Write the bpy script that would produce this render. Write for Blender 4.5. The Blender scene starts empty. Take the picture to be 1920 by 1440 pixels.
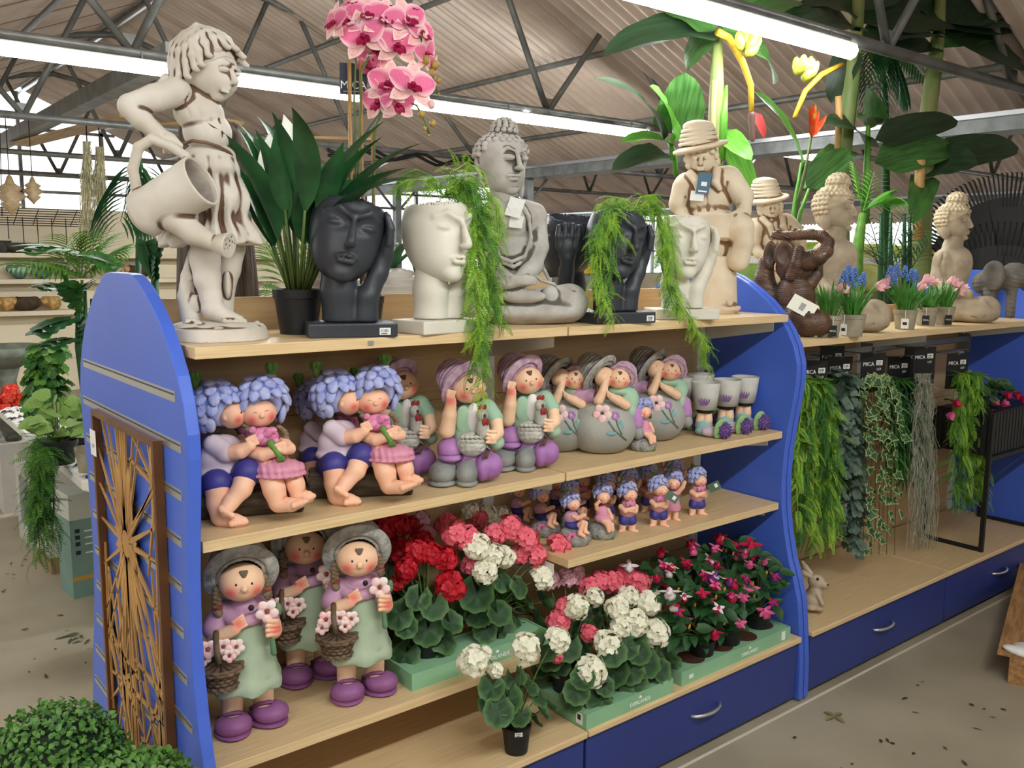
import bpy, math, random
import numpy as np
from mathutils import Vector, Matrix

# ------------------------------------------------------------------ scene, camera, light
SC = bpy.context.scene
COL = SC.collection
random.seed(7)
RNG = np.random.default_rng(7)
PI = math.pi
# camera solved from the shelf edges of the photograph (1920x1440 frame)
FPX = 1674.5
WM = np.array([[0.78099538, -0.0807944, 0.61928869],
               [-0.6244735, -0.11514252, 0.77251217],
               [0.0088918, -0.99005781, -0.14037974]])   # camera (right, down, forward) -> world
CH = 1.53
cam = bpy.data.cameras.new('camera')
cam.sensor_fit = 'HORIZONTAL'; cam.sensor_width = 36.0
cam.lens = FPX / 1920 * 36.0
cam.clip_start = 0.05; cam.clip_end = 200
camo = bpy.data.objects.new('camera', cam); COL.objects.link(camo)
mw = Matrix.Identity(4)
for i in range(3):
    mw[i][0] = WM[i, 0]; mw[i][1] = -WM[i, 1]; mw[i][2] = -WM[i, 2]
mw[2][3] = CH
camo.matrix_world = mw
SC.camera = camo
SC.view_settings.view_transform = 'Standard'
SC.view_settings.look = 'None'
SC.view_settings.gamma = 1.0
SC.view_settings.use_curve_mapping = False
SC.view_settings.exposure = 0.45
w = bpy.data.worlds.new('overcast_sky'); SC.world = w
w.use_nodes = True
bg = w.node_tree.nodes['Background']
bg.inputs[0].default_value = (0.93, 0.97, 1.0, 1); bg.inputs[1].default_value = 2.0
LED_STRENGTH = 48.0


def ray(px, py):
    return WM @ np.array([(px - 960) / FPX, (py - 720) / FPX, 1.0])


def on(px, py, **k):
    (a, v), = k.items(); r = ray(px, py); i = 'xyz'.index(a)
    if a == 'z': v -= CH
    p = r * (v / r[i]); p[2] += CH
    return p


def view_rot(x, y):
    """rotation about z that turns a thing's front (-y) to the camera"""
    return -math.atan2(x, y)


# ------------------------------------------------------------------ materials
def lin(c):
    c = [v / 255.0 for v in c]
    return tuple(v / 12.92 if v <= .04045 else ((v + .055) / 1.055) ** 2.4 for v in c) + (1.0,)


MATS = {}


def mat(name, col, col2=None, rough=.55, scale=25., bump=0., bscale=None, spec=.4, metal=0., stretch=None,
        contrast=(.35, .65), wash=None, blush=None, emit=0., trans=0., detail=3.0, coat=0., alpha=None, edge=None):
    """procedural material: two colours mixed by noise, optional relief, glaze wash in modelled creases"""
    if name in MATS: return MATS[name]
    m = bpy.data.materials.new(name); m.use_nodes = True
    nt = m.node_tree; N = nt.nodes; L = nt.links
    b = N['Principled BSDF']
    b.inputs['Roughness'].default_value = rough
    b.inputs['Specular IOR Level'].default_value = spec
    b.inputs['Metallic'].default_value = metal
    if coat: b.inputs['Coat Weight'].default_value = coat; b.inputs['Coat Roughness'].default_value = .15
    tc = N.new('ShaderNodeTexCoord'); mp = N.new('ShaderNodeMapping')
    L.new(tc.outputs['Object'], mp.inputs[0])
    if stretch: mp.inputs['Scale'].default_value = stretch
    out = None
    c1 = lin(col)
    if col2 is not None:
        n = N.new('ShaderNodeTexNoise'); n.inputs['Scale'].default_value = scale; n.inputs['Detail'].default_value = detail
        L.new(mp.outputs[0], n.inputs['Vector'])
        r = N.new('ShaderNodeValToRGB')
        r.color_ramp.elements[0].position = contrast[0]; r.color_ramp.elements[1].position = contrast[1]
        r.color_ramp.elements[0].color = c1; r.color_ramp.elements[1].color = lin(col2)
        L.new(n.outputs['Fac'], r.inputs[0]); out = r.outputs[0]

    def mixc(fac_socket, colour, src):
        mx = N.new('ShaderNodeMix'); mx.data_type = 'RGBA'
        L.new(fac_socket, mx.inputs['Factor'])
        if src is None: mx.inputs['A'].default_value = c1
        else: L.new(src, mx.inputs['A'])
        mx.inputs['B'].default_value = lin(colour)
        return mx.outputs['Result']
    if wash:                                   # (colour, low, high): pigment rubbed into the casting's modelled grooves
        g = N.new('ShaderNodeAttribute'); g.attribute_name = 'groove'
        n3 = N.new('ShaderNodeTexNoise'); n3.inputs['Scale'].default_value = 14; n3.inputs['Detail'].default_value = 5
        L.new(mp.outputs[0], n3.inputs['Vector'])
        ad = N.new('ShaderNodeMath'); ad.operation = 'MULTIPLY_ADD'; ad.inputs[1].default_value = .5; ad.inputs[2].default_value = -.25
        L.new(n3.outputs['Fac'], ad.inputs[0])
        sm = N.new('ShaderNodeMath'); sm.operation = 'ADD'; L.new(ad.outputs[0], sm.inputs[0]); L.new(g.outputs['Fac'], sm.inputs[1])
        mr = N.new('ShaderNodeMapRange'); mr.inputs['From Min'].default_value = wash[1]; mr.inputs['From Max'].default_value = wash[2]
        L.new(sm.outputs[0], mr.inputs['Value'])
        out = mixc(mr.outputs[0], wash[0], out)
    if blush:
        a = N.new('ShaderNodeAttribute'); a.attribute_name = 'blush'
        out = mixc(a.outputs['Fac'], blush, out)
    if edge:                                   # leaf margin of another colour, from the 'rim' attribute
        a = N.new('ShaderNodeAttribute'); a.attribute_name = 'rim'
        out = mixc(a.outputs['Fac'], edge, out)
    if out is None: b.inputs['Base Color'].default_value = c1
    else: L.new(out, b.inputs['Base Color'])
    if bump:
        n2 = N.new('ShaderNodeTexNoise'); n2.inputs['Scale'].default_value = bscale or scale * 3
        n2.inputs['Detail'].default_value = 4
        L.new(mp.outputs[0], n2.inputs['Vector'])
        bp = N.new('ShaderNodeBump'); bp.inputs['Strength'].default_value = bump; bp.inputs['Distance'].default_value = .01
        L.new(n2.outputs['Fac'], bp.inputs['Height']); L.new(bp.outputs[0], b.inputs['Normal'])
    if emit:
        b.inputs['Emission Color'].default_value = c1; b.inputs['Emission Strength'].default_value = emit
    if trans:
        t = N.new('ShaderNodeBsdfTranslucent'); ms = N.new('ShaderNodeMixShader'); ms.inputs[0].default_value = trans
        if out is None: t.inputs[0].default_value = c1
        else: L.new(out, t.inputs[0])
        L.new(b.outputs[0], ms.inputs[1]); L.new(t.outputs[0], ms.inputs[2])
        L.new(ms.outputs[0], N['Material Output'].inputs[0])
    if alpha is not None:
        t = N.new('ShaderNodeBsdfTransparent'); ms = N.new('ShaderNodeMixShader'); ms.inputs[0].default_value = alpha
        L.new(t.outputs[0], ms.inputs[1]); L.new(b.outputs[0], ms.inputs[2])
        L.new(ms.outputs[0], N['Material Output'].inputs[0])
    if wash: m['wash'] = 1
    MATS[name] = m
    return m


# ------------------------------------------------------------------ objects
def new_mesh(name, V, F, smooth=False):
    me = bpy.data.meshes.new(name)
    if isinstance(F, np.ndarray):
        n, k = F.shape
        me.vertices.add(len(V)); me.vertices.foreach_set('co', np.asarray(V, np.float32).ravel())
        me.loops.add(n * k); me.loops.foreach_set('vertex_index', F.astype(np.int32).ravel())
        me.polygons.add(n); me.polygons.foreach_set('loop_start', np.arange(0, n * k, k, dtype=np.int32))
        me.update(calc_edges=True)
    else:
        me.from_pydata([tuple(map(float, v)) for v in V], [], [tuple(int(i) for i in f) for f in F]); me.update()
    if smooth: me.polygons.foreach_set('use_smooth', np.ones(len(me.polygons), dtype=bool))
    return me


def link(name, data, parent=None, loc=(0, 0, 0), rz=0., m=None, M=None):
    o = bpy.data.objects.new(name, data); COL.objects.link(o)
    if m is not None and data is not None and not data.materials: data.materials.append(m)
    if parent is not None: o.parent = parent
    if M is not None: o.matrix_local = Matrix(M.tolist() if isinstance(M, np.ndarray) else M)
    else:
        o.location = loc; o.rotation_euler = (0, 0, rz)
    return o


def tag(o, label=None, cat=None, group=None, kind=None):
    if label: o['label'] = label
    if cat: o['category'] = cat
    if group: o['group'] = group
    if kind: o['kind'] = kind
    return o


def thing(name, label, cat, loc=(0, 0, 0), rz=0., group=None, s=1.0):
    o = link(name, None, None, loc, rz); o.empty_display_size = .05; o.scale = (s, s, s)
    return tag(o, label, cat, group)


def copy_tree(o, parent=None):
    c = o.copy(); COL.objects.link(c); c.parent = parent
    for ch in list(o.children): copy_tree(ch, c)
    return c


def dup(root, loc, rz, label, group=None, s=None):
    c = copy_tree(root)
    c.location = loc; c.rotation_euler = (0, 0, rz); c['label'] = label
    if group: c['group'] = group
    if s: c.scale = (s, s, s)
    return c


# ------------------------------------------------------------------ mesh collector
def TR(loc=(0, 0, 0), rx=0., ry=0., rz=0., s=1.):
    cx, sx, cy, sy, cz, sz = math.cos(rx), math.sin(rx), math.cos(ry), math.sin(ry), math.cos(rz), math.sin(rz)
    R = np.array([[cz, -sz, 0], [sz, cz, 0], [0, 0, 1.]]) @ np.array([[cy, 0, sy], [0, 1, 0], [-sy, 0, cy]]) @ np.array([[1, 0, 0], [0, cx, -sx], [0, sx, cx]])
    M = np.eye(4); M[:3, :3] = R * s; M[:3, 3] = loc
    return M


def FR(loc, x, up=(0, 0, 1), s=1.):
    """frame with its x axis along x and z axis as near up as it gets"""
    x = np.array(x, float); x /= np.linalg.norm(x); u = np.array(up, float)
    y = np.cross(u, x); n = np.linalg.norm(y)
    if n < 1e-6: y = np.cross((0, 1, 0.01), x); n = np.linalg.norm(y)
    y /= n; z = np.cross(x, y)
    M = np.eye(4); M[:3, 0] = x * s; M[:3, 1] = y * s; M[:3, 2] = z * s; M[:3, 3] = loc
    return M


class MB:
    def __init__(self): self.V = []; self.F = []; self.n = 0; self.A = []

    def add(self, V, F, M=None, a=None):
        V = np.asarray(V, float)
        if M is not None: V = V @ M[:3, :3].T + M[:3, 3]
        self.V.append(V)
        self.F += [tuple(i + self.n for i in f) for f in F]
        self.A.append(np.zeros(len(V)) if a is None else np.asarray(a, float))
        self.n += len(V)
        return self

    def box(self, lo, hi, M=None):
        x0, y0, z0 = lo; x1, y1, z1 = hi
        return self.add([(x0, y0, z0), (x1, y0, z0), (x1, y1, z0), (x0, y1, z0), (x0, y0, z1), (x1, y0, z1), (x1, y1, z1), (x0, y1, z1)],
                        [(0, 3, 2, 1), (4, 5, 6, 7), (0, 1, 5, 4), (1, 2, 6, 5), (2, 3, 7, 6), (3, 0, 4, 7)], M)

    def tube(self, pts, r, n=8, caps=True, M=None):
        pts = [np.array(p, float) for p in pts]
        rs = r if hasattr(r, '__len__') else [r] * len(pts)
        V = []; F = []; prev = None
        for i, p in enumerate(pts):
            d = pts[min(i + 1, len(pts) - 1)] - pts[max(i - 1, 0)]
            d /= (np.linalg.norm(d) + 1e-12)
            if prev is None:
                u = np.cross(d, (0, 0, 1.));
                if np.linalg.norm(u) < .1: u = np.cross(d, (0, 1., 0))
            else: u = prev - d * np.dot(prev, d)
            u /= np.linalg.norm(u); prev = u; v = np.cross(d, u)
            for k in range(n):
                a = 2 * PI * k / n
                V.append(p + rs[i] * (math.cos(a) * u + math.sin(a) * v))
        for i in range(len(pts) - 1):
            for k in range(n):
                k2 = (k + 1) % n
                F.append((i * n + k, i * n + k2, (i + 1) * n + k2, (i + 1) * n + k))
        if caps:
            F.append(tuple(range(n))[::-1]); F.append(tuple((len(pts) - 1) * n + k for k in range(n)))
        return self.add(V, F, M)

    def lathe(self, prof, n=24, M=None, close=False, wob=None):
        V = []; F = []; m = len(prof)
        for i, (r, z) in enumerate(prof):
            for k in range(n):
                a = 2 * PI * k / n
                rr = r * (1 + (wob(a, z) if wob else 0))
                V.append((rr * math.cos(a), rr * math.sin(a), z))
        for i in range(m - 1):
            for k in range(n):
                k2 = (k + 1) % n
                F.append((i * n + k, i * n + k2, (i + 1) * n + k2, (i + 1) * n + k))
        if prof[0][0] > 1e-5: F.append(tuple(range(n))[::-1])
        if prof[-1][0] > 1e-5 and not close: F.append(tuple((m - 1) * n + k for k in range(n)))
        return self.add(V, F, M)

    def prism(self, poly, z0, z1, M=None):
        n = len(poly)
        V = [(x, y, z0) for x, y in poly] + [(x, y, z1) for x, y in poly]
        F = [tuple(range(n))[::-1], tuple(range(n, 2 * n))] + [(i, (i + 1) % n, n + (i + 1) % n, n + i) for i in range(n)]
        return self.add(V, F, M)

    def mesh(self, name, smooth=False):
        V = np.concatenate(self.V) if self.V else np.zeros((0, 3))
        me = new_mesh(name, V, self.F, smooth)
        A = np.concatenate(self.A) if self.A else np.zeros(0)
        if len(A) and A.max() > 0:
            at = me.attributes.new('rim', 'FLOAT', 'POINT'); at.data.foreach_set('value', A.astype(np.float32))
        return me

    def build(self, name, m, parent=None, smooth=False, loc=(0, 0, 0), rz=0., M=None, bevel=0.):
        o = link(name, self.mesh(name, smooth), parent, loc, rz, m, M)
        if bevel:
            md = o.modifiers.new('edge', 'BEVEL'); md.width = bevel; md.segments = 2; md.limit_method = 'ANGLE'
        return o


def box(name, lo, hi, m, parent=None, bevel=0., loc=(0, 0, 0), rz=0., M=None):
    return MB().box(lo, hi).build(name, m, parent, loc=loc, rz=rz, bevel=bevel, M=M)


def text(name, s, size, m, parent, M, align='CENTER', ext=.0004):
    c = bpy.data.curves.new(name, 'FONT'); c.body = s; c.size = size; c.extrude = ext; c.align_x = align; c.align_y = 'CENTER'
    c.resolution_u = 2
    tmp = bpy.data.objects.new(name, c); COL.objects.link(tmp)
    me = bpy.data.meshes.new_from_object(tmp.evaluated_get(bpy.context.evaluated_depsgraph_get()))
    bpy.data.objects.remove(tmp); me.materials.clear()
    return link(name, me, parent, m=m, M=M)


# ------------------------------------------------------------------ sculpting: smooth unions meshed by surface nets
def rotm(r):
    return TR((0, 0, 0), *r)[:3, :3]


def _rb(c, r, R):
    e = np.abs(R) @ np.array(r, float)
    return np.array(c) - e, np.array(c) + e


def E(c, r, rot=None):
    """ellipsoid"""
    if not hasattr(r, '__len__'): r = (r, r, r)
    R = np.eye(3) if rot is None else (np.array(rot, float) if np.ndim(rot) == 2 else rotm(rot))
    c = np.array(c, float); r = np.array(r, float)

    def f(X, Y, Z):
        x, y, z = X - c[0], Y - c[1], Z - c[2]
        if rot is not None: x, y, z = (R[0, 0] * x + R[1, 0] * y + R[2, 0] * z, R[0, 1] * x + R[1, 1] * y + R[2, 1] * z, R[0, 2] * x + R[1, 2] * y + R[2, 2] * z)
        k0 = np.sqrt((x / r[0]) ** 2 + (y / r[1]) ** 2 + (z / r[2]) ** 2)
        k1 = np.sqrt((x / r[0] ** 2) ** 2 + (y / r[1] ** 2) ** 2 + (z / r[2] ** 2) ** 2)
        return k0 * (k0 - 1) / (k1 + 1e-9)
    lo, hi = _rb(c, r, R)
    return f, lo, hi


def C(a, b, ra, rb=None):
    """tapered capsule"""
    a = np.array(a, float); b = np.array(b, float); rb = ra if rb is None else rb
    ab = b - a; L = ab @ ab + 1e-12

    def f(X, Y, Z):
        x, y, z = X - a[0], Y - a[1], Z - a[2]
        t = np.clip((x * ab[0] + y * ab[1] + z * ab[2]) / L, 0, 1)
        return np.sqrt((x - t * ab[0]) ** 2 + (y - t * ab[1]) ** 2 + (z - t * ab[2]) ** 2) - (ra + (rb - ra) * t)
    return f, np.minimum(a - ra, b - rb), np.maximum(a + ra, b + rb)


def B(c, h, r=0., rot=None):
    """rounded box"""
    R = np.eye(3) if rot is None else (np.array(rot, float) if np.ndim(rot) == 2 else rotm(rot))
    c = np.array(c, float); h = np.array(h, float) - r

    def f(X, Y, Z):
        x, y, z = X - c[0], Y - c[1], Z - c[2]
        if rot is not None: x, y, z = (R[0, 0] * x + R[1, 0] * y + R[2, 0] * z, R[0, 1] * x + R[1, 1] * y + R[2, 1] * z, R[0, 2] * x + R[1, 2] * y + R[2, 2] * z)
        x, y, z = np.abs(x) - h[0], np.abs(y) - h[1], np.abs(z) - h[2]
        return np.sqrt(np.maximum(x, 0) ** 2 + np.maximum(y, 0) ** 2 + np.maximum(z, 0) ** 2) + np.minimum(np.maximum(x, np.maximum(y, z)), 0) - r
    lo, hi = _rb(c, h + r, R)
    return f, lo, hi


def CONE(a, b, ra, rb, sq=1.):
    """flat-ended cone from a to b; sq squashes it along its second axis"""
    M = FR(a, np.array(b, float) - np.array(a, float)); R = M[:3, :3]; a = np.array(a, float)
    L = np.linalg.norm(np.array(b, float) - a)

    def f(X, Y, Z):
        x, y, z = X - a[0], Y - a[1], Z - a[2]
        x, y, z = (R[0, 0] * x + R[1, 0] * y + R[2, 0] * z, R[0, 1] * x + R[1, 1] * y + R[2, 1] * z, R[0, 2] * x + R[1, 2] * y + R[2, 2] * z)
        t = np.clip(x / L, 0, 1)
        q = np.sqrt(y * y + (z / sq) ** 2) - (ra + (rb - ra) * t)
        q = q * min(1, sq)
        return np.maximum(q, np.maximum(-x, x - L))
    m = max(ra, rb) * max(1, sq)
    return f, np.minimum(a, b) - m, np.maximum(a, b) + m


def TOR(c, R0, r, rot=(0, 0, 0)):
    R = rotm(rot); c = np.array(c, float)

    def f(X, Y, Z):
        x, y, z = X - c[0], Y - c[1], Z - c[2]
        x, y, z = (R[0, 0] * x + R[1, 0] * y + R[2, 0] * z, R[0, 1] * x + R[1, 1] * y + R[2, 1] * z, R[0, 2] * x + R[1, 2] * y + R[2, 2] * z)
        return np.sqrt((np.sqrt(x * x + y * y) - R0) ** 2 + z * z) - r
    lo, hi = _rb(c, (R0 + r, R0 + r, r), R)
    return f, lo, hi


def A(p, k=.006): return (1, k, p)
def SUB(p, k=.002): return (-1, k, p)


def CHAIN(pts, rs, k=.004):
    rs = rs if hasattr(rs, '__len__') else [rs] * len(pts)
    return [A(C(pts[i], pts[i + 1], rs[i], rs[i + 1]), k) for i in range(len(pts) - 1)]


def sdf_mesh(name, ops, h, disp=None):
    los = np.min([o[2][1] for o in ops if o[0] > 0], axis=0) - 2.5 * h
    his = np.max([o[2][2] for o in ops if o[0] > 0], axis=0) + 2.5 * h
    n = np.ceil((his - los) / h).astype(int) + 1
    ax = [los[i] + h * np.arange(n[i]) for i in range(3)]
    D = np.full(n, 4 * h)
    for sg, k, (fn, l, u) in ops:
        pad = k + 3 * h
        i0 = np.clip(np.floor((l - pad - los) / h).astype(int), 0, n - 1); i1 = np.clip(np.ceil((u + pad - los) / h).astype(int) + 1, 1, n)
        if np.any(i1 - i0 < 1): continue
        sl = tuple(slice(a_, b_) for a_, b_ in zip(i0, i1))
        X = ax[0][sl[0]][:, None, None]; Y = ax[1][sl[1]][None, :, None]; Z = ax[2][sl[2]][None, None, :]
        d = fn(X, Y, Z); a_ = D[sl]
        if sg < 0: d = -d
        hk = np.maximum(k - np.abs(a_ - d), 0)
        D[sl] = np.minimum(a_, d) - hk * hk / (4 * k + 1e-9) if sg > 0 else np.maximum(a_, d) + hk * hk / (4 * k + 1e-9)
    if disp is not None:
        near = np.abs(D) < 6 * h
        I = np.nonzero(near)
        D[I] += disp(ax[0][I[0]], ax[1][I[1]], ax[2][I[2]])
    s = D < 0
    m = [n[i] - 1 for i in range(3)]
    cnt = np.zeros(m, np.int8)
    for a_ in (0, 1):
        for b_ in (0, 1):
            for c_ in (0, 1):
                cnt += s[a_:a_ + m[0], b_:b_ + m[1], c_:c_ + m[2]]
    act = (cnt > 0) & (cnt < 8)
    I = np.nonzero(act); nv = len(I[0])
    cor = [(a_, b_, c_) for a_ in (0, 1) for b_ in (0, 1) for c_ in (0, 1)]
    val = [D[I[0] + a_, I[1] + b_, I[2] + c_] for a_, b_, c_ in cor]
    acc = np.zeros((nv, 3)); num = np.zeros(nv)
    for p in range(8):
        for q in range(p + 1, 8):
            dlt = np.array(cor[q]) - np.array(cor[p])
            if np.abs(dlt).sum() != 1: continue
            cr = (val[p] < 0) != (val[q] < 0)
            t = np.where(cr, val[p] / (val[p] - val[q] + 1e-20), 0)
            acc += cr[:, None] * (np.array(cor[p]) + t[:, None] * dlt); num += cr
    V = los + h * (np.stack(I, 1) + acc / num[:, None])
    idx = np.full(m, -1, np.int64); idx[I] = np.arange(nv)
    F = []
    for ax_ in range(3):
        o1, o2 = (ax_ + 1) % 3, (ax_ + 2) % 3
        a_ = [slice(None)] * 3; b_ = [slice(None)] * 3
        a_[ax_] = slice(0, -1); b_[ax_] = slice(1, None)
        ch = s[tuple(a_)] != s[tuple(b_)]
        J = list(np.nonzero(ch))
        ok = (J[o1] > 0) & (J[o2] > 0) & (J[o1] < m[o1]) & (J[o2] < m[o2])
        J = [j[ok] for j in J]
        flip = s[tuple(J)]

        def cell(d1, d2):
            K = list(J); K[o1] = K[o1] - d1; K[o2] = K[o2] - d2
            return idx[tuple(K)]
        q = np.stack([cell(1, 1), cell(0, 1), cell(0, 0), cell(1, 0)], 1)
        q[~flip] = q[~flip][:, ::-1]
        F.append(q)
    F = np.concatenate(F)
    F = F[(F >= 0).all(1)]
    return new_mesh(name, V, F, True), V


def groove_attr(me, V, scale, it=14):
    """how deep each vertex lies in a modelled groove: offset of the smoothed surface along the normal"""
    ne = len(me.edges); ed = np.empty(ne * 2, np.int32); me.edges.foreach_get('vertices', ed); ed = ed.reshape(-1, 2)
    no = np.empty(len(V) * 3, np.float32); me.vertices.foreach_get('normal', no); no = no.reshape(-1, 3)
    a_ = np.concatenate([ed[:, 0], ed[:, 1]]); b_ = np.concatenate([ed[:, 1], ed[:, 0]])
    deg = np.bincount(a_, minlength=len(V)).astype(float)
    S_ = V.copy()
    for _ in range(it):
        S_ = np.stack([np.bincount(a_, S_[b_, i], len(V)) / deg for i in range(3)], 1)
    g = ((S_ - V) * no).sum(1) / scale
    at = me.attributes.new('groove', 'FLOAT', 'POINT'); at.data.foreach_set('value', np.clip(g, -1, 2).astype(np.float32))


def sculpt(name, ops, m, parent=None, h=.004, disp=None, blush=None, loc=(0, 0, 0), rz=0., M=None):
    me, V = sdf_mesh(name, ops, h, disp)
    if blush:
        v = np.zeros(len(V))
        for c, r in blush: v += np.exp(-((V - np.array(c)) ** 2).sum(1) / r ** 2)
        at = me.attributes.new('blush', 'FLOAT', 'POINT'); at.data.foreach_set('value', np.clip(v, 0, 1).astype(np.float32))
    if m.get('wash'): groove_attr(me, V, h)
    return link(name, me, parent, loc, rz, m, M)


class PX:
    """modelling frame read off the photograph: u right, v down, w toward the viewer, in units of k metres"""
    def __init__(self, u0, v0, k, el=0.): self.u0, self.v0, self.k, self.s, self.c_ = u0, v0, k, math.sin(el), math.cos(el)
    def p(self, u, v, w=0): return np.array([(u - self.u0) * self.k, -w * self.k, ((self.v0 - v) + w * self.s) / self.c_ * self.k])
    def e(self, u, v, w, ru, rv, rw, rot=None): return E(self.p(u, v, w), (ru * self.k, rw * self.k, rv * self.k), rot)
    def c(self, a, b, ra, rb=None): return C(self.p(*a), self.p(*b), ra * self.k, (ra if rb is None else rb) * self.k)
    def chain(self, pts, rs, k=8):
        rs = rs if hasattr(rs, '__len__') else [rs] * len(pts)
        return [A(self.c(pts[i], pts[i + 1], rs[i], rs[i + 1]), k * self.k) for i in range(len(pts) - 1)]
    def tube(self, mb, pts, r, n=6):
        rs = [q * self.k for q in r] if hasattr(r, '__len__') else r * self.k
        return mb.tube([self.p(*q) for q in pts], rs, n)


# ------------------------------------------------------------------ leaves
def leaf(L, W, n=7, prof=None, bend=.6, fold=.12, a0=0., wave=0., rim=False, cols=1):
    """blade along +x from the origin, with a midrib; returns verts, faces, rim values"""
    prof = prof or (lambda t: math.sin(PI * min(1, t ** .8)) ** .9)
    V = []; F = []; a = []
    p = np.array([0., 0., 0.]); ang = a0; c = 2 * cols + 1
    for i in range(n + 1):
        t = i / n; w = W * .5 * max(prof(t), .004)
        for j in range(-cols, cols + 1):
            s = j / cols
            V.append((p[0] - math.sin(ang) * abs(s) * w * fold * 2 * 0, p[1] + s * w, p[2] + abs(s) * w * fold * 2 + wave * W * math.sin(t * 19 + s) * abs(s)))
            a.append(1. if (abs(j) == cols or i == n) else 0.)
        p = p + np.array([math.cos(ang), 0, math.sin(ang)]) * L / n
        ang -= bend / n
    for i in range(n):
        for j in range(c - 1):
            F.append((i * c + j, (i + 1) * c + j, (i + 1) * c + j + 1, i * c + j + 1))
    return np.array(V), F, (a if rim else None)


def disc_leaf(R, n=22, lobes=0, lob=.08, cup=.25, rim=False, notch=True, depth=3, wave=.03, ph=0.):
    """round leaf (geranium like), stalk at the origin, blade in xy, notch toward -x"""
    V = [(0, 0, 0)]; F = []; a = [0.]
    g = .35 if notch else 0
    for d in range(1, depth + 1):
        f = d / depth
        for k in range(n):
            th = -PI + g + (2 * PI - 2 * g) * k / (n - 1)
            r = R * f * (1 + (lob * f * math.cos(lobes * th) if lobes else 0))
            V.append((r * math.cos(th), r * math.sin(th), R * cup * f * f + R * wave * f * math.sin(5 * th + ph) * 2)); a.append(1. if d == depth else 0.)
    for k in range(n - 1): F.append((0, 1 + k, 2 + k))
    for d in range(depth - 1):
        for k in range(n - 1):
            b = 1 + d * n + k
            F.append((b, b + n, b + n + 1, b + 1))
    return np.array(V), F, (a if rim else None)


def dirv(az, el): return np.array([math.cos(az) * math.cos(el), math.sin(az) * math.cos(el), math.sin(el)])
# ------------------------------------------------------------------ materials of the place
M_floor = mat('concrete', (176, 166, 144), (144, 134, 114), rough=.55, scale=1.6, bump=.06, bscale=30, contrast=(.3, .7), detail=8)
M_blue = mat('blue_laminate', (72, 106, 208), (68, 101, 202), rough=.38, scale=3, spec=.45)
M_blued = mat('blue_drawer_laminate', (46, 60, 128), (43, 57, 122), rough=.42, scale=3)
M_wood = mat('maple_laminate', (224, 197, 152), (204, 174, 128), rough=.42, scale=14, stretch=(.5, 14, 14), contrast=(.3, .75))
M_woodb = mat('maple_backboard', (196, 166, 124), (182, 152, 110), rough=.5, scale=12, stretch=(.5, 9, 9), contrast=(.3, .75))
M_alu = mat('aluminium', (205, 208, 212), rough=.32, metal=.9)
M_slot = mat('slot_shadow_rubber', (74, 74, 80), rough=.8)  # painted shade for the open slots of the rails
M_steel = mat('galvanised_steel', (150, 154, 154), (120, 124, 124), rough=.4, scale=6, metal=.4)
M_steeld = mat('dark_steel_tube', (122, 124, 120), (96, 98, 96), rough=.45, scale=6, metal=.2)
M_roof = mat('fibre_cement_sheet', (182, 164, 148), (158, 141, 127), rough=.34, spec=.7, scale=2.0, trans=.16, contrast=(.3, .7))
M_cream = mat('cream_panel', (226, 214, 188), (214, 202, 176), rough=.6, scale=2)
M_glass = mat('greenhouse_glass', (215, 232, 240), rough=.1, alpha=.12)
M_led = mat('led_diffuser', (250, 253, 251), emit=LED_STRENGTH)
M_white = mat('white_enamel', (232, 232, 228), rough=.4)
M_black = mat('black_plastic', (22, 22, 23), (28, 28, 30), rough=.45, scale=30)
M_card = mat('black_card', (20, 20, 22), rough=.6)
M_paper = mat('white_paper', (236, 236, 232), (226, 226, 222), rough=.7, scale=40)
M_print = mat('white_print', (240, 240, 238), rough=.7)
M_ink = mat('dark_ink', (40, 42, 46), rough=.7)

# ------------------------------------------------------------------ floor, walls, roof
Y_END, Y_FRONT = 18.0, -7.0
fl = box('floor', (-14, -9, -.2), (30, 30, 0), M_floor); tag(fl, kind='structure')
XR, ZR, XG, ZG = 3.34, 4.39, 7.45, 2.62       # ridge and gutter of the bay over the shelves
WID = XG - XR
roof = link('ceiling', None); tag(roof, kind='structure')


def sheet_mesh(width, length, waves):
    nx = waves * 8
    V = []; F = []
    for i in range(nx + 1):
        y = width * i / nx; z = .04 * math.cos(2 * PI * i / 8)
        for j in range(2): V.append((length * j, y, z))
    for i in range(nx): F.append((2 * i, 2 * i + 1, 2 * i + 3, 2 * i + 2))
    return new_mesh('roof_sheet', V, F, True)


SL = math.hypot(WID, ZR - ZG) + .08
rs = sheet_mesh(1.05, SL, 9)
tilt = math.atan2(ZR - ZG, WID)
for bay in (-1, 0, 1, 2):
    cx = XR + bay * 2 * WID
    for side in (1, -1):
        y = Y_FRONT
        while y < Y_END:
            M = np.eye(4)
            c, s_ = math.cos(tilt), math.sin(tilt)
            M[:3, 0] = (c * side, 0, -s_); M[:3, 1] = (0, 1, 0); M[:3, 2] = np.cross(M[:3, 0], M[:3, 1])
            M[:3, 3] = (cx + .05 * side, y, ZR)
            if not (bay == -1 and y > 9): link('roof_sheet', rs, roof, m=M_roof, M=M)
            y += 1.0
for bay in (0, 1):
    cx = XR + bay * 2 * WID
    rc = MB().tube([(cx - .3, 0, -.13), (cx, 0, .02), (cx + .3, 0, -.13)], .01, 6)
    o = MB().box((cx - .16, Y_FRONT, ZR + .0), (cx + .16, Y_END, ZR + .05)).build('ridge_flashing', M_steel, roof)

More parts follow.
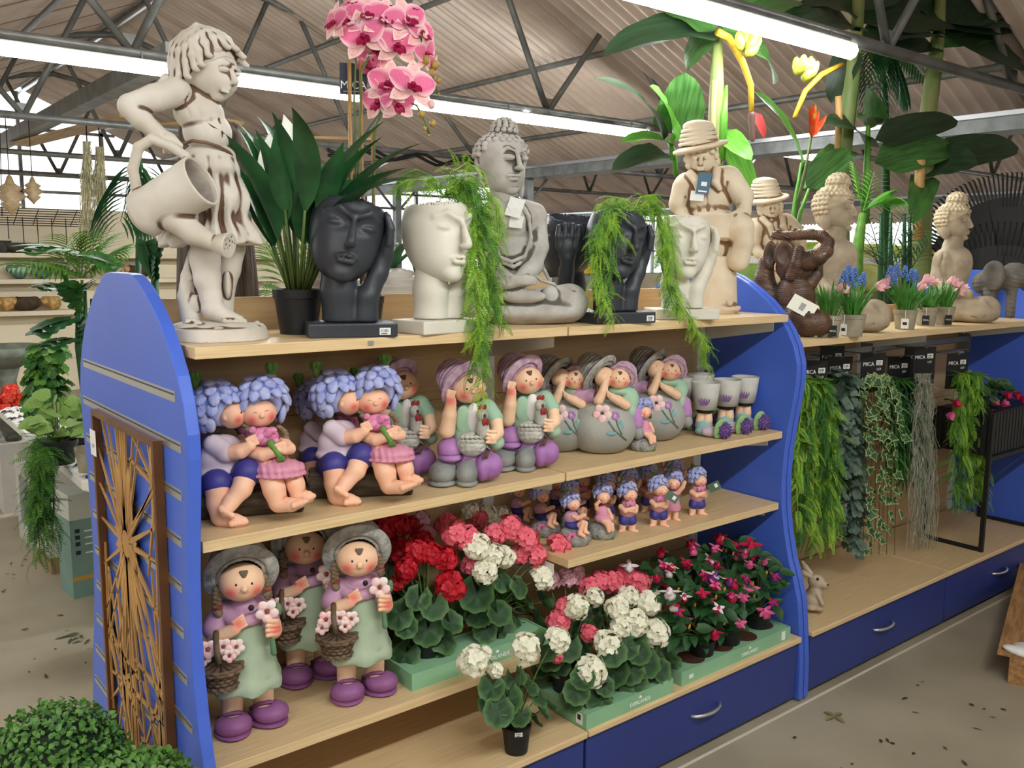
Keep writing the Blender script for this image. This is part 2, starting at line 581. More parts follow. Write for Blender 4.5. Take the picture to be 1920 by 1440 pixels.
# partition wall with shelves, low walls under the glazing
wb = box('wall_back', (-3.0, 10.35, 0), (5.6, 10.5, 1.98), M_cream); tag(wb, kind='structure')
for i, z in enumerate((.42, .9, 1.45)):
    t = MB().box((-3.0, 10.343, z), (5.6, 10.35, z + .012)).build('panel_joint', mat('panel_joint', (190, 178, 152)), wb)
bb = box('baseboard_back', (-3.0, 10.33, 0), (5.6, 10.35, .08), mat('baseboard_grey', (150, 140, 122))); tag(bb, kind='structure')
we = box('wall_end', (-10, Y_END, 0), (24, Y_END + .12, 1.1), M_cream); tag(we, kind='structure')
wf = box('wall_front', (-10, -7.1, 0), (24, -7, 2.6), M_cream); tag(wf, kind='structure')
wl = box('wall_left', (-5.1, -7, 0), (-5, 10.3, 2.0), M_cream); tag(wl, kind='structure')
wr = box('wall_right', (23.8, -7, 0), (23.92, Y_END, 1.3), M_cream); tag(wr, kind='structure')
# glazed gable: bars and single panes
for wi, (x0, x1) in enumerate(((-.8, 7.4), (7.5, 15.6), (15.7, 23.7))):
    win = link('window_%d' % (wi + 1), None); tag(win, kind='structure')
    nx = 6; zs = [1.1, 1.75, 2.3, 2.62, 2.95, 3.3, 3.7]
    dx = (x1 - x0) / nx
    mid = (x0 + x1) / 2
    for k in range(nx + 1):
        x = x0 + dx * k; zt = ZG + (ZR - ZG) * (1 - abs(x - mid) / (WID)) - .06
        box('mullion', (x - .03, Y_END + .02, 1.1), (x + .03, Y_END + .1, max(zt, 1.2)), M_steel, win)
    for z in zs:
        hw = WID * (1 - max(0, (z - ZG)) / (ZR - ZG))
        box('transom', (max(x0, mid - hw), Y_END + .02, z - .025), (min(x1, mid + hw), Y_END + .1, z + .025), M_steel, win)
    for a in range(len(zs) - 1):
        for k in range(nx):
            xa, xb = x0 + dx * k + .03, x0 + dx * (k + 1) - .03
            zt = lambda x: min(zs[a + 1] - .025, ZG + (ZR - ZG) * (1 - abs(x - mid) / WID) - .1)
            za, zb = zt(xa), zt(xb); z0 = zs[a] + .025
            if max(za, zb) < z0 + .05: continue
            za = max(za, z0 + .01); zb = max(zb, z0 + .01)
            MB().add([(xa, Y_END + .06, z0), (xb, Y_END + .06, z0), (xb, Y_END + .06, zb), (xa, Y_END + .06, za)], [(0, 1, 2, 3)]).build('pane', M_glass, win)

# expansion strip along the shelf foot, scraps of leaf and bark on the floor
st = box('trim_1', (1.2, 1.636, 0), (4.6, 1.643, .004), mat('pale_joint_strip', (214, 206, 186))); tag(st, kind='structure')
mb = MB()
for k in range(230):
    if k < 170: x, y = random.uniform(-.1, .8) , random.uniform(2.2, 7.5)
    else: x, y = random.uniform(2.2, 3.25), random.uniform(.6, 1.55)
    if x > .5 and 1.6 < y < 3: continue
    if k >= 170 and random.random() < .6: continue
    V, F, _ = leaf(random.uniform(.012, .04), random.uniform(.006, .014), 3, bend=random.uniform(-.8, .8))
    mb.add(V, F, TR((x, y, .003), random.uniform(-.3, .3), 0, random.uniform(0, 6.3)))
o = mb.build('floor_debris', mat('dry_leaf_scraps', (52, 44, 34), (86, 70, 48), scale=3), None)
tag(o, 'dark scraps of bark and leaf scattered over the concrete floor', 'debris', kind='stuff')
mb = MB()
for k in range(9):
    V, F, _ = leaf(random.uniform(.04, .09), .012, 4, bend=.4)
    mb.add(V, F, TR((random.uniform(-.03, .03), random.uniform(-.05, .05), .004), 0, 0, random.uniform(0, 6.3)))
p = on(150, 1196, z=0)
tag(mb.build('leaf_sprig', mat('green_scrap', (70, 84, 58)), None, loc=(p[0], p[1], 0)), 'withered green sprig lying on the concrete beside the slatted blue panel', 'leaf')
p = on(1565, 1345, z=0)
mb = MB()
for k in range(4):
    V, F, _ = leaf(.05, .02, 4, bend=.3); mb.add(V, F, TR((0, 0, .004), 0, 0, k * 1.5))
tag(mb.build('leaf_scrap', mat('olive_scrap', (128, 128, 82)), None, loc=(p[0], p[1], 0)), 'small olive leaf scrap on the concrete in front of the blue drawers', 'leaf')

# ------------------------------------------------------------------ roof steel
TZ = 2.72


def truss(y, label, x0=XR - WID, x1=XG, n=5):
    t = thing('roof_truss', label, 'truss', (0, y, 0), group='steel trusses under the roof')
    MB().tube([(x0, 0, TZ), (x1, 0, TZ)], .034, 10).build('bottom_chord', M_steel, t, True)
    mid = (x0 + x1) / 2; hw = (x1 - x0) / 2
    top = lambda x: ZG + .06 + (ZR - ZG - .22) * (1 - (abs(x - mid) / hw) ** 1.35)
    MB().tube([(x0 + (x1 - x0) * i / 24, 0, top(x0 + (x1 - x0) * i / 24)) for i in range(25)], .04, 8).build('top_chord', M_steeld, t, True)
    step = (x1 - x0) / n
    for k in range(n):
        xb = x0 + step * (k + .5)
        for xt in (x0 + step * (k + .1), x0 + step * (k + .9)):
            if abs(top(xt) - TZ) > .12:
                MB().tube([(xb, 0, TZ), (xt, 0, top(xt))], .026, 8).build('strut', M_steeld, t, True)
        MB().box((xb - .05, -.006, TZ - .02), (xb + .05, .006, TZ + .11)).build('gusset', M_steel, t)
    return t


TY = [2.82, 5.78, 9.0, 12.2, 15.4]
TL = ['steel roof truss nearest the camera with the bright lamp under it', 'steel roof truss crossing behind the pink orchids with the long lamp row',
      'third steel roof truss back, crossing above the partition wall', 'fourth steel roof truss back over the far end of the hall', 'rearmost steel roof truss before the glazed gable']
for y, l in zip(TY, TL): truss(y, l)
for y, l in zip(TY[1:4], ('steel roof truss of the next bay nearest the camera', 'middle steel roof truss of the next bay', 'far steel roof truss of the next bay')):
    truss(y, l, XG, XG + 2 * WID)
# gutter on posts
for gx, l in ((XG, 'long grey steel gutter beam running back between the two roof bays'), (XG + 2 * WID, 'far grey gutter beam of the next roof bay')):
    g = thing('gutter_beam', l, 'beam', (gx, 0, 0))
    MB().box((-.17, Y_FRONT, ZG - .1), (.17, Y_END, ZG + .0)).build('web', M_steel, g)
    MB().box((-.24, Y_FRONT, ZG), (.24, Y_END, ZG + .035)).build('lip', M_alu, g)
for i, y in enumerate(TY[1:]):
    t = thing('roof_post', ('pale steel post under the gutter beside the red flower', 'pale steel post under the gutter behind the seated grey statue', 'far pale steel post under the gutter', 'farthest pale steel post under the gutter')[i], 'post', (XG, y, 0), group='gutter posts')
    box('shaft', (-.05, -.05, .01), (.05, .05, ZG - .1), M_steel, t)
    box('base_plate', (-.12, -.12, 0), (.12, .12, .012), M_steel, t)
    for s in (-1, 1): MB().tube([(0, 0, ZG - .42), (s * .38, 0, ZG - .02)], .02, 6).build('brace', M_steeld, t, True)
for i, (dx, l) in enumerate(((-1.3, 'left inner'), (1.3, 'right inner'), (2.35, 'right middle'), (3.35, 'right outer'))):
    z = ZR - abs(dx) * (ZR - ZG) / WID - .075
    o = MB().tube([(XR + dx, Y_FRONT, z), (XR + dx, Y_END, z)], .028, 8).build('purlin', M_steeld, None, True)
    tag(o, '%s steel purlin running lengthwise under the corrugated roof' % l, 'purlin', 'roof purlins')
o = MB().tube([(XR, Y_FRONT, ZR - .1), (XR, Y_END, ZR - .1)], .03, 8).build('ridge_tube', M_alu, None, True)
tag(o, 'bright tube running under the roof ridge', 'tube')
o = MB().box((2.13, 6.5, 2.84), (2.27, 16, 2.98)).build('lattice_rail', M_steeld, None)
tag(o, 'heavy dark rail running back above the trusses beside the ridge', 'rail')
# wooden boards laid on the trusses
for (pa, pb, l) in (((2.62, 9.05, 2.80), (2.25, 12.3, 2.80), 'long pale board laid across the trusses at the upper left'), ((3.5, 8.7, 2.80), (3.0, 9.6, 2.80), 'short pale board end on the truss beside the statue elbow'),
                    ((5.2, 9.0, 2.80), (4.2, 9.6, 2.80), 'short brown board resting on the truss behind the orchid stems')):
    d = np.array(pb) - np.array(pa); Ln = np.linalg.norm(d)
    o = MB().box((0, -.11, 0), (Ln, .11, .03)).build('roof_board', mat('raw_plank', (206, 176, 128), (176, 142, 96), scale=6, stretch=(.5, 8, 8)), None, M=FR(pa, d))
    tag(o, l, 'board')


def led(x0, x1, y, label, n, group='LED battens'):
    Ln = (x1 - x0) / n
    for k in range(n):
        a = x0 + Ln * k + .01; b_ = x0 + Ln * (k + 1) - .01
        t = thing('led_batten', label[k] if isinstance(label, (list, tuple)) else label, 'lamp', (a, y, 2.60), group=group)
        L2 = b_ - a
        MB().box((0, -.034, .062), (L2, .034, .085)).build('housing', M_white, t, bevel=.006)
        q = [(-.044 * math.cos(-.7 + (PI + 1.4) * i / 6), .044 - .044 * math.sin(-.7 + (PI + 1.4) * i / 6)) for i in range(7)]
        V = [(x, yy, z) for x in (.004, L2 - .004) for yy, z in q]
        F = [(i, i + 1, 8 + i, 7 + i) for i in range(6)] + [tuple(range(6, -1, -1)), tuple(range(7, 14))]
        MB().add(V, F).build('diffuser', M_led, t)
        for xx in (.2, L2 - .2): MB().tube([(xx, 0, .07), (xx, 0, .13)], .006, 6).build('hanger', M_steel, t)


led(1.55, 4.56, 2.78, ['bright LED batten lamp on the near truss, left of the pair, mostly out of frame', 'brightest LED batten lamp on the near truss over the banana plants'], 2)
led(.55, 6.15, 5.74, ['LED batten lamp on the second truss at the far left of the row', 'LED batten lamp on the second truss passing behind the stone girl head', 'LED batten lamp on the second truss behind the orchid stems', 'LED batten lamp on the second truss ending above the seated grey statue'], 4)
led(7.9, 9.4, 5.74, 'short LED batten lamp of the next bay behind the hatted boy statue', 1)
truss(-.15, 'steel roof truss just behind the camera')
led(-.3, 2.7, -.19, ['%s LED batten lamp on the truss behind the camera' % q for q in ('left', 'right')], 2)  # unseen pair, added to light the fronts of the statues
led(-3.6, -.8, -.19, ['%s LED batten lamp over the left aisle behind the camera' % q for q in ('outer', 'inner')], 2)  # unseen pair, added for light from the left
led(-3.6, -.8, 2.78, ['%s LED batten lamp over the left aisle level with the near truss' % q for q in ('outer', 'inner')], 2)  # unseen pair, added to brighten the blue end panel from the left
# cables slung along the second truss
mb = MB()
for q in range(2):
    mb.tube([(4.6 + i * .14, 8.94, 2.66 - .05 * math.sin(i * 1.3 + q) - q * .02) for i in range(20)], .018, 6)
tag(mb.build('power_cables', M_black, None, True), 'black power cables slung along the truss behind the grey statue', 'cable')

# ------------------------------------------------------------------ shelf fixture
PROF = [(1.651, .012), (1.655, .15), (1.665, .27), (1.676, .36), (1.696, .43), (1.722, .5), (1.744, .59), (1.759, .68), (1.764, .775), (1.761, .87), (1.75, .965), (1.736, 1.06),
        (1.728, 1.13), (1.729, 1.18), (1.746, 1.24), (1.774, 1.292), (1.815, 1.344), (1.861, 1.388), (1.91, 1.423), (1.953, 1.449), (2.0, 1.472), (2.04, 1.485), (2.07, 1.488)]
YC = 2.145


def end_panel(x, th, label, slots=False):
    t = thing('end_panel', label, 'panel', (x, 0, 0), group='blue end panels')
    poly = PROF + [(2 * YC - y, z) for y, z in PROF[::-1]]
    poly = [(y, z) for y, z in poly]
    n = len(poly)
    V = [(0, y, z) for y, z in poly] + [(th, y, z) for y, z in poly]
    F = [tuple(range(n)), tuple(range(2 * n - 1, n - 1, -1))] + [((i + 1) % n, i, n + i, n + (i + 1) % n) for i in range(n)]
    MB().add(V, F).build('board', M_blue, t, bevel=.003)
    if slots:
        for k in range(13):
            z = 1.249 - .1 * k
            ys = [y for y, zz in PROF]; zs = [zz for y, zz in PROF]
            yf = np.interp(z, zs, ys) + .035
            ya, yb = yf, 2 * YC - yf
            rl = MB().box((-.0016, ya, z - .011), (.004, yb, z + .011)).build('slot_rail', M_alu, t)
            MB().box((-.0022, ya + .004, z + .003), (.002, yb - .004, z + .0065)).build('slot_gap', M_slot, rl)  # proud grey strip standing in for the shade inside the open slot
    return t


end_panel(.575, .027, 'blue end panel with aluminium slot rails at the left of the shelves', True)
end_panel(2.617, .024, 'left one of the two blue curved panels between the shelf units')
end_panel(2.648, .024, 'right one of the two blue curved panels between the shelf units')
end_panel(4.69, .024, 'blue curved panel closing the right shelf unit')


def shelf(x0, x1, y0, y1, z, label, group='maple shelves', br=True):
    t = thing('shelf_board', label, 'shelf', (0, 0, 0), group=group)
    MB().box((x0, y0 + .0012, z - .024), (x1, y1, z)).build('board', M_wood, t, bevel=.0012)
    if br:
        for x in (x0 - .004, x1 + .001):
            MB().add([(x, y0 + .06, z - .028), (x + .003, y0 + .06, z - .028), (x + .003, y1, z - .028), (x, y1, z - .028), (x, y0 + .06, z - .06), (x + .003, y0 + .06, z - .06), (x + .003, y1, z - .11), (x, y1, z - .11)],
                     [(0, 1, 2, 3), (7, 6, 5, 4), (0, 4, 5, 1), (1, 5, 6, 2), (2, 6, 7, 3), (3, 7, 4, 0)]).build('bracket', M_white, t)
    return t


YB = 2.13
Z1, Z2, Z3, Z4, Z5, ZT2 = 1.347, .947, .695, .445, .245, 1.255
t = shelf(.611, 1.607, 1.768, YB - .014, Z1, 'left half of the top maple shelf under the watering statue')
box('label_clip', (1.0, 1.7655, Z1 - .016), (1.014, 1.769, Z1 - .006), M_alu, t)
shelf(1.613, 2.61, 1.768, YB - .014, Z1, 'right half of the top maple shelf under the boy statue')
shelf(.611, 1.607, 1.768, YB - .014, Z2, 'left half of the second maple shelf holding the embracing couples')
shelf(1.613, 2.61, 1.768, YB - .014, Z2, 'right half of the second maple shelf holding the stone balls')
shelf(1.625, 2.61, 1.768, YB - .014, Z3, 'maple shelf holding the rows of little blue-haired figures')
shelf(.611, 1.607, 1.768, YB - .014, Z4, 'low maple shelf holding the girls with baskets')
shelf(.611, 2.61, 2.17, 2.52, Z1 - .02, 'top maple shelf on the rear side of the fixture', br=False)
shelf(2.685, 3.682, 1.768, YB - .014, ZT2, 'left half of the right unit top shelf under the brown elephant')
shelf(3.688, 4.685, 1.768, YB - .014, ZT2, 'right half of the right unit top shelf under the rear seated statue')
shelf(2.685, 4.685, 2.17, 2.52, ZT2 - .02, 'maple shelf on the rear side of the right unit', br=False)


def upright(x, parent, zt):
    for s in (0,):
        MB().box((x - .02, YB - .012, .05), (x + .02, YB, zt)).build('upright', M_white, parent)


def backboard(x0, x1, zt, label, ups):
    t = thing('back_panel', label, 'panel', (0, 0, 0))
    zz = [.05, .45, .85, 1.12, zt]
    for a, b_ in zip(zz, zz[1:]):
        nb = 2
        for k in range(nb):
            xa = x0 + (x1 - x0) * k / nb; xb = x0 + (x1 - x0) * (k + 1) / nb
            MB().box((xa + .001, YB, a + .001), (xb - .001, YB + .03, b_ - .001)).build('board', M_woodb, t)
    for x in ups: upright(x, t, zt)
    return t


backboard(.606, 2.613, 1.428, 'maple back panel of the left shelf unit', (.63, 1.61, 2.59))
backboard(2.677, 4.685, 1.33, 'maple back panel of the right shelf unit', (2.70, 3.685, 4.66))


def base(x0, x1, label, blabel, handle=None):
    t = thing('drawer_base', label, 'cabinet', (0, 0, 0), group='blue drawer bases')
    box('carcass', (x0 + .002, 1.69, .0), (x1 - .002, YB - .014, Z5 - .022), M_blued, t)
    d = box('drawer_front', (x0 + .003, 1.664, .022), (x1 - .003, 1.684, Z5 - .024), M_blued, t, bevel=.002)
    if handle:
        a, b_ = handle
        pts = [(a + (b_ - a) * i / 8, 1.664 - .026 * math.sin(PI * i / 8) ** .6, .135) for i in range(9)]
        MB().tube(pts, .006, 8).build('handle', M_alu, d, True)
    b = thing('base_board', blabel, 'board', (0, 0, 0), group='maple base boards')
    MB().box((x0, 1.65, Z5 - .02), (x1, YB - .014, Z5)).build('board', M_wood, b, bevel=.004)


base(.606, 1.602, 'blue drawer base under the low shelf with the lone potted geranium', 'maple base board under the lone potted geranium', (1.05, 1.18))
base(1.606, 2.612, 'blue drawer base with curved handle under the green plant trays', 'maple base board under the green plant trays', (2.05, 2.19))
base(2.68, 3.68, 'blue drawer base with curved handle beside the rabbit', 'maple base board with the rabbit on it', (3.11, 3.25))
base(3.684, 4.685, 'blue drawer base with curved handle at the far right', 'maple base board under the black planter stand', (4.12, 4.26))
# ------------------------------------------------------------------ statues on the top shelf
M_antique = mat('antique_ivory_resin', (211, 204, 193), (192, 183, 169), rough=.6, scale=9, bump=.05, wash=((96, 70, 54), .03, .26))
M_antique2 = mat('sand_cast_stone', (222, 208, 184), (204, 188, 162), rough=.65, scale=9, bump=.05, wash=((128, 98, 68), .03, .26))
M_greystone = mat('grey_cast_stone', (190, 186, 180), (162, 157, 150), rough=.75, scale=16, bump=.15, wash=((86, 80, 74), .03, .26))
M_bface = mat('charcoal_ceramic', (54, 57, 64), (48, 51, 58), rough=.42, scale=8)
M_wface = mat('chalk_ceramic', (216, 211, 197), (206, 200, 186), rough=.55, scale=8)
M_wrinkle = mat('brown_bark_resin', (104, 76, 58), (66, 46, 34), rough=.4, scale=22, bump=.1, wash=((36, 26, 20), .03, .35))
M_sandstone = mat('weathered_sandstone', (186, 170, 144), (142, 128, 108), rough=.8, scale=13, bump=.2, contrast=(.3, .7))
M_greyel = mat('dark_grey_cement', (112, 106, 98), (84, 80, 76), rough=.8, scale=15, bump=.15)
M_bluetag = mat('blue_hang_tag', (70, 106, 132), rough=.5)


def spot(px, py, y, z):
    p = on(px, py, y=y); x = p[0]
    d = WM[:, 2] @ np.array([x, y, z - CH])
    return (x, y, z), d / FPX


def barcode(parent, M, wd=.03, ht=.018, m=None):
    o = link('price_sticker', MB().box((-wd / 2, -ht / 2, 0), (wd / 2, ht / 2, .0008)).mesh('price_sticker'), parent, m=m or M_paper, M=M)
    mb = MB()
    for k in range(9):
        x = -wd * .36 + wd * .08 * k
        mb.box((x, -ht * .1, .0008), (x + wd * random.choice((.02, .035, .05)), ht * .3, .0011))
    mb.box((-wd * .36, -ht * .36, .0008), (wd * .2, -ht * .24, .0011))
    mb.build('bars', M_ink, o)
    return o


# --- girl with the watering can
loc, mpp = spot(405.8, 637, 1.945, Z1)
t = thing('garden_statue', 'antique ivory statue of a girl tipping a watering can', 'statue', loc, view_rot(*loc[:2]), s=.955)
G = PX(385, 1390, mpp / 2.3226); k_ = G.k
ops = [A(CONE(G.p(385, 1390), G.p(385, 1335), 236 * k_, 220 * k_), 8 * k_), A(G.e(360, 1335, 0, 180, 26, 150), 10 * k_), A(G.e(480, 1335, 90, 90, 24, 70), 12 * k_), A(G.e(270, 1330, 60, 70, 22, 80), 12 * k_)]
r_ = random.Random(3)
for i in range(26):
    a = r_.uniform(0, 6.28); q = r_.uniform(90, 215)
    ops.append(A(G.e(385 + q * math.cos(a), 1328 + r_.uniform(-5, 25), q * math.sin(a), r_.uniform(12, 28), 9, r_.uniform(12, 28)), 5 * k_))
for i in range(9): ops.append(A(G.e(270 + 14 * (i % 4) + r_.uniform(-6, 6), 1300 + 9 * (i // 3), 95 + r_.uniform(-15, 20), 15, 9, 13), 4 * k_))
sculpt('plinth', ops, M_antique, t, h=6.5 * k_)
body = G.chain([(355, 940, 25), (350, 1040, 38), (356, 1120, 42), (368, 1200, 40), (374, 1245, 40)], [66, 64, 58, 47, 50], 14)
body += G.chain([(374, 1258, 40), (430, 1288, 58), (488, 1302, 66)], [46, 34, 20], 12)
for i in range(5): body.append(A(G.e(424 + 21 * i, 1306 + i, 92 - 6 * i, 14, 11, 20), 4 * k_))
body += G.chain([(470, 980, -40), (452, 1080, -60), (430, 1180, -60), (420, 1280, -50)], [58, 50, 42, 44], 14)
body += G.chain([(295, 1000, -20), (272, 1110, -5), (262, 1200, 0), (280, 1290, 0)], [16, 28, 36, 46], 10)
body += [A(G.e(258, 1165, 18, 24, 52, 26), 8 * k_), A(G.e(442, 1150, -10, 18, 60, 30), 8 * k_), A(G.e(300, 1230, 25, 30, 40, 20), 8 * k_)]
body += [A(G.e(380, 480, 8, 104, 92, 84), 14 * k_), A(G.e(348, 400, 8, 106, 82, 88), 14 * k_), A(G.e(322, 340, 0, 88, 48, 72), 14 * k_)]
body += G.chain([(262, 325, 66), (175, 362, 108), (80, 395, 108)], [62, 56, 46], 12)
body += G.chain([(74, 402, 108), (120, 455, 122), (190, 512, 128)], [48, 43, 32], 12)
body += [A(G.e(218, 535, 130, 42, 36, 32), 10 * k_)]
for i in range(4): body += G.chain([(198 + 17 * i, 522 + 3 * i, 155), (214 + 19 * i, 552 + 2 * i, 162), (206 + 20 * i, 585, 146)], [11, 11, 10], 3)
body += [A(G.c((362, 335, 0), (388, 280, 5), 50, 46), 14 * k_), A(G.c((376, 520, 0), (365, 960, 10), 66, 60), 14 * k_)]
# drapery lines on the bodice
for (a, b) in (((300, 395, 92), (330, 500, 90)), ((345, 385, 100), (368, 510, 96)), ((395, 400, 90), (410, 510, 96)), ((430, 430, 62), (448, 530, 72))):
    body.append(SUB(G.c(a, b, 4), 10 * k_))
body.append(SUB(G.chain([(270, 300, 40), (305, 330, 88)], 6)[0][2], 6 * k_)); body.append(SUB(G.c((305, 330, 96), (282, 440, 100), 6), 6 * k_))
# head
hd = [A(G.e(398, 205, 5, 116, 134, 106), 14 * k_), A(G.e(428, 258, 28, 84, 84, 74), 20 * k_), A(G.e(428, 326, 40, 36, 26, 34), 14 * k_),
      A(G.e(452, 272, 72, 42, 38, 32), 16 * k_), A(G.e(486, 268, 42, 26, 36, 28), 16 * k_)]
hd += [A(G.c((488, 226, 82), (503, 268, 92), 11, 15), 10 * k_), A(G.e(498, 274, 90, 15, 10, 12), 5 * k_), A(G.c((440, 194, 96), (478, 196, 96), 6), 18 * k_), A(G.c((502, 206, 74), (524, 217, 50), 6), 18 * k_)]
hd += [A(G.e(457, 222, 95, 22, 12, 15), 4 * k_), SUB(G.c((438, 231, 112), (474, 236, 110), 4), 3 * k_), SUB(G.c((436, 206, 112), (476, 210, 112), 3.5), 3 * k_)]
hd += [A(G.e(512, 236, 66, 13, 11, 14), 3 * k_), SUB(G.c((504, 244, 82), (522, 247, 66), 3.5), 3 * k_)]
hd += [A(G.c((444, 297, 94), (478, 302, 90), 6.5), 6 * k_), A(G.c((449, 312, 93), (472, 316, 88), 7), 6 * k_), SUB(G.c((440, 305, 103), (480, 309, 98), 3), 3 * k_)]
sculpt('figure', body + hd, M_antique, t, h=5.2 * k_)
dress = [A(G.e(388, 570, 6, 106, 46, 84), 20 * k_), A(G.e(388, 640, 4, 124, 90, 104), 30 * k_), A(G.e(388, 770, 0, 158, 130, 126), 40 * k_), A(G.e(380, 962, 0, 212, 130, 150), 50 * k_),
         SUB(B(G.p(372, 1040, 0), (300 * k_, 300 * k_, 72 * k_), 0, (0, -.05, 0)), 6 * k_), SUB(G.e(372, 985, 0, 185, 34, 125), 4 * k_)]


def folds(x, y, z, G=G):
    th = np.arctan2(y, x - 0.0); a = np.clip((G.v0 - z / G.k - 560) / 250, 0, 1)
    return a * 7 * G.k * (np.cos(11 * th + 1.2 * np.sin(z * 30)) + .5 * np.cos(17 * th + 2))


sculpt('dress_skirt', dress, M_antique, t, h=5.5 * k_, disp=folds)
mb = MB(); G.tube(mb, [(278, 540, 60), (318, 528, 96), (372, 534, 104), (425, 548, 98), (466, 566, 66), (492, 590, 20)], [7, 8, 8, 8, 8, 6], 6)
mb.build('sash', mat('brown_sash', (92, 66, 50), (120, 92, 72), scale=40), t, True)
hair = [A(G.e(376, 152, 0, 136, 110, 126), 10 * k_), A(G.e(312, 205, 0, 84, 92, 104), 14 * k_), SUB(G.e(474, 275, 80, 92, 104, 92), 6 * k_)]
crown = np.array([352, 42, 40])
for e in ((430, 138, 112), (470, 126, 104), (506, 128, 84), (534, 150, 50), (546, 178, 12), (392, 170, 128), (362, 212, 132), (338, 232, 128), (304, 262, 112), (268, 282, 84), (244, 268, 40), (238, 230, -10)):
    e = np.array(e, float); mid = (crown + e) / 2; c0 = np.array([378, 165, 0]); dd = mid - c0; dd = dd / np.linalg.norm(dd)
    mid = c0 + dd * 129
    q1 = (crown + mid) / 2; q1 = c0 + (q1 - c0) / np.linalg.norm(q1 - c0) * 120
    q2 = (mid + e) / 2; q2 = c0 + (q2 - c0) / np.linalg.norm(q2 - c0) * 132
    hair += G.chain([tuple(crown), tuple(q1), tuple(mid), tuple(q2), tuple(e)], [10, 16, 19, 19, 13], 9)
    hair.append(A(G.e(e[0] + 8, e[1] + 6, e[2] - 3, 14, 12, 12), 3 * k_))
hair += [A(G.e(222, 262, 20, 26, 20, 20), 6 * k_), A(G.e(205, 280, 20, 20, 14, 18), 6 * k_)]
sculpt('hair', hair, M_antique, t, h=4.6 * k_)
can = [A(CONE(G.p(108, 848, 125), G.p(352, 706, 255), 94 * k_, 112 * k_), 10 * k_), A(G.e(122, 840, 132, 70, 98, 96, (0, -.5, 0)), 20 * k_)]
can += G.chain([(240, 862, 200), (310, 925, 220), (396, 966, 230)], [62, 47, 33], 18)
can += [A(CONE(G.p(392, 964, 228), G.p(452, 974, 265), 34 * k_, 58 * k_), 5 * k_)]
for i in range(14):
    a = i * 2.4; q = 12 * math.sqrt(i) + 3
    can.append(SUB(G.e(452 + q * .5 * math.cos(a), 974 + q * math.sin(a), 265 - q * .75 * math.cos(a), 5.5, 5.5, 5.5), 1 * k_))
can += G.chain([(92, 770, 120), (76, 660, 125), (104, 570, 135), (160, 535, 150), (236, 566, 185), (290, 606, 225)], [22, 22, 22, 22, 20, 20], 8)
can.append(SUB(CONE(G.p(190, 800, 169), G.p(374, 693, 267), 86 * k_, 101 * k_), 4 * k_))
sculpt('watering_can', can, M_antique, t, h=5.0 * k_)

# --- seated grey statue
loc, mpp = spot(991, 610, 1.955, Z1)
t = thing('seated_statue', 'grey cast stone meditating figure with curled hair and folded legs', 'statue', loc, view_rot(*loc[:2]), s=.947)
G = PX(453, 1294, mpp / 3.0); k_ = G.k
bd = [A(G.c((420, 1195, 110), (690, 1172, 55), 92, 112), 30 * k_), A(G.c((400, 1210, 130), (170, 1180, 55), 92, 112), 30 * k_), A(G.e(450, 1225, 70, 310, 78, 190), 30 * k_),
      A(G.e(370, 880, 0, 150, 230, 125), 30 * k_), A(G.e(365, 700, 6, 165, 130, 125), 30 * k_), A(G.c((245, 650, 0), (480, 668, 0), 72, 72), 30 * k_), A(G.c((300, 600, 0), (296, 500, 5), 88, 80), 16 * k_)]
bd += G.chain([(490, 700, 5), (505, 850, 15), (478, 960, 80), (410, 1025, 195)], [64, 60, 54, 42], 16)
bd += G.chain([(230, 700, 15), (200, 880, 55), (250, 990, 150), (330, 1035, 215)], [64, 60, 52, 42], 16)
bd += [A(G.e(410, 1040, 235, 92, 36, 44), 12 * k_), A(G.e(340, 1060, 225, 80, 34, 46), 12 * k_)]
for i in range(4): bd += G.chain([(350 + 8 * i, 1022 + 13 * i, 262), (430, 1018 + 13 * i, 272), (485, 1024 + 12 * i, 250)], [9, 9, 8], 3)
for pts in ([(396, 590, 96), (448, 680, 122), (462, 800, 122), (428, 905, 130), (350, 938, 138), (270, 905, 125)], [(250, 610, 96), (262, 700, 122), (262, 830, 124), (280, 900, 128)],
            [(430, 930, 118), (360, 968, 132), (280, 935, 120)], [(500, 900, 70), (545, 990, 60), (575, 1050, 60)], [(470, 1000, 120), (520, 1040, 120), (600, 1065, 110)]):
    bd += G.chain(pts, 11, 8)
for pts in ([(560, 880, 30), (470, 900, 85)], [(555, 820, 10), (470, 845, 75)], [(555, 930, 45), (480, 950, 105)], [(560, 750, 0), (480, 770, 60)]): bd.append(SUB(G.c(pts[0], pts[1], 5), 8 * k_))
bd += [A(G.e(575, 1140, 150, 52, 72, 40), 8 * k_), A(G.e(610, 1200, 150, 24, 52, 30), 10 * k_), A(G.e(420, 1130, 225, 130, 42, 40), 16 * k_), A(G.e(300, 1220, 215, 190, 34, 40), 16 * k_)]
for pts in ([(330, 1110, 262), (360, 1175, 262), (420, 1190, 262), (500, 1165, 240)], [(620, 1100, 160), (690, 1090, 140), (750, 1120, 110)], [(640, 1250, 150), (720, 1220, 140), (775, 1160, 100)], [(320, 1120, 262), (300, 1200, 262)]):
    for a, b in zip(pts, pts[1:]): bd.append(SUB(G.c(a, b, 6), 8 * k_))
for v in (515, 545): bd.append(SUB(TOR(G.p(298, v, 3), 86 * k_, 4 * k_), 5 * k_))
bd.append(SUB(B(G.p(450, 1396, 60), (500 * k_, 400 * k_, 100 * k_)), 2 * k_))
sculpt('robed_body', bd, M_greystone, t, h=8.2 * k_)
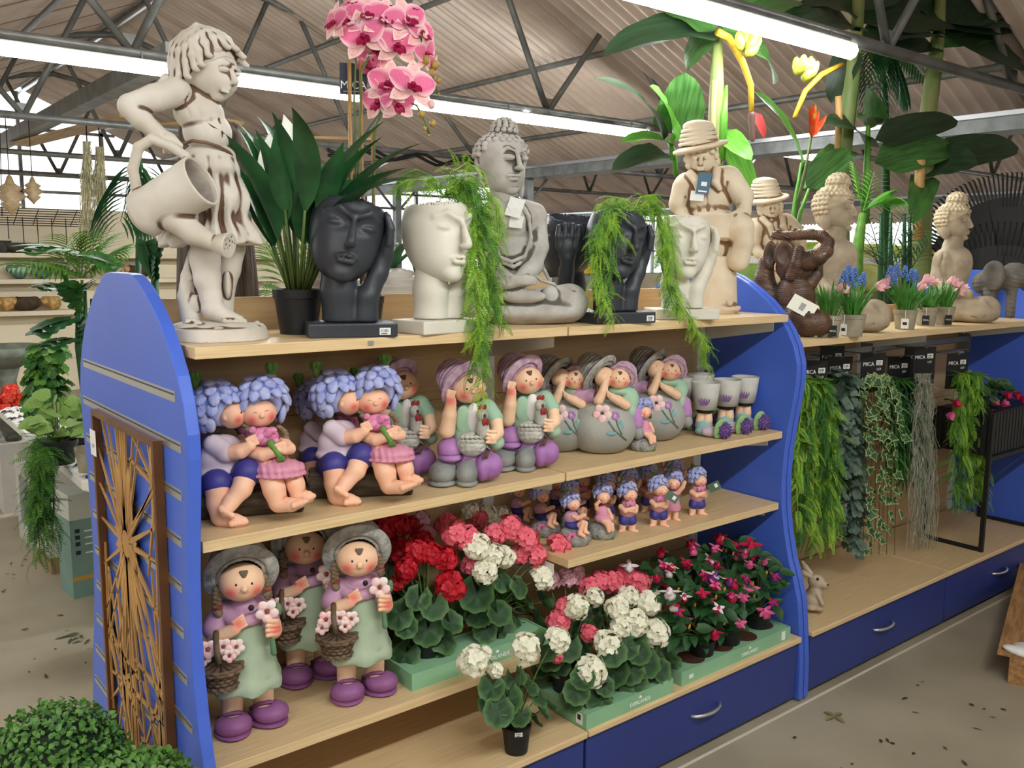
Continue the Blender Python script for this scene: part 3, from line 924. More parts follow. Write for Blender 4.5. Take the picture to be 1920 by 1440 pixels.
hd = [A(G.e(285, 345, 0, 148, 150, 142), 20 * k_), A(G.e(308, 455, 30, 112, 106, 100), 40 * k_), A(G.e(342, 532, 62, 38, 26, 36), 20 * k_), A(G.e(352, 440, 80, 62, 60, 50), 25 * k_)]
hd += [A(G.c((378, 325, 128), (396, 405, 142), 11, 17), 14 * k_), A(G.e(392, 413, 138, 30, 14, 20), 6 * k_)]
hd += G.chain([(278, 326, 134), (325, 300, 142), (370, 318, 132)], 6, 16) + G.chain([(398, 320, 124), (422, 306, 104), (438, 326, 78)], 6, 14)
hd += [A(G.e(326, 352, 128, 41, 18, 22), 4 * k_), SUB(G.chain([(286, 358, 146), (326, 368, 152), (366, 358, 146)], 3)[0][2], 3 * k_), SUB(G.c((326, 368, 153), (366, 360, 147), 3), 3 * k_)]
hd += [A(G.e(420, 356, 100, 24, 16, 22), 4 * k_), SUB(G.c((402, 366, 124), (438, 366, 100), 3), 3 * k_)]
hd += [A(G.e(342, 455, 134, 24, 9, 14), 6 * k_), A(G.e(376, 455, 124, 22, 9, 14), 6 * k_), A(G.e(360, 474, 126, 30, 11, 16), 6 * k_), SUB(G.c((318, 463, 146), (400, 463, 128), 3), 4 * k_)]
hd += [A(G.e(160, 370, 30, 30, 72, 26), 8 * k_), SUB(G.e(162, 350, 56, 14, 34, 14), 6 * k_), A(G.e(178, 465, 34, 24, 56, 20), 8 * k_), SUB(G.e(182, 470, 54, 7, 34, 8), 4 * k_), A(G.e(402, 500, -60, 18, 70, 22), 8 * k_)]
sculpt('head', hd, M_greystone, t, h=6.2 * k_)
hr = [A(G.e(282, 318, -8, 152, 118, 146), 8 * k_), A(G.e(298, 195, -10, 72, 56, 70), 20 * k_), A(G.e(300, 150, -10, 44, 30, 42), 8 * k_), SUB(G.e(330, 420, 110, 190, 185, 150), 4 * k_)]
fu = np.array([.5, 0, .87])
for ring in range(8):
    el = math.radians(2 + 12.5 * ring); n_ = max(4, int(2 * PI * 152 * math.cos(el) / 38))
    for i in range(n_):
        a = 2 * PI * (i + .5 * (ring % 2)) / n_
        dv = np.array([math.cos(a) * math.cos(el), -math.sin(el), math.sin(a) * math.cos(el)])
        if dv @ fu > .50 and el < math.radians(36): continue
        if dv @ fu > .2 and el < math.radians(12): continue
        q = np.array([282, 335, -6]) + dv * np.array([154, 128, 148])
        hr.append(A(G.e(q[0], q[1], q[2], 19, 18, 19), 2 * k_))
for ring in range(5):
    el = math.radians(-5 + 21 * ring); n_ = max(3, int(2 * PI * 66 * math.cos(el) / 34))
    for i in range(n_):
        a = 2 * PI * (i + .5 * (ring % 2)) / n_
        q = np.array([299, 185 + 0, -10]) + np.array([math.cos(a) * math.cos(el) * 68, -math.sin(el) * 62, math.sin(a) * math.cos(el) * 66])
        hr.append(A(G.e(q[0], q[1], q[2], 17, 16, 17), 2 * k_))
sculpt('curled_hair', hr, M_greystone, t, h=5.5 * k_)
for (u, v, w_, ww, hh, a, nm) in ((368, 632, 136, 92, 110, .28, 'hang_tag'), (376, 712, 132, 80, 70, .1, 'hang_tag')):
    M = FR(G.p(u, v, w_ + 10), (math.cos(a), -.25, -math.sin(a)), (0, -1, .2))
    link(nm, MB().box((-ww / 2 * k_, -hh / 2 * k_, 0), (ww / 2 * k_, hh / 2 * k_, .0006)).mesh(nm), t, m=M_paper, M=M)


# --- boy in the straw hat
def boy_ops(t, G):
    k_ = G.k
    st = [A(CONE(G.p(1490, 1232, 0), G.p(1490, 900, 0), 140 * k_, 120 * k_), 12 * k_), A(G.e(1500, 1205, 20, 150, 26, 120), 14 * k_)]
    for i in range(14): st.append(A(G.e(1560 + 18 * (i % 5), 1195 + 9 * (i // 5), 60 + 12 * (i % 3), 17, 11, 17), 4 * k_))
    sculpt('stump', st, M_antique2, t, h=8 * k_)
    b = [A(G.e(1432, 570, 0, 140, 150, 105), 20 * k_), A(G.c((1310, 490, 0), (1540, 462, 0), 76, 84), 24 * k_), A(G.e(1450, 690, 30, 140, 80, 110), 24 * k_), A(G.e(1480, 840, 10, 125, 120, 100), 24 * k_)]
    b += G.chain([(1290, 505, 25), (1268, 600, 40)], [64, 58], 10) + G.chain([(1278, 620, 50), (1300, 680, 85), (1340, 700, 120)], [40, 36, 30], 10)
    b += G.chain([(1565, 480, 20), (1632, 560, 45)], [74, 62], 12) + G.chain([(1640, 580, 50), (1640, 650, 75), (1604, 672, 110)], [46, 40, 34], 10)
    for i in range(4): b += G.chain([(1590, 650 + 12 * i, 135), (1570, 662 + 13 * i, 148)], 9, 3)
    b += G.chain([(1500, 740, 60), (1620, 740, 110), (1640, 820, 110)], [86, 78, 62], 16) + G.chain([(1640, 830, 110), (1620, 920, 90)], [58, 66], 12)
    b += G.chain([(1600, 860, 80), (1545, 1040, 50), (1550, 1130, 60)], [44, 36, 30], 12) + G.chain([(1550, 1145, 60), (1580, 1168, 110)], [28, 20], 8)
    b += [A(G.c((1395, 440, 10), (1398, 390, 16), 46, 44), 10 * k_)]
    for (p, q) in (((1340, 560, 95), (1390, 640, 105)), ((1430, 540, 110), (1440, 640, 112)), ((1500, 520, 100), (1480, 630, 112)), ((1540, 480, 92), (1530, 600, 95)), ((1300, 560, 75), (1275, 640, 80))):
        b.append(SUB(G.c(p, q, 8), 10 * k_))
    b += G.chain([(1330, 430, 60), (1370, 480, 100), (1392, 560, 112)], [26, 24, 16], 8) + G.chain([(1480, 415, 60), (1475, 480, 102), (1500, 520, 106)], [26, 24, 14], 8)
    b += [A(G.e(1392, 340, 14, 84, 96, 84), 10 * k_), A(G.e(1392, 380, 40, 62, 52, 56), 16 * k_), A(G.e(1392, 432, 60, 22, 14, 18), 8 * k_), A(G.c((1386, 345, 98), (1386, 374, 106), 8, 12), 8 * k_)]
    for s, eu in ((-1, 1353), (1, 1420)):
        b += [SUB(G.e(eu, 344, 104, 22, 12, 14), 8 * k_), A(G.e(eu, 348, 84, 19, 10, 13), 3 * k_), SUB(G.c((eu - 18, 354, 96), (eu + 18, 352, 96), 5), 3 * k_), SUB(G.c((eu - 18, 332, 98), (eu + 18, 330, 98), 5), 4 * k_)]
    b += [A(G.c((1368, 400, 94), (1408, 398, 94), 6.5), 4 * k_), A(G.c((1372, 410, 92), (1404, 409, 92), 7), 4 * k_), SUB(G.c((1366, 405, 102), (1410, 404, 102), 2.5), 3 * k_)]
    sculpt('figure', b, M_antique2, t, h=6.2 * k_)
    hr = []
    for u, v, w_ in ((1310, 310, 60), (1305, 345, 45), (1318, 380, 40), (1340, 300, 88), (1375, 292, 98), (1410, 290, 96), (1445, 300, 80), (1470, 325, 55), (1478, 355, 40), (1465, 380, 35)):
        hr += [A(G.e(u, v, w_, 20, 22, 18), 4 * k_), A(G.e(u + 8, v + 12, w_ + 6, 12, 14, 12), 3 * k_)]
    hr.append(A(G.e(1392, 300, 0, 88, 40, 84), 8 * k_))
    sculpt('hair', hr, M_antique2, t, h=5.5 * k_)
    R = rotm((.16, -.2, 0))
    ht = [A(E(G.p(1380, 276, 10), (156 * k_, 150 * k_, 30 * k_), R), 4 * k_), A(CONE(G.p(1372, 268, 10), G.p(1362, 150, -4), 112 * k_, 86 * k_), 10 * k_), A(G.e(1362, 152, -4, 88, 34, 86), 8 * k_), SUB(E(G.p(1385, 312, 14), (142 * k_, 138 * k_, 34 * k_), R), 3 * k_)]
    for i, v in enumerate((250, 225, 200, 175)): ht.append(A(TOR(G.p(1370 - 2 * i, v, 8 - 3 * i), (110 - 6 * i) * k_, 9 * k_, (.12, -.08, 0)), 5 * k_))
    ht.append(A(TOR(G.p(1380, 274, 10), 150 * k_, 11 * k_, (.16, -.2, 0)), 5 * k_))
    sculpt('straw_hat', ht, M_antique2, t, h=5.5 * k_)
    bk = [A(CONE(G.p(1490, 800, 120), G.p(1486, 660, 120), 80 * k_, 102 * k_), 6 * k_), SUB(CONE(G.p(1488, 780, 120), G.p(1486, 640, 120), 70 * k_, 92 * k_), 4 * k_)]
    sculpt('bucket', bk, M_antique2, t, h=6.5 * k_)


loc, mpp = spot(1342, 592, 1.975, Z1)
boy = thing('garden_statue', 'sand coloured boy statue in a straw hat at the end of the top shelf', 'statue', loc, view_rot(*loc[:2]), s=.946)
G = PX(1506, 1232, mpp / 3.0); boy_ops(boy, G); k_ = G.k
boy2 = dup(boy, (*on(1455, 600, y=2.36)[:2], ZT2 - .02), -.5, 'sand coloured boy statue in a straw hat behind the raised elephant trunk')
for (u, v, w_, ww, hh, a, mm) in ((1410, 490, 142, 74, 120, .12, M_bluetag), (1375, 560, 138, 78, 56, .1, M_paper)):
    M = FR(G.p(u, v, w_), (math.cos(a), -.1, -math.sin(a)), (0, -1, .15))
    o = link('hang_tag', MB().box((-ww / 2 * k_, -hh / 2 * k_, 0), (ww / 2 * k_, hh / 2 * k_, .0006)).mesh('hang_tag'), boy, m=mm, M=M)
    if mm is M_bluetag:
        box('tag_label', (-14 * k_, -16 * k_, .0006), (18 * k_, 8 * k_, .0009), M_paper, o)
        box('tag_lines', (-24 * k_, -50 * k_, .0006), (24 * k_, -42 * k_, .0009), M_print, o)


# --- face planters
def face_planter(m, label, loc, rz, group, roll=.2, sx=1):
    t = thing('face_planter', label, 'planter', loc, rz, group, s=1.14)
    box('plinth', (-.088, -.055, 0), (.088, .055, .028), m, t, bevel=.003)
    nk = CHAIN([(-.016 * sx, .008, .03), (-.02 * sx, .004, .09), (-.02 * sx, .0, .15)], [.038, .036, .034], .012)
    nk += CHAIN([(.03 * sx, -.012, .03), (.034 * sx, -.016, .08), (.056 * sx, -.014, .125), (.07 * sx, -.012, .16)], [.026, .022, .019, .019], .008)
    nk += [A(E((.074 * sx, -.014, .178), (.015, .024, .032), (0, .15 * sx, 0)), .006)]
    for i in range(4): nk += CHAIN([(.076 * sx, -.036 + .015 * i, .185), (.079 * sx, -.038 + .017 * i, .215), (.073 * sx, -.036 + .017 * i, .245 - .004 * abs(i - 1.5))], [.0085, .0085, .0065], .002)
    nk.append(SUB(B((0, 0, 0), (.2, .2, .029)), .001))
    sculpt('neck_and_hand', nk, m, t, h=.0034)
    R = rotm((0, roll * sx, 0)); hc = np.array([-.004 * sx, -.002, .207])
    q = lambda x, y, z: hc + R @ np.array([x, y, z])
    e = lambda c, r: E(q(*c), r, R)
    c_ = lambda a, b, ra, rb=None: C(q(*a), q(*b), ra, rb)
    hd = [A(e((0, .006, .012), (.074, .076, .098)), .01), A(e((0, -.014, -.042), (.056, .056, .056)), .025), A(e((0, -.052, -.084), (.02, .016, .014)), .016)]
    hd += [A(c_((0, -.072, .032), (0, -.095, -.02), .0055, .0095), .01), A(e((0, -.088, -.025), (.016, .012, .0075)), .004)]
    for s in (-1, 1):
        hd += [SUB(e((.031 * s, -.074, .014), (.024, .014, .015)), .012), A(e((.030 * s, -.0525, .012), (.0175, .0115, .0086)), .002)]
        hd += [A(c_((.007 * s, -.072, .03), (.03 * s, -.0625, .042), .003), .01), A(c_((.03 * s, -.0625, .042), (.052 * s, -.046, .032), .003), .01)]
        hd += [SUB(e((.034 * s, -.088, -.028), (.014, .01, .02)), .02)]
    hd += [A(c_((-.02, -.068, -.05), (-.005, -.0775, -.0465), .0035, .0048), .002), A(c_((.02, -.068, -.05), (.005, -.0775, -.0465), .0035, .0048), .002), A(c_((-.012, -.0725, -.057), (.012, -.0725, -.057), .0058), .003), SUB(c_((-.022, -.074, -.0512), (.022, -.074, -.0512), .0012), .002)]
    hd += [SUB(e((0, .008, .05), (.064, .064, .085)), .003), SUB(B(q(0, 0, .142), (.2, .2, .055), 0, (0, .1 * sx, 0)), .003)]
    for i in range(7): hd.append(SUB(E((-.07 + .024 * i, -.07 + .02 * (i % 3), .302 + .004 * (i % 2)), .013), .004))
    sculpt('face', hd, m, t, h=.0032)
    return t


gp = 'face planters on the top shelf'
f1 = face_planter(M_bface, 'charcoal face planter holding the pink orchid, beside the potted lily', (1.0, 1.85, Z1), -.36, gp, .22)
w1 = face_planter(M_wface, 'chalk white face planter overflowing with fern, left of the seated grey statue', (1.235, 1.83, Z1), .12, gp, .06)
f2 = dup(f1, (1.845, 1.83, Z1), -.2, 'charcoal face planter draped with fern, right of the seated grey statue', gp)
f3 = dup(f1, (1.825, 2.0, Z1), -2.25, 'charcoal face planter seen in profile just behind the seated grey statue', gp)
w2 = dup(w1, (2.14, 1.835, Z1), -.5, 'chalk white face planter in front of the hatted boy statue', gp)
for f, x in ((f1, .062), (f2, .07)):
    barcode(f, FR((x, -.0556, .012), (1, 0, 0), (0, -1, 0)), .022, .014)
# ------------------------------------------------------------------ plants on the top shelf
M_leafd = mat('dark_glossy_leaf', (46, 98, 54), (30, 72, 40), rough=.38, scale=14, trans=.12)
M_leafm = mat('mid_green_leaf', (66, 122, 48), (46, 96, 40), rough=.45, scale=14, trans=.18)
M_leafl = mat('lime_fern', (164, 204, 76), (130, 178, 58), rough=.5, scale=30, trans=.25)
M_fern = mat('fern_green', (108, 158, 56), (78, 128, 46), rough=.5, scale=30, trans=.2)
M_stem = mat('green_stem', (92, 110, 50), (70, 90, 40), rough=.5, scale=20)
M_cane = mat('bamboo_cane', (170, 132, 84), (140, 104, 62), rough=.5, scale=20, stretch=(6, 6, 1))
M_spathe = mat('white_spathe', (236, 238, 228), rough=.5, trans=.2)
M_soil = mat('dark_soil', (34, 28, 24), (50, 42, 36), rough=.9, scale=60, bump=.4)
M_orch = mat('orchid_petal', (232, 122, 160), (222, 96, 142), rough=.5, scale=30, trans=.2, edge=(246, 206, 214))
M_orch2 = mat('orchid_sepal_back', (232, 150, 168), (240, 208, 190), rough=.5, scale=20, trans=.2, edge=(244, 220, 214))
M_lip = mat('orchid_lip', (150, 18, 66), rough=.45)
M_bud = mat('orchid_bud', (176, 156, 66), (160, 120, 70), rough=.5, scale=30)


def pot(name, r0, r1, h, m, parent, rim=.006, soil=True, n=28):
    mb = MB()
    mb.lathe([(0.0, 0), (r0, 0), (r0 + (r1 - r0) * .78, h * .8), (r1 * .985, h * .8), (r1, h * .81), (r1 + rim * .2, h), (r1 - rim * .6, h), (r1 - rim, h * .84), (r0 + (r1 - r0) * .7, h * .8), (0, h * .8)], n)
    o = mb.build(name, m, parent, True)
    md = o.modifiers.new('edge', 'EDGE_SPLIT'); md.split_angle = .6
    if soil: MB().lathe([(r1 - rim, h * .85), (0, h * .87)], 20).build('soil', M_soil, parent, True)
    return o


# --- peace lily in a black pot
t = thing('potted_lily', 'potted peace lily with dark upright leaves in a black plastic pot', 'plant', (.925, 1.962, Z1), 0)
pot('pot', .043, .058, .105, M_black, t)
rr = random.Random(5)
lances = [new_mesh('leaf', *leaf(.20 + .03 * i, .055 + .006 * (i % 3), 9, lambda q: math.sin(PI * q ** .75) ** 1.1, bend=.35 + .15 * i, fold=.22)[:2], True) for i in range(5)]
vr = view_rot(.925, 1.962)
R0 = rotm((0, 0, vr))
for i in range(34):
    az = rr.uniform(0, 6.28); el = rr.uniform(1.05, 1.42); hgt = rr.uniform(.12, .22)
    base = np.array([.02 * math.cos(az), .02 * math.sin(az), .09]); d = dirv(az, el)
    d2 = d * hgt
    if i > 27: d = dirv(az, rr.uniform(.75, 1.05))
    if d2[0] + d[0] * .27 < -.13:
        d[0], d2[0], base[0] = abs(d[0]) * .5, abs(d2[0]), abs(base[0]); az = math.atan2(d[1], d[0])
    tip = base + d2
    MB().tube([base, base + d2 * .6, tip], [.004, .0035, .003], 5).build('leaf_stalk', M_stem, t, True)
    link('leaf', lances[i % 5], t, m=M_leafd, M=FR(tip - d2 * .05, d, (-math.cos(az), -math.sin(az), .6)) @ TR(rx=rr.uniform(-.5, .5)))
for (x, z, a) in ((-.075, .40, .2), (-.005, .44, -.1)):
    V, F, _ = leaf(.13, .05, 8, lambda q: math.sin(PI * q ** .8), bend=.3, fold=.5)
    p = R0 @ np.array([x, .02, z])
    link('spathe', new_mesh('spathe', V, F, True), t, m=M_spathe, M=FR(p - np.array([0, 0, .06]), R0 @ np.array([a, 0, 1]), R0 @ np.array([.3, -1, 0])))
    MB().tube([(0, 0, .09), p * .6, p - np.array([0, 0, .06])], .003, 5).build('flower_stalk', M_stem, t, True)

# --- orchid standing behind the charcoal planter
loc, mpp = spot(690, 632, 2.0, Z1)
t = thing('orchid', 'artificial orchid with arching sprays of pink blooms on bamboo canes', 'plant', loc, view_rot(*loc[:2]), s=.927)
G = PX(502, 1384, mpp / 2.182); k_ = G.k
pot('pot', .035, .045, .09, M_black, t)
pet = leaf(1, .95, 7, lambda q: math.sin(PI * q ** .72) ** .7, bend=.5, fold=.05, rim=True, cols=2)
sep = leaf(1, .6, 7, lambda q: math.sin(PI * q ** .85) ** .8, bend=.3, fold=.06, rim=True, cols=2)
mp_ = MB().add(pet[0], pet[1], None, pet[2]).mesh('petal', True); ms_ = MB().add(sep[0], sep[1], None, sep[2]).mesh('sepal', True)
lipm = MB()
for a in (-.7, 0, .7):
    q = leaf(.55, .32, 5, bend=-.9, fold=.3); lipm.add(q[0], q[1], TR((0, 0, .04), 0, -.35, a))
lipm.lathe([(0, .0), (.1, .05), (.12, .15), (0, .26)], 8)
lipm = lipm.mesh('lip', True)


def orchid_flower(parent, p, n, s, rollv, back=False):
    n = np.array(n, float); n /= np.linalg.norm(n)
    Mf = np.eye(4); f = FR((0, 0, 0), (0, 0, 1) if abs(n[2]) < .9 else (1, 0, 0), n)
    z = n; x = np.cross((0, 0, 1.0), z); x /= np.linalg.norm(x) + 1e-9; y = np.cross(z, x)
    Mf[:3, 0] = x * s; Mf[:3, 1] = y * s; Mf[:3, 2] = z * s; Mf[:3, 3] = p
    fl = link('flower', lipm, parent, m=M_lip, M=Mf @ TR(rz=rollv - PI / 2))
    for a, kind in ((0, 's'), (2.25, 's'), (-2.25, 's'), (1.2, 'p'), (-1.2, 'p')):
        link('sepal' if kind == 's' else 'petal', ms_ if kind == 's' else mp_, fl, m=M_orch2 if (kind == 's' or back) else M_orch, M=TR((0, 0, .02 if kind == 'p' else -.04), 0, -.12, a + PI))
    return fl


for (u, v, w_, n, s) in ((385, 105, 20, (-.8, -.5, .1), 78), (455, 100, 40, (-.3, -.9, .2), 86), (520, 80, 60, (-.1, -1, .3), 90), (500, 165, 70, (-.2, -1, -.1), 92), (590, 95, 60, (.2, -1, .3), 90), (680, 90, 50, (.35, -.9, .2), 92),
                        (740, 130, 20, (.7, -.7, .1), 84), (470, 30, 10, (-.3, -.7, .8), 70), (560, 190, 40, (.1, -.9, -.4), 82), (640, 190, 60, (.3, -1, -.2), 86), (760, 210, 20, (.8, -.6, -.2), 70), (540, 240, 20, (0, -.8, -.6), 70), (700, 40, 0, (.4, -.5, .8), 66), (620, 40, 0, (0, -.5, .9), 70),
                        (600, 350, 60, (-.3, -1, .1), 88), (700, 355, 70, (.3, -1, .2), 98), (560, 420, 40, (-.6, -.8, -.2), 80), (640, 430, 50, (.2, -.9, -.4), 72), (520, 270, 10, (-.3, -.8, -.5), 60), (790, 260, 10, (.8, -.5, -.3), 46)):
    orchid_flower(t, G.p(u, v, w_), n, s * k_ * 1.2, random.uniform(-.4, .4))
for (pts, r, m, nm) in (([(440, 1300, 0), (440, 255, 20)], 9, M_cane, 'cane'), ([(487, 1300, 10), (487, 250, 15)], 8, M_cane, 'cane'), ([(535, 1300, 0), (534, 525, 0)], 8, M_cane, 'cane'),
                        ([(455, 1300, 5), (460, 800, 8), (458, 400, 10), (470, 200, 20), (540, 90, 30), (640, 70, 30), (740, 150, 25), (770, 240, 20), (800, 330, 20), (812, 375, 20)], 5, M_stem, 'flower_stem'),
                        ([(475, 1300, 5), (472, 700, 18), (490, 300, 25), (540, 200, 40), (600, 170, 40)], 5, M_stem, 'flower_stem'),
                        ([(520, 1300, 0), (532, 800, 5), (545, 520, 12), (580, 430, 25), (640, 400, 40), (720, 430, 40), (760, 500, 40), (775, 555, 40)], 5, M_stem, 'flower_stem')):
    G.tube(MB(), pts, r, 7).build(nm, m, t, True)
for (u, v, w_, r) in ((765, 240, 30, 19), (800, 258, 30, 17), (788, 292, 30, 16), (815, 320, 26, 13), (795, 345, 24, 9), (815, 376, 22, 7), (742, 465, 45, 15), (788, 502, 42, 14), (755, 525, 42, 10), (772, 552, 42, 7), (735, 215, 34, 16), (780, 425, 48, 18)):
    sculpt('bud', [A(G.e(u, v, w_, r, r * 1.15, r))], M_bud if v != 425 else M_orch2, t, h=5 * k_)
tg = link('hang_tag', MB().box((-57 * k_, -65 * k_, 0), (57 * k_, 65 * k_, .001)).mesh('hang_tag'), t, m=mat('navy_card', (40, 44, 58), rough=.6), M=FR(G.p(455, 322, -12), (1, 0, 0), (0, -1, 0)))
text('lettering', 'MICA', 46 * k_, M_print, tg, TR((0, -26 * k_, .0014)))
box('rule', (-42 * k_, -52 * k_, .001), (42 * k_, -50 * k_, .0014), M_print, tg)


# --- ferns
def frond_geo(L, pairs, ll, lw, bend, rnd, taper=.8, ang=1.0):
    mb = MB(); p = np.zeros(3); a = 0.
    ps = []
    for i in range(pairs + 1):
        t_ = i / pairs
        ps.append(p.copy())
        if i > 0:
            sc = (1 - taper * t_) * (.55 + .45 * min(1, 4 * t_))
            for s in (-1, 1):
                d = np.array([math.cos(a) * math.cos(ang), s * math.sin(ang), math.sin(a) * math.cos(ang) + rnd.uniform(-.15, .1)])
                q = p + d * ll * sc; w_ = lw * .5
                n_ = np.array([math.cos(a), 0, math.sin(a)]) * w_
                m_ = (p + q) / 2 + np.array([0, 0, ll * .04])
                mb.add([p, m_ - n_, q, m_ + n_], [(0, 1, 2, 3)])
        p = p + np.array([math.cos(a), 0, math.sin(a)]) * L / pairs; a -= bend / pairs
    mb.tube(ps, [.0012 * (1 - .6 * i / pairs) for i in range(pairs + 1)], 3, False)
    return np.concatenate(mb.V), mb.F


rf = random.Random(11)
FRONDS = [frond_geo(1, 12 + i % 4, .34 - .02 * i, .055, .5 + .25 * i, rf) for i in range(5)]
FERNB = [frond_geo(1, 20, .27, .05, .4 + .3 * i, rf, .75, 1.15) for i in range(4)]


def garland(parent, path, n, size, m, rnd, lib, name='strand', stem=.0022, spread=1.0, down=.5):
    """one hanging strand: a stalk with little fronds all round it"""
    mb = MB(); P = [np.array(q, float) for q in path]
    seg = [np.linalg.norm(b - a) for a, b in zip(P, P[1:])]; tot = sum(seg)
    mb.tube(P, [stem] * (len(P) - 1) + [stem * .4], 4)
    for i in range(n):
        d = tot * (i + rnd.random()) / n; j = 0
        while j < len(seg) - 1 and d > seg[j]: d -= seg[j]; j += 1
        p = P[j] + (P[j + 1] - P[j]) * min(1, d / seg[j]); T = (P[j + 1] - P[j]) / seg[j]
        az = rnd.uniform(0, 6.28)
        o = np.array([math.cos(az), math.sin(az), rnd.uniform(-.3, .5)]) * spread
        dv = T * rnd.uniform(.2, .9) + o + np.array([0, 0, -down * rnd.random()])
        g = lib[rnd.randrange(len(lib))]
        mb.add(g[0], g[1], FR(p, dv, (rnd.uniform(-.4, .4), rnd.uniform(-.4, .4), 1), size * rnd.uniform(.6, 1.15)))
    return mb.build(name, m, parent)


def arc(p0, p1, p2, n=7):
    p0, p1, p2 = map(lambda q: np.array(q, float), (p0, p1, p2))
    return [(1 - s) ** 2 * p0 + 2 * s * (1 - s) * p1 + s * s * p2 for s in [i / n for i in range(n + 1)]]


def fern(name, label, root, k0, strands, mats, size=.055, dens=110, seed=1, potm=True):
    """strands: lists of (px, py, depth y) points read off the photograph"""
    t = thing(name, label, 'plant', root); rnd = random.Random(seed)
    if potm: pot('inner_pot', .03, .036, .05, M_black, t, soil=False)
    for i, pts in enumerate(strands):
        path = [on(px, py, y=y) - np.array(root) for px, py, y in pts]
        full = []
        for a, b in zip(path, path[1:]):
            for s in (0, .5): full.append(a + (b - a) * s)
        full.append(path[-1])
        Ln = sum(np.linalg.norm(b - a) for a, b in zip(full, full[1:]))
        garland(t, full, max(6, int(dens * Ln)), size, mats[i % len(mats)], rnd, FRONDS)
    return t


yA = 1.83
fern('hanging_fern', 'hanging asparagus fern spilling from the chalk white planter past the shelf edge', (1.225, 1.83, Z1 + .2), 1,
     [[(835, 365, yA), (860, 335, yA), (890, 345, yA - .05), (905, 420, yA - .07), (900, 500, yA - .08)],
      [(835, 365, yA), (880, 340, yA), (915, 400, yA - .06), (925, 500, yA - .08), (930, 590, yA - .08)],
      [(840, 365, yA), (880, 350, yA), (900, 440, yA - .07), (895, 560, yA - .08), (905, 660, yA - .085), (905, 740, yA - .085)],
      [(840, 365, yA), (890, 360, yA - .05), (920, 470, yA - .08), (915, 600, yA - .085), (890, 690, yA - .085)],
      [(840, 365, yA), (870, 350, yA), (890, 420, yA - .07), (890, 540, yA - .08), (900, 640, yA - .08)],
      [(830, 365, yA), (800, 340, yA), (770, 335, yA), (745, 350, yA + .02)], [(830, 365, yA), (810, 330, yA + .03), (780, 318, yA + .05), (752, 330, yA + .05)],
      [(835, 365, yA), (845, 325, yA + .02), (875, 305, yA + .03), (900, 318, yA)], [(835, 365, yA), (890, 330, yA - .02), (930, 380, yA - .05), (935, 450, yA - .06)],
      [(835, 365, yA), (890, 355, yA - .05), (905, 480, yA - .08), (925, 560, yA - .09), (935, 610, yA - .09)], [(835, 365, yA), (860, 345, yA), (885, 400, yA - .06), (880, 470, yA - .07), (910, 560, yA - .08)]],
     (M_fern, M_leafl, M_leafl), .068, 170, 2)
yA = 1.83
fern('hanging_fern', 'bright hanging fern draped over the charcoal planter like hair', (1.845, 1.835, Z1 + .2), 1,
     [[(1180, 400, yA), (1160, 385, yA - .02), (1130, 430, yA - .06), (1125, 500, yA - .07), (1135, 580, yA - .07)], [(1180, 400, yA), (1145, 390, yA - .03), (1118, 450, yA - .06), (1120, 530, yA - .07), (1150, 600, yA - .08)],
      [(1180, 400, yA), (1155, 400, yA - .04), (1145, 460, yA - .08), (1140, 540, yA - .08)], [(1190, 400, yA), (1230, 390, yA - .03), (1245, 450, yA - .05), (1255, 530, yA - .06), (1290, 590, yA - .07), (1320, 640, yA - .075), (1325, 690, yA - .075)],
      [(1190, 400, yA), (1235, 400, yA - .03), (1250, 480, yA - .05), (1262, 560, yA - .06), (1300, 610, yA - .07), (1330, 660, yA - .075)], [(1190, 400, yA), (1225, 385, yA), (1245, 420, yA - .03), (1240, 500, yA - .05), (1265, 580, yA - .06)],
      [(1185, 400, yA), (1180, 375, yA), (1150, 370, yA), (1120, 385, yA)], [(1185, 400, yA), (1200, 370, yA), (1225, 365, yA), (1240, 380, yA)], [(1185, 400, yA), (1165, 380, yA), (1135, 395, yA - .05), (1112, 440, yA - .05), (1110, 480, yA - .05)], [(1185, 400, yA), (1215, 375, yA), (1250, 400, yA - .03), (1262, 470, yA - .05), (1270, 540, yA - .06)],
      [(1170, 400, yA), (1150, 400, yA - .07), (1152, 420, yA - .09), (1168, 450, yA - .1)]],
     (M_leafl, M_leafl, M_fern), .06, 170, 4)

# --- things behind the top shelf on its rear side
M_drift = mat('grey_driftwood', (112, 98, 86), (62, 52, 45), rough=.85, scale=14, bump=.5, stretch=(5, 5, .6), wash=((44, 36, 30), .03, .35))


def trunk(label, px, py_top, w_px, h0, y, seed, name='driftwood_trunk'):
    loc, mpp = spot(px, 550, y, Z1 - .02)
    top = on(px, py_top, y=y)[2] - loc[2]; r = w_px * mpp / 2
    t = thing(name, label, 'driftwood', loc, seed)
    rnd = random.Random(seed); ops = []
    for i in range(9):
        a = 2 * PI * i / 9; q = r * .55; hh = top * rnd.uniform(.72, 1.0)
        ops.append(A(C((q * math.cos(a), q * math.sin(a), r * .25), (q * .9 * math.cos(a + .4), q * .9 * math.sin(a + .4), hh - r * .3), r * .5, r * .26), r * .08))
    ops.append(SUB(B((0, 0, -.1), (1, 1, .1)), .001))
    sculpt('trunk', ops, M_drift, t, h=.006)
    return t


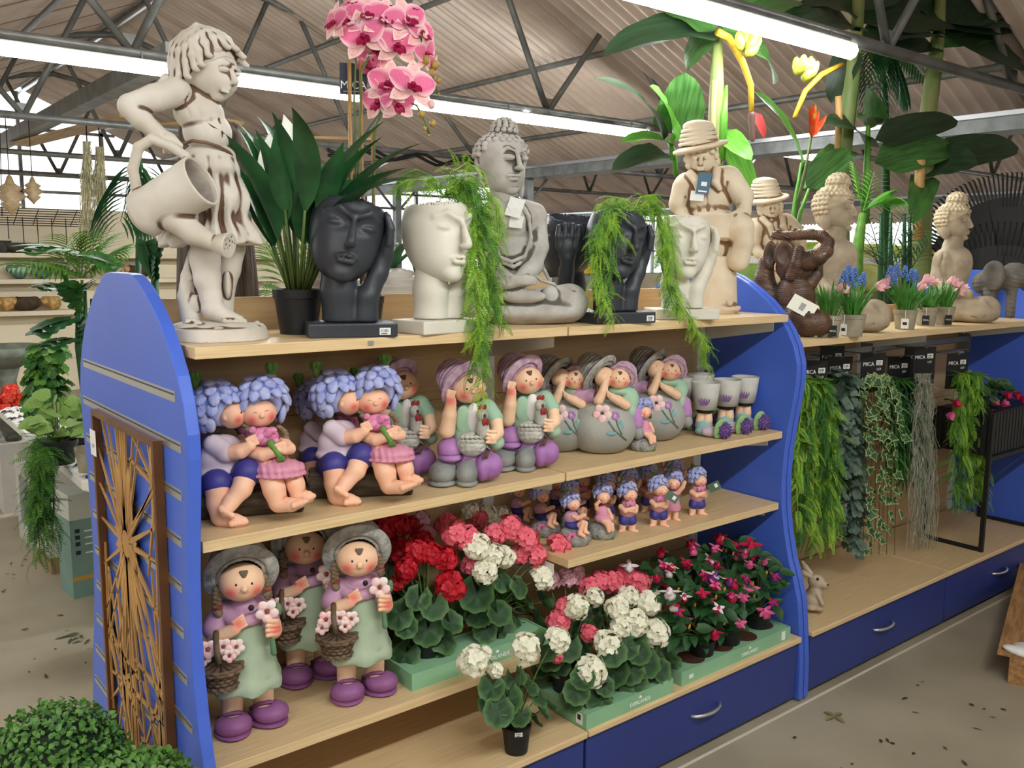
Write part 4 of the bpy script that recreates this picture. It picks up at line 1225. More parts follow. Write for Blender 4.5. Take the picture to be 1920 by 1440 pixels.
trunk('weathered driftwood trunk standing behind the watering statue', 408, 196, 150, .5, 2.36, 1)
trunk('slim weathered driftwood post behind the orchid canes', 640, 300, 36, .4, 2.46, 2)
loc, mpp = spot(296, 556, 2.33, Z1 - .02)
o = sculpt('rock', [A(E((0, 0, .035), (.045, .04, .036), (.2, .3, .4)), .01), A(E((.02, .01, .05), (.03, .03, .03), (.5, .1, 0)), .005), SUB(B((0, 0, -.1), (1, 1, .1)), .001)], mat('slate_rock', (84, 96, 108), (60, 70, 80), scale=25, bump=.5, rough=.85), None, h=.005, loc=loc)
tag(o, 'slate blue rock behind the blue slotted panel top', 'rock')
# white ribbed vases
for i, (px, y, l) in enumerate(((630, 2.3, 'white ribbed vase behind the neck of the charcoal planter'), (735, 2.34, 'white ribbed vase between the charcoal and chalk planters'))):
    loc, mpp = spot(px, 600, y, Z1 - .02)
    t = thing('ribbed_vase', l, 'vase', loc, group='white ribbed vases')
    prof = [(0, 0), (.05, 0)]
    for j in range(8):
        z = .01 + .019 * j; r = .055 + .035 * math.sin(PI * (j + .5) / 8.5)
        prof += [(r * .9, z), (r * 1.08, z + .009), (r * .93, z + .017)]
    prof += [(.045, .168), (.038, .168), (.036, .1), (0, .1)]
    MB().lathe(prof, 36, wob=lambda a, z: .03 * math.sin(6 * a + z * 60)).build('body', mat('white_glaze', (226, 222, 214), rough=.35), t, True)
    fr = MB()
    for j in range(7):
        V, F, _ = leaf(.2, .03, 6, bend=.9); fr.add(V, F, FR((0, 0, .15), dirv(j * .9, .9)))
    fr.build('foliage', M_leafd, t)
t = thing('metal_bust', 'black hat stand bust with silver sequin scarf behind the chalk planter', 'ornament', (*on(800, 600, y=2.34)[:2], Z1 - .02))
sculpt('bust', CHAIN([(0, 0, .0), (0, 0, .12), (0, 0, .2)], [.05, .03, .05], .02) + [A(E((0, 0, .24), (.05, .05, .045)), .01), SUB(B((0, 0, -.1), (1, 1, .1)), .001)], M_black, t, h=.006)
for i in range(4):
    for j in range(3): sculpt('sequin', [A(E((.045 + .004 * j, -.045 + .02 * i, .19 + .028 * j), (.011, .009, .009)))], M_white, t, h=.004) if (i, j) == (0, 0) else None
t = thing('pale_box', 'pale cream carton standing behind the seated grey statue', 'box', (1.93, 2.4, Z1 - .02))
box('carton', (-.12, -.06, 0), (.12, .06, .17), M_cream, t, bevel=.004); box('lid_flap', (-.12, -.062, .14), (.12, -.06, .168), mat('carton_flap', (208, 200, 176)), t)
t = thing('blue_package', 'small blue wrapped package behind the fern draped planter', 'package', (2.27, 2.3, Z1 - .02), .3)
box('wrapper', (-.05, -.03, 0), (.05, .03, .09), mat('blue_wrap', (40, 110, 190), rough=.3), t, bevel=.01); box('fold', (-.05, -.031, .07), (.05, -.03, .075), M_white, t)
# ------------------------------------------------------------------ painted garden figures
M_skin = mat('painted_skin', (242, 204, 170), (236, 192, 156), rough=.5, scale=10, wash=((204, 138, 100), .08, .5), blush=(226, 104, 96))
M_skin2 = mat('painted_skin_pink', (242, 192, 162), (236, 180, 148), rough=.5, scale=10, wash=((206, 132, 100), .08, .5), blush=(220, 92, 92))
M_bhair = mat('petal_hair_blue', (148, 158, 216), (184, 188, 218), rough=.7, scale=22, stretch=(3, 3, 1), bump=.35, bscale=70, contrast=(.35, .7), wash=((108, 116, 180), .02, .4))
M_stemg = mat('painted_green', (112, 150, 66), (76, 118, 46), rough=.55, scale=30)
M_lilac = mat('painted_lilac', (220, 204, 212), (206, 186, 200), rough=.6, scale=12)
M_navy = mat('painted_navy', (66, 62, 142), (54, 50, 122), rough=.5, scale=14)
M_pink = mat('painted_pink', (216, 148, 170), (200, 126, 154), rough=.55, scale=14)
M_bouq = mat('painted_magenta', (210, 112, 160), (226, 150, 186), rough=.6, scale=60, bump=.5)
M_log = mat('painted_log', (98, 84, 68), (58, 48, 38), rough=.8, scale=16, stretch=(1, 4, 4), bump=.5, bscale=40)
M_plait = mat('painted_plait', (140, 120, 96), (106, 86, 66), rough=.7, scale=40, bump=.4)
M_dark = mat('painted_dark', (36, 26, 24), rough=.5)
M_lips = mat('painted_mouth', (150, 66, 54), rough=.5)
M_purp = mat('painted_purple', (182, 132, 188), (156, 102, 166), rough=.55, scale=14, wash=((104, 60, 116), .08, .45))
M_mint = mat('painted_mint', (176, 206, 178), (150, 188, 160), rough=.6, scale=12, wash=((98, 130, 104), .08, .45))
M_boot = mat('painted_boot_grey', (156, 158, 154), (128, 130, 128), rough=.6, scale=16, bump=.15, wash=((84, 86, 84), .08, .45))
M_hatp = mat('painted_straw_pink', (206, 178, 194), (174, 140, 166), rough=.75, scale=50, bump=.5, bscale=90, wash=((126, 90, 122), .02, .3))
M_hatg = mat('painted_straw_grey', (178, 176, 168), (138, 138, 134), rough=.75, scale=50, bump=.5, bscale=90, wash=((88, 88, 82), .02, .3))
M_band = mat('painted_hatband', (118, 82, 136), rough=.6)
M_hen = mat('painted_hen', (200, 198, 188), (166, 164, 156), rough=.6, scale=40, wash=((104, 100, 94), .02, .3))
M_red = mat('painted_red', (150, 40, 42), rough=.5)
M_brown = mat('painted_brown', (104, 74, 54), (80, 56, 40), rough=.6, scale=40)
M_stone = mat('painted_stone', (176, 176, 168), (152, 152, 146), rough=.7, scale=7, bump=.15, bscale=60)
M_petal = mat('painted_petal', (240, 226, 220), (244, 190, 190), rough=.55, scale=30)
M_sage = mat('painted_sage', (176, 190, 162), (140, 160, 136), rough=.6, scale=9, contrast=(.3, .7), wash=((108, 118, 92), .08, .45))
M_mauve = mat('painted_mauve', (202, 160, 186), (182, 138, 168), rough=.6, scale=12)
M_shoe = mat('painted_plum', (158, 100, 152), (126, 72, 122), rough=.5, scale=10, contrast=(.3, .7))
M_basket = mat('painted_wicker', (118, 96, 74), (86, 68, 52), rough=.7, scale=40, wash=((58, 46, 36), .02, .3))
M_teal = mat('painted_teal', (150, 186, 182), (126, 168, 170), rough=.6, scale=12)
M_rough = mat('painted_pebble', (126, 126, 122), (170, 170, 166), rough=.8, scale=60, bump=.9, bscale=110)


def basis(yaw, tilt=0., nod=0.):
    """forward, right, up of a head in (u, v, w) picture axes"""
    F = np.array([math.sin(yaw), 0, math.cos(yaw)]); Rr = np.array([math.cos(yaw), 0, -math.sin(yaw)]); U = np.array([0, -1., 0])
    F, U = F * math.cos(nod) - U * math.sin(nod), U * math.cos(nod) + F * math.sin(nod)
    Rr, U = Rr * math.cos(tilt) + U * math.sin(tilt), U * math.cos(tilt) - Rr * math.sin(tilt)
    return F, Rr, U


def uvw2xyz(d): return np.array([d[0], -d[2], -d[1]])


def kid_head(G, t, c, r, yaw=0., tilt=0., nod=0., skin=None, eyes='dot', fringe=None, ear=(1, -1), h=5.5, smile=.22, er=.055):
    k_ = G.k; c3 = G.p(*c); F, Rr, U = (uvw2xyz(q) for q in basis(yaw, tilt, nod))
    r3 = np.array(r) * k_
    B3 = np.stack([Rr, F, U], 1)

    def s(a, b, q=1.0):
        z = math.sqrt(max(.02, 1 - a * a - b * b))
        return c3 + q * (Rr * a * r3[0] + U * b * r3[1] + F * z * r3[2])
    ops = [A(E(c3, (r3[0], r3[2], r3[1]), B3), .004), A(E(s(0, -.35, .38), (r3[0] * .84, r3[2] * .58, r3[1] * .62), B3), .01), A(E(s(0, -.06, 1.05), r3[0] * .15), .0015)]
    for e in ear: ops.append(A(E(c3 + Rr * r3[0] * .98 * e - U * r3[1] * .12, (r3[0] * .13, r3[0] * .16, r3[0] * .2), B3), .003))
    hd = sculpt('head', ops, skin or M_skin, t, h=h * k_, blush=[(s(.55, -.28), r3[0] * .3), (s(-.55, -.28), r3[0] * .3)])
    for sg in (-1, 1):
        if eyes == 'dot':
            sculpt('eye', [A(E(s(.33 * sg, .16, 1.01), (er * r3[0], er * r3[0] * .7, er * 1.35 * r3[0]), B3))], M_dark, hd, h=er * r3[0] * .45)
        else:
            MB().tube([s(.33 * sg + .13 * q, .14 + .09 * (1 - q * q), 1.015) for q in (-1, -.5, 0, .5, 1)], .022 * r3[0], 5).build('eye', M_dark, hd, True)
    MB().tube([s(smile * q, -.34 + .12 * q * q, 1.02) for q in (-1, -.5, 0, .5, 1)], .026 * r3[0], 5).build('mouth', M_lips, hd, True)
    if fringe:
        fo = []
        for q in (-.12, 0, .12): fo.append(A(C(s(q, .72, 1.03), s(q * .5, .5, 1.03), .08 * r3[0], .03 * r3[0]), .002))
        sculpt('fringe', fo, fringe, hd, h=.03 * r3[0] + .0006)
    return hd


def petal_hair(G, t, c, r, yaw, h=7, seed=0, tilt=0., open_=.62, size=.34, rows=(78, 55, 34, 12, -10, -32), nod=0., m=None, under=-.5):
    k_ = G.k; c3 = G.p(*c); r3 = np.array([r[0], r[2], r[1]]) * k_
    F, Rr, U = (uvw2xyz(q) for q in basis(yaw, tilt, nod)); rnd = random.Random(seed)
    ops = [A(E(c3 + U * r3[2] * .12, r3 * .9), .004)]
    for ri, deg in enumerate(rows):
        el = math.radians(deg); n = max(4, int(2 * PI * math.cos(el) / (size * .98)))
        for i in range(n):
            a = 2 * PI * (i + .5 * (ri % 2)) / n + rnd.uniform(-.08, .08)
            d = (Rr * math.sin(a) + F * math.cos(a)) * math.cos(el) + U * math.sin(el)
            if d @ F > open_ and deg < 20: continue
            if d @ F > .25 and deg < 0: continue
            dn = -U + d * (d @ U); dn = dn / (np.linalg.norm(dn) + 1e-9) if deg < 85 else Rr
            lg = dn * .97 + d * .22; lg /= np.linalg.norm(lg); sd = np.cross(d, lg); sd /= np.linalg.norm(sd)
            Rm = np.stack([sd, np.cross(lg, sd), lg], 1)
            s_ = r3.mean() * size
            ops.append(A(E(c3 + d * r3 * 1.0 + dn * s_ * .3, (s_ * .6, s_ * .36, s_ * rnd.uniform(.85, 1.15)), Rm), .0015))
    ops.append(SUB(E(c3 + F * r3.mean() * .95 + U * r3[2] * under, (r3[0] * .66, r3[0] * .7, r3[2] * .74)), .002))
    return sculpt('hair', ops, m or M_bhair, t, h=h * k_)


def sprout(G, t, u, v, w_, r, h=4, lean=0.):
    k_ = G.k
    ops = [A(G.c((u, v + r * .9, w_), (u + lean, v, w_), r * .55, r * .6), 2 * k_)]
    for i in range(6):
        a = i * PI / 3
        ops.append(A(G.e(u + lean + r * .55 * math.cos(a), v - r * .35, w_ + r * .55 * math.sin(a), r * .34, r * .6, r * .34), 2 * k_))
    return sculpt('stem', ops, M_stemg, t, h=h * k_)


def toes(G, p, q, n, r0, r1, w_=(0, 0, 1)):
    return [A(G.e(p[0] + (q[0] - p[0]) * i / (n - 1), p[1] + (q[1] - p[1]) * i / (n - 1), p[2] + (q[2] - p[2]) * i / (n - 1), r0 + (r1 - r0) * i / (n - 1), (r0 + (r1 - r0) * i / (n - 1)) * 1.1, (r0 + (r1 - r0) * i / (n - 1)) * 1.2), 3 * G.k) for i in range(n)]


def fingers(G, base, tip, n, r, sp):
    o = []
    for i in range(n):
        f = i - (n - 1) / 2
        o.append(A(G.c(tuple(np.array(base) + np.array(sp) * f), tuple(np.array(tip) + np.array(sp) * f * 1.15), r, r * .85), 1.5 * G.k))
    return o


def figure_spot(px, py, y, z): return spot(px, py, y, z)


# --- couple sitting on a log
loc, mpp = spot(687, 950, 1.878, Z2)
c2 = thing('couple_figure', 'embracing blue-haired couple figure on a log, right one of the two in front', 'figurine', loc, view_rot(.983, 1.86), 'embracing couple figures')
G = PX(1371, 1112, mpp / 3.84, .27); k_ = G.k; t = c2
lg = [A(CONE(G.p(975, 1000, -40), G.p(1700, 1000, -40), 112 * k_, 108 * k_), 8 * k_)]
for i in range(8): lg.append(A(G.c((985, 1000 + 85 * math.sin(i * .8), -40 + 100 * math.cos(i * .8)), (1690, 1000 + 85 * math.sin(i * .8 + .5), -40 + 100 * math.cos(i * .8 + .5)), 20), 8 * k_))
lg += [SUB(B(G.p(1371, 1112, 0) - np.array([0, 0, .2]), (1, 1, .2)), .001)]
sculpt('log', lg, M_log, t, h=8 * k_)
sculpt('shirt', [A(G.e(1185, 735, -10, 150, 140, 115), 20 * k_), A(G.e(1200, 640, -20, 110, 80, 90), 20 * k_), A(G.e(1200, 800, 0, 180, 60, 120), 20 * k_)] + G.chain([(1140, 630, 40), (1210, 690, 90)], [66, 68], 10), M_lilac, t, h=7 * k_)
sculpt('shorts', G.chain([(1120, 880, 0), (1150, 880, 120)], [100, 92], 14) + G.chain([(1290, 870, 0), (1335, 830, 130)], [100, 94], 14), M_navy, t, h=7 * k_)
sculpt('leg', G.chain([(1152, 900, 130), (1150, 1010, 150), (1160, 1090, 160)], [82, 70, 62], 16) + G.chain([(1165, 1112, 165), (1250, 1132, 210), (1296, 1140, 225)], [54, 46, 34], 14) + toes(G, (1226, 1146, 248), (1316, 1144, 246), 5, 22, 17), M_skin2, t, h=6 * k_)
sculpt('leg', G.chain([(1325, 860, 150), (1300, 930, 190), (1230, 1010, 220)], [76, 64, 52], 16) + G.chain([(1225, 1015, 225), (1195, 1058, 258)], [54, 46], 12) + toes(G, (1166, 1050, 285), (1232, 1096, 282), 5, 22, 18), M_skin2, t, h=6 * k_)
sculpt('arm', G.chain([(1225, 692, 100), (1300, 690, 140), (1360, 660, 160)], [54, 50, 38], 10) + fingers(G, (1350, 640, 172), (1400, 622, 168), 4, 12, (6, 14, 0)), M_skin2, t, h=5 * k_)
kid_head(G, t, (1262, 435, 10), (92, 98, 92), .95, .05, skin=M_skin2, ear=(-1,), er=.07)
petal_hair(G, t, (1160, 385, -10), (148, 165, 140), .95, seed=1, open_=.55, size=.42)
sprout(G, t, 1045, 205, -10, 52, lean=-8)
sculpt('dress', [A(G.e(1450, 640, 0, 110, 110, 95), 16 * k_), A(G.e(1480, 760, 30, 130, 90, 120), 20 * k_), A(G.e(1545, 815, 150, 160, 62, 118), 20 * k_), A(G.e(1545, 850, 160, 172, 22, 124), 8 * k_)], M_pink, t, h=7 * k_,
       disp=lambda x, y, z: .0012 * np.cos(x * 420 + z * 60))
sculpt('leg', G.chain([(1480, 840, 150), (1500, 950, 200), (1520, 1030, 215)], [84, 72, 62], 16) + G.chain([(1525, 1048, 220), (1600, 1058, 270), (1655, 1050, 285)], [56, 46, 34], 12) + toes(G, (1610, 1062, 305), (1694, 1040, 300), 5, 25, 18), M_skin2, t, h=6 * k_)
sculpt('leg', G.chain([(1615, 830, 130), (1640, 930, 180), (1650, 990, 190)], [66, 58, 52], 16) + G.chain([(1655, 1004, 192), (1712, 1016, 222)], [48, 42], 12) + toes(G, (1690, 1032, 250), (1748, 1012, 240), 5, 21, 16), M_skin2, t, h=6 * k_)
sculpt('arm', G.chain([(1370, 690, 80), (1440, 720, 140), (1530, 700, 180)], [46, 44, 36], 10) + fingers(G, (1520, 690, 196), (1580, 672, 190), 4, 12, (3, 14, 0)), M_skin2, t, h=5 * k_)
sculpt('arm', G.chain([(1580, 640, 60), (1612, 690, 120), (1570, 700, 170)], [38, 38, 32], 10), M_skin2, t, h=5 * k_)
bq = [A(G.e(1450, 600, 110, 95, 60, 50), 8 * k_)]
for i in range(16): bq.append(A(G.e(1380 + 150 * ((i * .618) % 1), 560 + 80 * ((i * .37) % 1), 140 + 14 * math.sin(i), 26, 24, 22), 3 * k_))
b_ = sculpt('bouquet', bq, M_bouq, t, h=5.5 * k_)
sculpt('bouquet_stems', G.chain([(1490, 650, 175), (1540, 740, 215)], [26, 18], 4) + [A(G.e(1530 + 18 * i, 758, 218, 11, 20, 11), 2 * k_) for i in range(3)], M_stemg, b_, h=5 * k_)
kid_head(G, t, (1428, 440, 30), (112, 98, 95), .12, .12, skin=M_skin2, eyes='closed', ear=(1,))
petal_hair(G, t, (1458, 360, -15), (150, 165, 140), .1, seed=2, open_=.5, tilt=.1, size=.42)
sprout(G, t, 1512, 160, -15, 50, lean=8)
for pts in ([(1345, 520, 60), (1362, 560, 90), (1390, 580, 105)], [(1560, 540, 40), (1588, 570, 60), (1592, 610, 70)]):
    pl = []
    for i in range(4):
        f = i / 3; a, b = (pts[0], pts[1]) if f < .5 else (pts[1], pts[2]); g = f * 2 if f < .5 else f * 2 - 1
        q = [a[j] + (b[j] - a[j]) * g for j in range(3)]
        pl += [A(G.e(q[0] - 7, q[1], q[2], 20, 15, 20), 2 * k_), A(G.e(q[0] + 9, q[1] + 9, q[2], 18, 14, 20), 2 * k_)]
    sculpt('plait', pl, M_plait, t, h=4.5 * k_)
gc = 'embracing couple figures'
dup(c2, (.768, 1.888, Z2), view_rot(.735, 1.86) + .03, 'embracing blue-haired couple figure on a log, nearest the blue slotted panel', gc, .99)
dup(c2, (.80, 2.03, Z2), view_rot(.735, 1.86), 'shadowed blue-haired couple figure in the back row, left', gc, .86)
dup(c2, (1.06, 2.03, Z2), view_rot(.983, 1.86), 'shadowed blue-haired couple figure in the back row, right', gc, .86)


# --- boy hugging a hen
def tilt_disc(G, c, N, R, th): 
    n = uvw2xyz(np.array(N, float)); n /= np.linalg.norm(n)
    M = FR((0, 0, 0), n); Rm = np.stack([M[:3, 1], M[:3, 2], M[:3, 0]], 1)
    return E(G.p(*c), (R * G.k, R * G.k, th * G.k), Rm), n, Rm


def straw_hat(G, t, c, N, R, rc, hc, m, band, h=5.5, ring=16, dome=1.0, off=0.55):
    """brim disc at c facing N with the crown behind it"""
    k_ = G.k; d, n, Rm = tilt_disc(G, c, N, R, R * .14); c3 = G.p(*c)
    cr = c3 - n * hc * k_ * off
    ops = [A(d, 4 * k_), A(E(cr, (rc * k_, rc * k_, hc * k_ * dome), Rm), 8 * k_), SUB(E(c3 + n * R * .24 * k_, (R * .93 * k_, R * .93 * k_, R * .2 * k_), Rm), 4 * k_), SUB(E(cr + n * 14 * k_, (rc * .86 * k_, rc * .86 * k_, hc * .86 * k_), Rm), 4 * k_)]
    top = cr - n * hc * k_

    def dsp(x, y, z):
        dd = np.sqrt((x - top[0]) ** 2 + (y - top[1]) ** 2 + (z - top[2]) ** 2)
        return 3.2 * k_ * np.cos(2 * PI * dd / (ring * 1.6 * k_))
    ht = sculpt('straw_hat', ops, m, t, h=h * k_, disp=dsp)
    if band:
        M = np.eye(4); M[:3, :3] = Rm; M[:3, 3] = c3 - n * R * .1 * k_
        bw = hc * .16 * k_
        rr0 = rc * k_ * 1.0
        MB().lathe([(rr0 * 1.0, -bw), (rr0 * 1.03, -bw), (rr0 * 1.03, bw), (rr0 * 1.0, bw), (rr0 * 1.0, -bw)], 40, M).build('hat_band', band, ht, True)
    return ht


loc, mpp = spot(876, 912, 1.868, Z2)
cb = thing('hen_boy_figure', 'sitting boy figure in a purple straw hat hugging a hen, behind the fern tips', 'figurine', loc, view_rot(loc[0], loc[1]), 'boys hugging hens')
G = PX(580, 1150, mpp / 4.174, .25); k_ = G.k; t = cb
for (u, v, w_, ru, rv, rw) in ((390, 1095, 150, 108, 82, 120), (578, 1098, 160, 84, 92, 110)):
    bt = sculpt('boot', [A(G.e(u, v, w_, ru, rv, rw), 8 * k_), A(G.e(u + 20, v - 50, w_ - 60, ru * .8, 70, 80), 14 * k_), SUB(B(G.p(580, 1150, 0) - np.array([0, 0, .1]), (1, 1, .1)), .001)], M_boot, t, h=6 * k_)
    z0 = .0
    sculpt('sole', [A(E(G.p(u, v, w_) * np.array([1, 1, 0]) + np.array([0, 0, 22 * k_]), (ru * 1.0 * k_, rw * 1.02 * k_, 30 * k_)), 2 * k_), SUB(B(np.array([0, 0, -.1]), (1, 1, .1)), .001)], M_boot, bt, h=6 * k_)
sculpt('trousers', [A(G.e(600, 980, 10, 190, 110, 120), 20 * k_), A(G.e(445, 915, 80, 98, 92, 110), 16 * k_), A(G.e(450, 975, 110, 92, 40, 105), 10 * k_), A(G.e(745, 1040, 70, 112, 108, 125), 16 * k_), A(G.e(700, 1060, 110, 60, 100, 100), 10 * k_), SUB(B(np.array([0, 0, -.1]), (1, 1, .1)), .001)], M_purp, t, h=7 * k_)
sculpt('shirt', [A(G.e(605, 740, -10, 165, 190, 115), 20 * k_), A(G.e(700, 600, -10, 90, 60, 80), 20 * k_), A(G.e(800, 860, 10, 70, 60, 80), 20 * k_)] + G.chain([(735, 600, 10), (790, 675, 40)], [72, 66], 10) + [A(G.e(548, 690, 85, 60, 108, 26), 6 * k_)], M_mint, t, h=7 * k_)
sculpt('undershirt', [A(G.e(630, 690, 70, 62, 130, 50), 8 * k_)], M_white, t, h=7 * k_)
sculpt('arm', G.chain([(425, 775, 95), (445, 660, 118), (455, 575, 118)], [64, 54, 42], 12) + [A(G.e(455, 550, 118, 40, 48, 36), 8 * k_)] + fingers(G, (450, 530, 130), (462, 480, 122), 4, 11, (15, 3, -4)), M_skin, t, h=6 * k_, blush=[(G.p(455, 560, 150), 40 * k_)])
sculpt('arm', G.chain([(800, 700, 60), (812, 790, 110), (770, 835, 160)], [52, 48, 42], 12) + fingers(G, (790, 830, 178), (728, 825, 190), 4, 15, (0, 25, 0)), M_skin, t, h=6 * k_)
hn = [A(G.e(615, 880, 150, 115, 95, 66), 16 * k_), A(G.e(695, 760, 165, 52, 90, 46), 16 * k_), A(G.e(690, 665, 175, 44, 48, 38), 10 * k_)]
for i in range(5):
    for j in range(4): hn.append(A(G.e(545 + 34 * i + 8 * (j % 2), 830 + 32 * j, 196 + 14 * math.sin(i * .8) - 4 * abs(j - 1.5), 22, 15, 12), 1.5 * k_))
hen = sculpt('hen', hn, M_hen, t, h=5 * k_)
sculpt('comb', [A(G.e(672 + 14 * i, 612 - 8 * (i % 2), 178, 13, 20, 11), 3 * k_) for i in range(4)], M_red, hen, h=4 * k_)
sculpt('wattle', [A(G.e(706, 722, 216, 14, 28, 12), 3 * k_), A(G.e(732, 718, 210, 14, 28, 12), 3 * k_)], M_red, hen, h=4 * k_)
sculpt('beak', [A(G.c((712, 672, 208), (716, 692, 224), 14, 5), 2 * k_)], M_brown, hen, h=4 * k_)
sculpt('hen_foot', [A(G.c((735, 940, 185), (700 + 26 * i, 985, 195), 13, 10), 3 * k_) for i in range(2)] + [A(G.c((765, 915, 185), (795, 935, 190), 13, 10), 3 * k_)], M_brown, hen, h=4 * k_)
kid_head(G, t, (590, 455, 30), (126, 112, 106), .3, .14, ear=(1,), fringe=M_brown)
straw_hat(G, t, (548, 420, 5), (.62, .45, .62), 215, 150, 165, M_hatp, M_band)
gb = 'boys hugging hens'
dup(cb, (1.575, 1.90, Z2), view_rot(1.5, 1.85), 'sitting boy figure in a purple straw hat hugging a hen, beside the flowered stone ball', gb)
dup(cb, (1.24, 2.02, Z2), view_rot(1.2, 1.9), 'shadowed boy figure in a purple straw hat hugging a hen, in the back row', gb)

# --- couple leaning over a flowered stone ball
loc, mpp = spot(1127, 850, 1.918, Z2)
sb = thing('stone_couple_figure', 'hatted couple figure leaning on a stone ball, front one beside the hen boy', 'figurine', loc, view_rot(loc[0], loc[1]), 'couples on stone balls')
G = PX(428, 828, mpp / 4.0, .225); k_ = G.k; t = sb
BC, BR = np.array([428, 655, 0.]), np.array([256, 212, 235.])
ball = sculpt('stone_ball', [A(G.e(*BC, *BR), 4 * k_), SUB(B(np.array([0, 0, -.1]), (1, 1, .1)), .008)], M_stone, t, h=8 * k_)


def on_ball(u, v, q=1.0):
    a = (u - BC[0]) / BR[0]; w_ = 0
    for _ in range(8):
        b = ((v - BC[1]) - w_ * G.s) / BR[1]
        w_ = BR[2] * math.sqrt(max(.01, 1 - a * a - b * b)) * q
    return (u, v, w_)


fl = sculpt('relief_flower', [A(G.e(*on_ball(430 + 42 * math.cos(a), 560 + 42 * math.sin(a), 1.02), 30, 30, 12), 3 * k_) for a in [0.3 + i * 1.2566 for i in range(5)]], M_petal, ball, h=4.5 * k_)
sculpt('flower_centre', [A(G.e(*on_ball(430, 560, 1.07), 13, 13, 9))], M_brown, fl, h=4 * k_)
sculpt('relief_flower', [A(G.e(*on_ball(525 + 22 * math.cos(i * .7), 575 + 24 * math.sin(i * .7), 1.02), 12, 12, 9), 2 * k_) for i in range(9)], M_purp, ball, h=4 * k_)
mb = MB()
for pts in ([(475, 618), (520, 680), (570, 720), (608, 748)], [(535, 610), (545, 650), (575, 715)], [(500, 700), (540, 695)]):
    G.tube(mb, [on_ball(*q, 1.02) for q in pts], 7, 6)
mb.build('relief_stem', mat('painted_grey_green', (112, 130, 118), (94, 112, 102), scale=20), ball, True)
sculpt('relief_leaf', [A(G.e(*on_ball(572, 640, 1.01), 20, 38, 10), 3 * k_)], M_teal, ball, h=4.5 * k_)
sculpt('relief_leaf', [A(G.e(*on_ball(495, 706, 1.01), 40, 18, 10), 3 * k_)], M_teal, ball, h=4.5 * k_)
# girl lying over the left
sculpt('girl_blouse', [A(G.e(280, 425, -20, 115, 80, 90), 16 * k_), A(G.e(360, 430, 30, 70, 50, 60), 16 * k_)], M_mauve, t, h=7 * k_)
sculpt('girl_trousers', G.chain([(215, 470, -40), (180, 540, -10), (165, 590, 10)], [90, 80, 66], 16), M_teal, t, h=7 * k_)
sculpt('girl_leg', G.chain([(160, 620, 10), (150, 670, 20)], [48, 40], 10), M_skin, t, h=7 * k_)
sculpt('girl_shoe', [A(G.e(142, 720, 30, 50, 56, 70), 10 * k_), SUB(B(np.array([0, 0, -.1]), (1, 1, .1)), .001)], M_shoe, t, h=7 * k_)
sculpt('girl_arm', G.chain([(400, 465, 110), (432, 400, 105), (448, 330, 95)], [38, 33, 27], 10) + fingers(G, (448, 310, 100), (458, 268, 96), 4, 9, (11, 2, 0)), M_skin, t, h=5 * k_)
kid_head(G, t, (440, 290, 30), (80, 76, 74), 1.0, .1, ear=(), er=.07)
straw_hat(G, t, (405, 265, 0), (.68, .5, .42), 175, 118, 130, M_hatg, M_band, ring=13)
pl = []
for i in range(5): pl += [A(G.e(392 - 4 * i, 370 + 17 * i, 95, 14, 12, 14), 2 * k_)]
sculpt('plait', pl, M_brown, t, h=4.5 * k_)
# boy on the right
sculpt('boy_shirt', [A(G.e(610, 440, -30, 90, 100, 90), 16 * k_), A(G.e(545, 385, 10, 85, 40, 60), 14 * k_), A(G.e(640, 520, -20, 40, 70, 70), 14 * k_)], M_mint, t, h=7 * k_)
sculpt('boy_arm', G.chain([(600, 490, 90), (540, 460, 130), (500, 440, 130)], [36, 34, 28], 10) + fingers(G, (495, 436, 138), (465, 418, 134), 4, 9, (3, 11, 0)), M_skin, t, h=5 * k_)
sculpt('boy_trousers', G.chain([(670, 540, -30), (690, 620, -20)], [56, 50], 10), M_purp, t, h=7 * k_)
sculpt('boy_shoe', [A(G.e(700, 690, -20, 46, 50, 60), 8 * k_)] + G.chain([(692, 625, -20), (698, 670, -20)], [40, 40], 8), M_boot, t, h=7 * k_)
kid_head(G, t, (545, 300, 40), (80, 76, 72), .1, -.08, ear=(1,), fringe=M_brown, er=.06)
straw_hat(G, t, (572, 285, 10), (-.25, .42, .85), 112, 95, 90, M_hatp, None, ring=12)
gs = 'couples on stone balls'
dup(sb, (2.16, 1.955, Z2), view_rot(2.1, 1.9) + .1, 'hatted couple figure leaning on a stone ball, right one behind the fairy', gs)
dup(sb, (1.80, 2.015, Z2), view_rot(1.7, 1.9), 'shadowed hatted couple figure on a stone ball, in the back row', gs, .97)

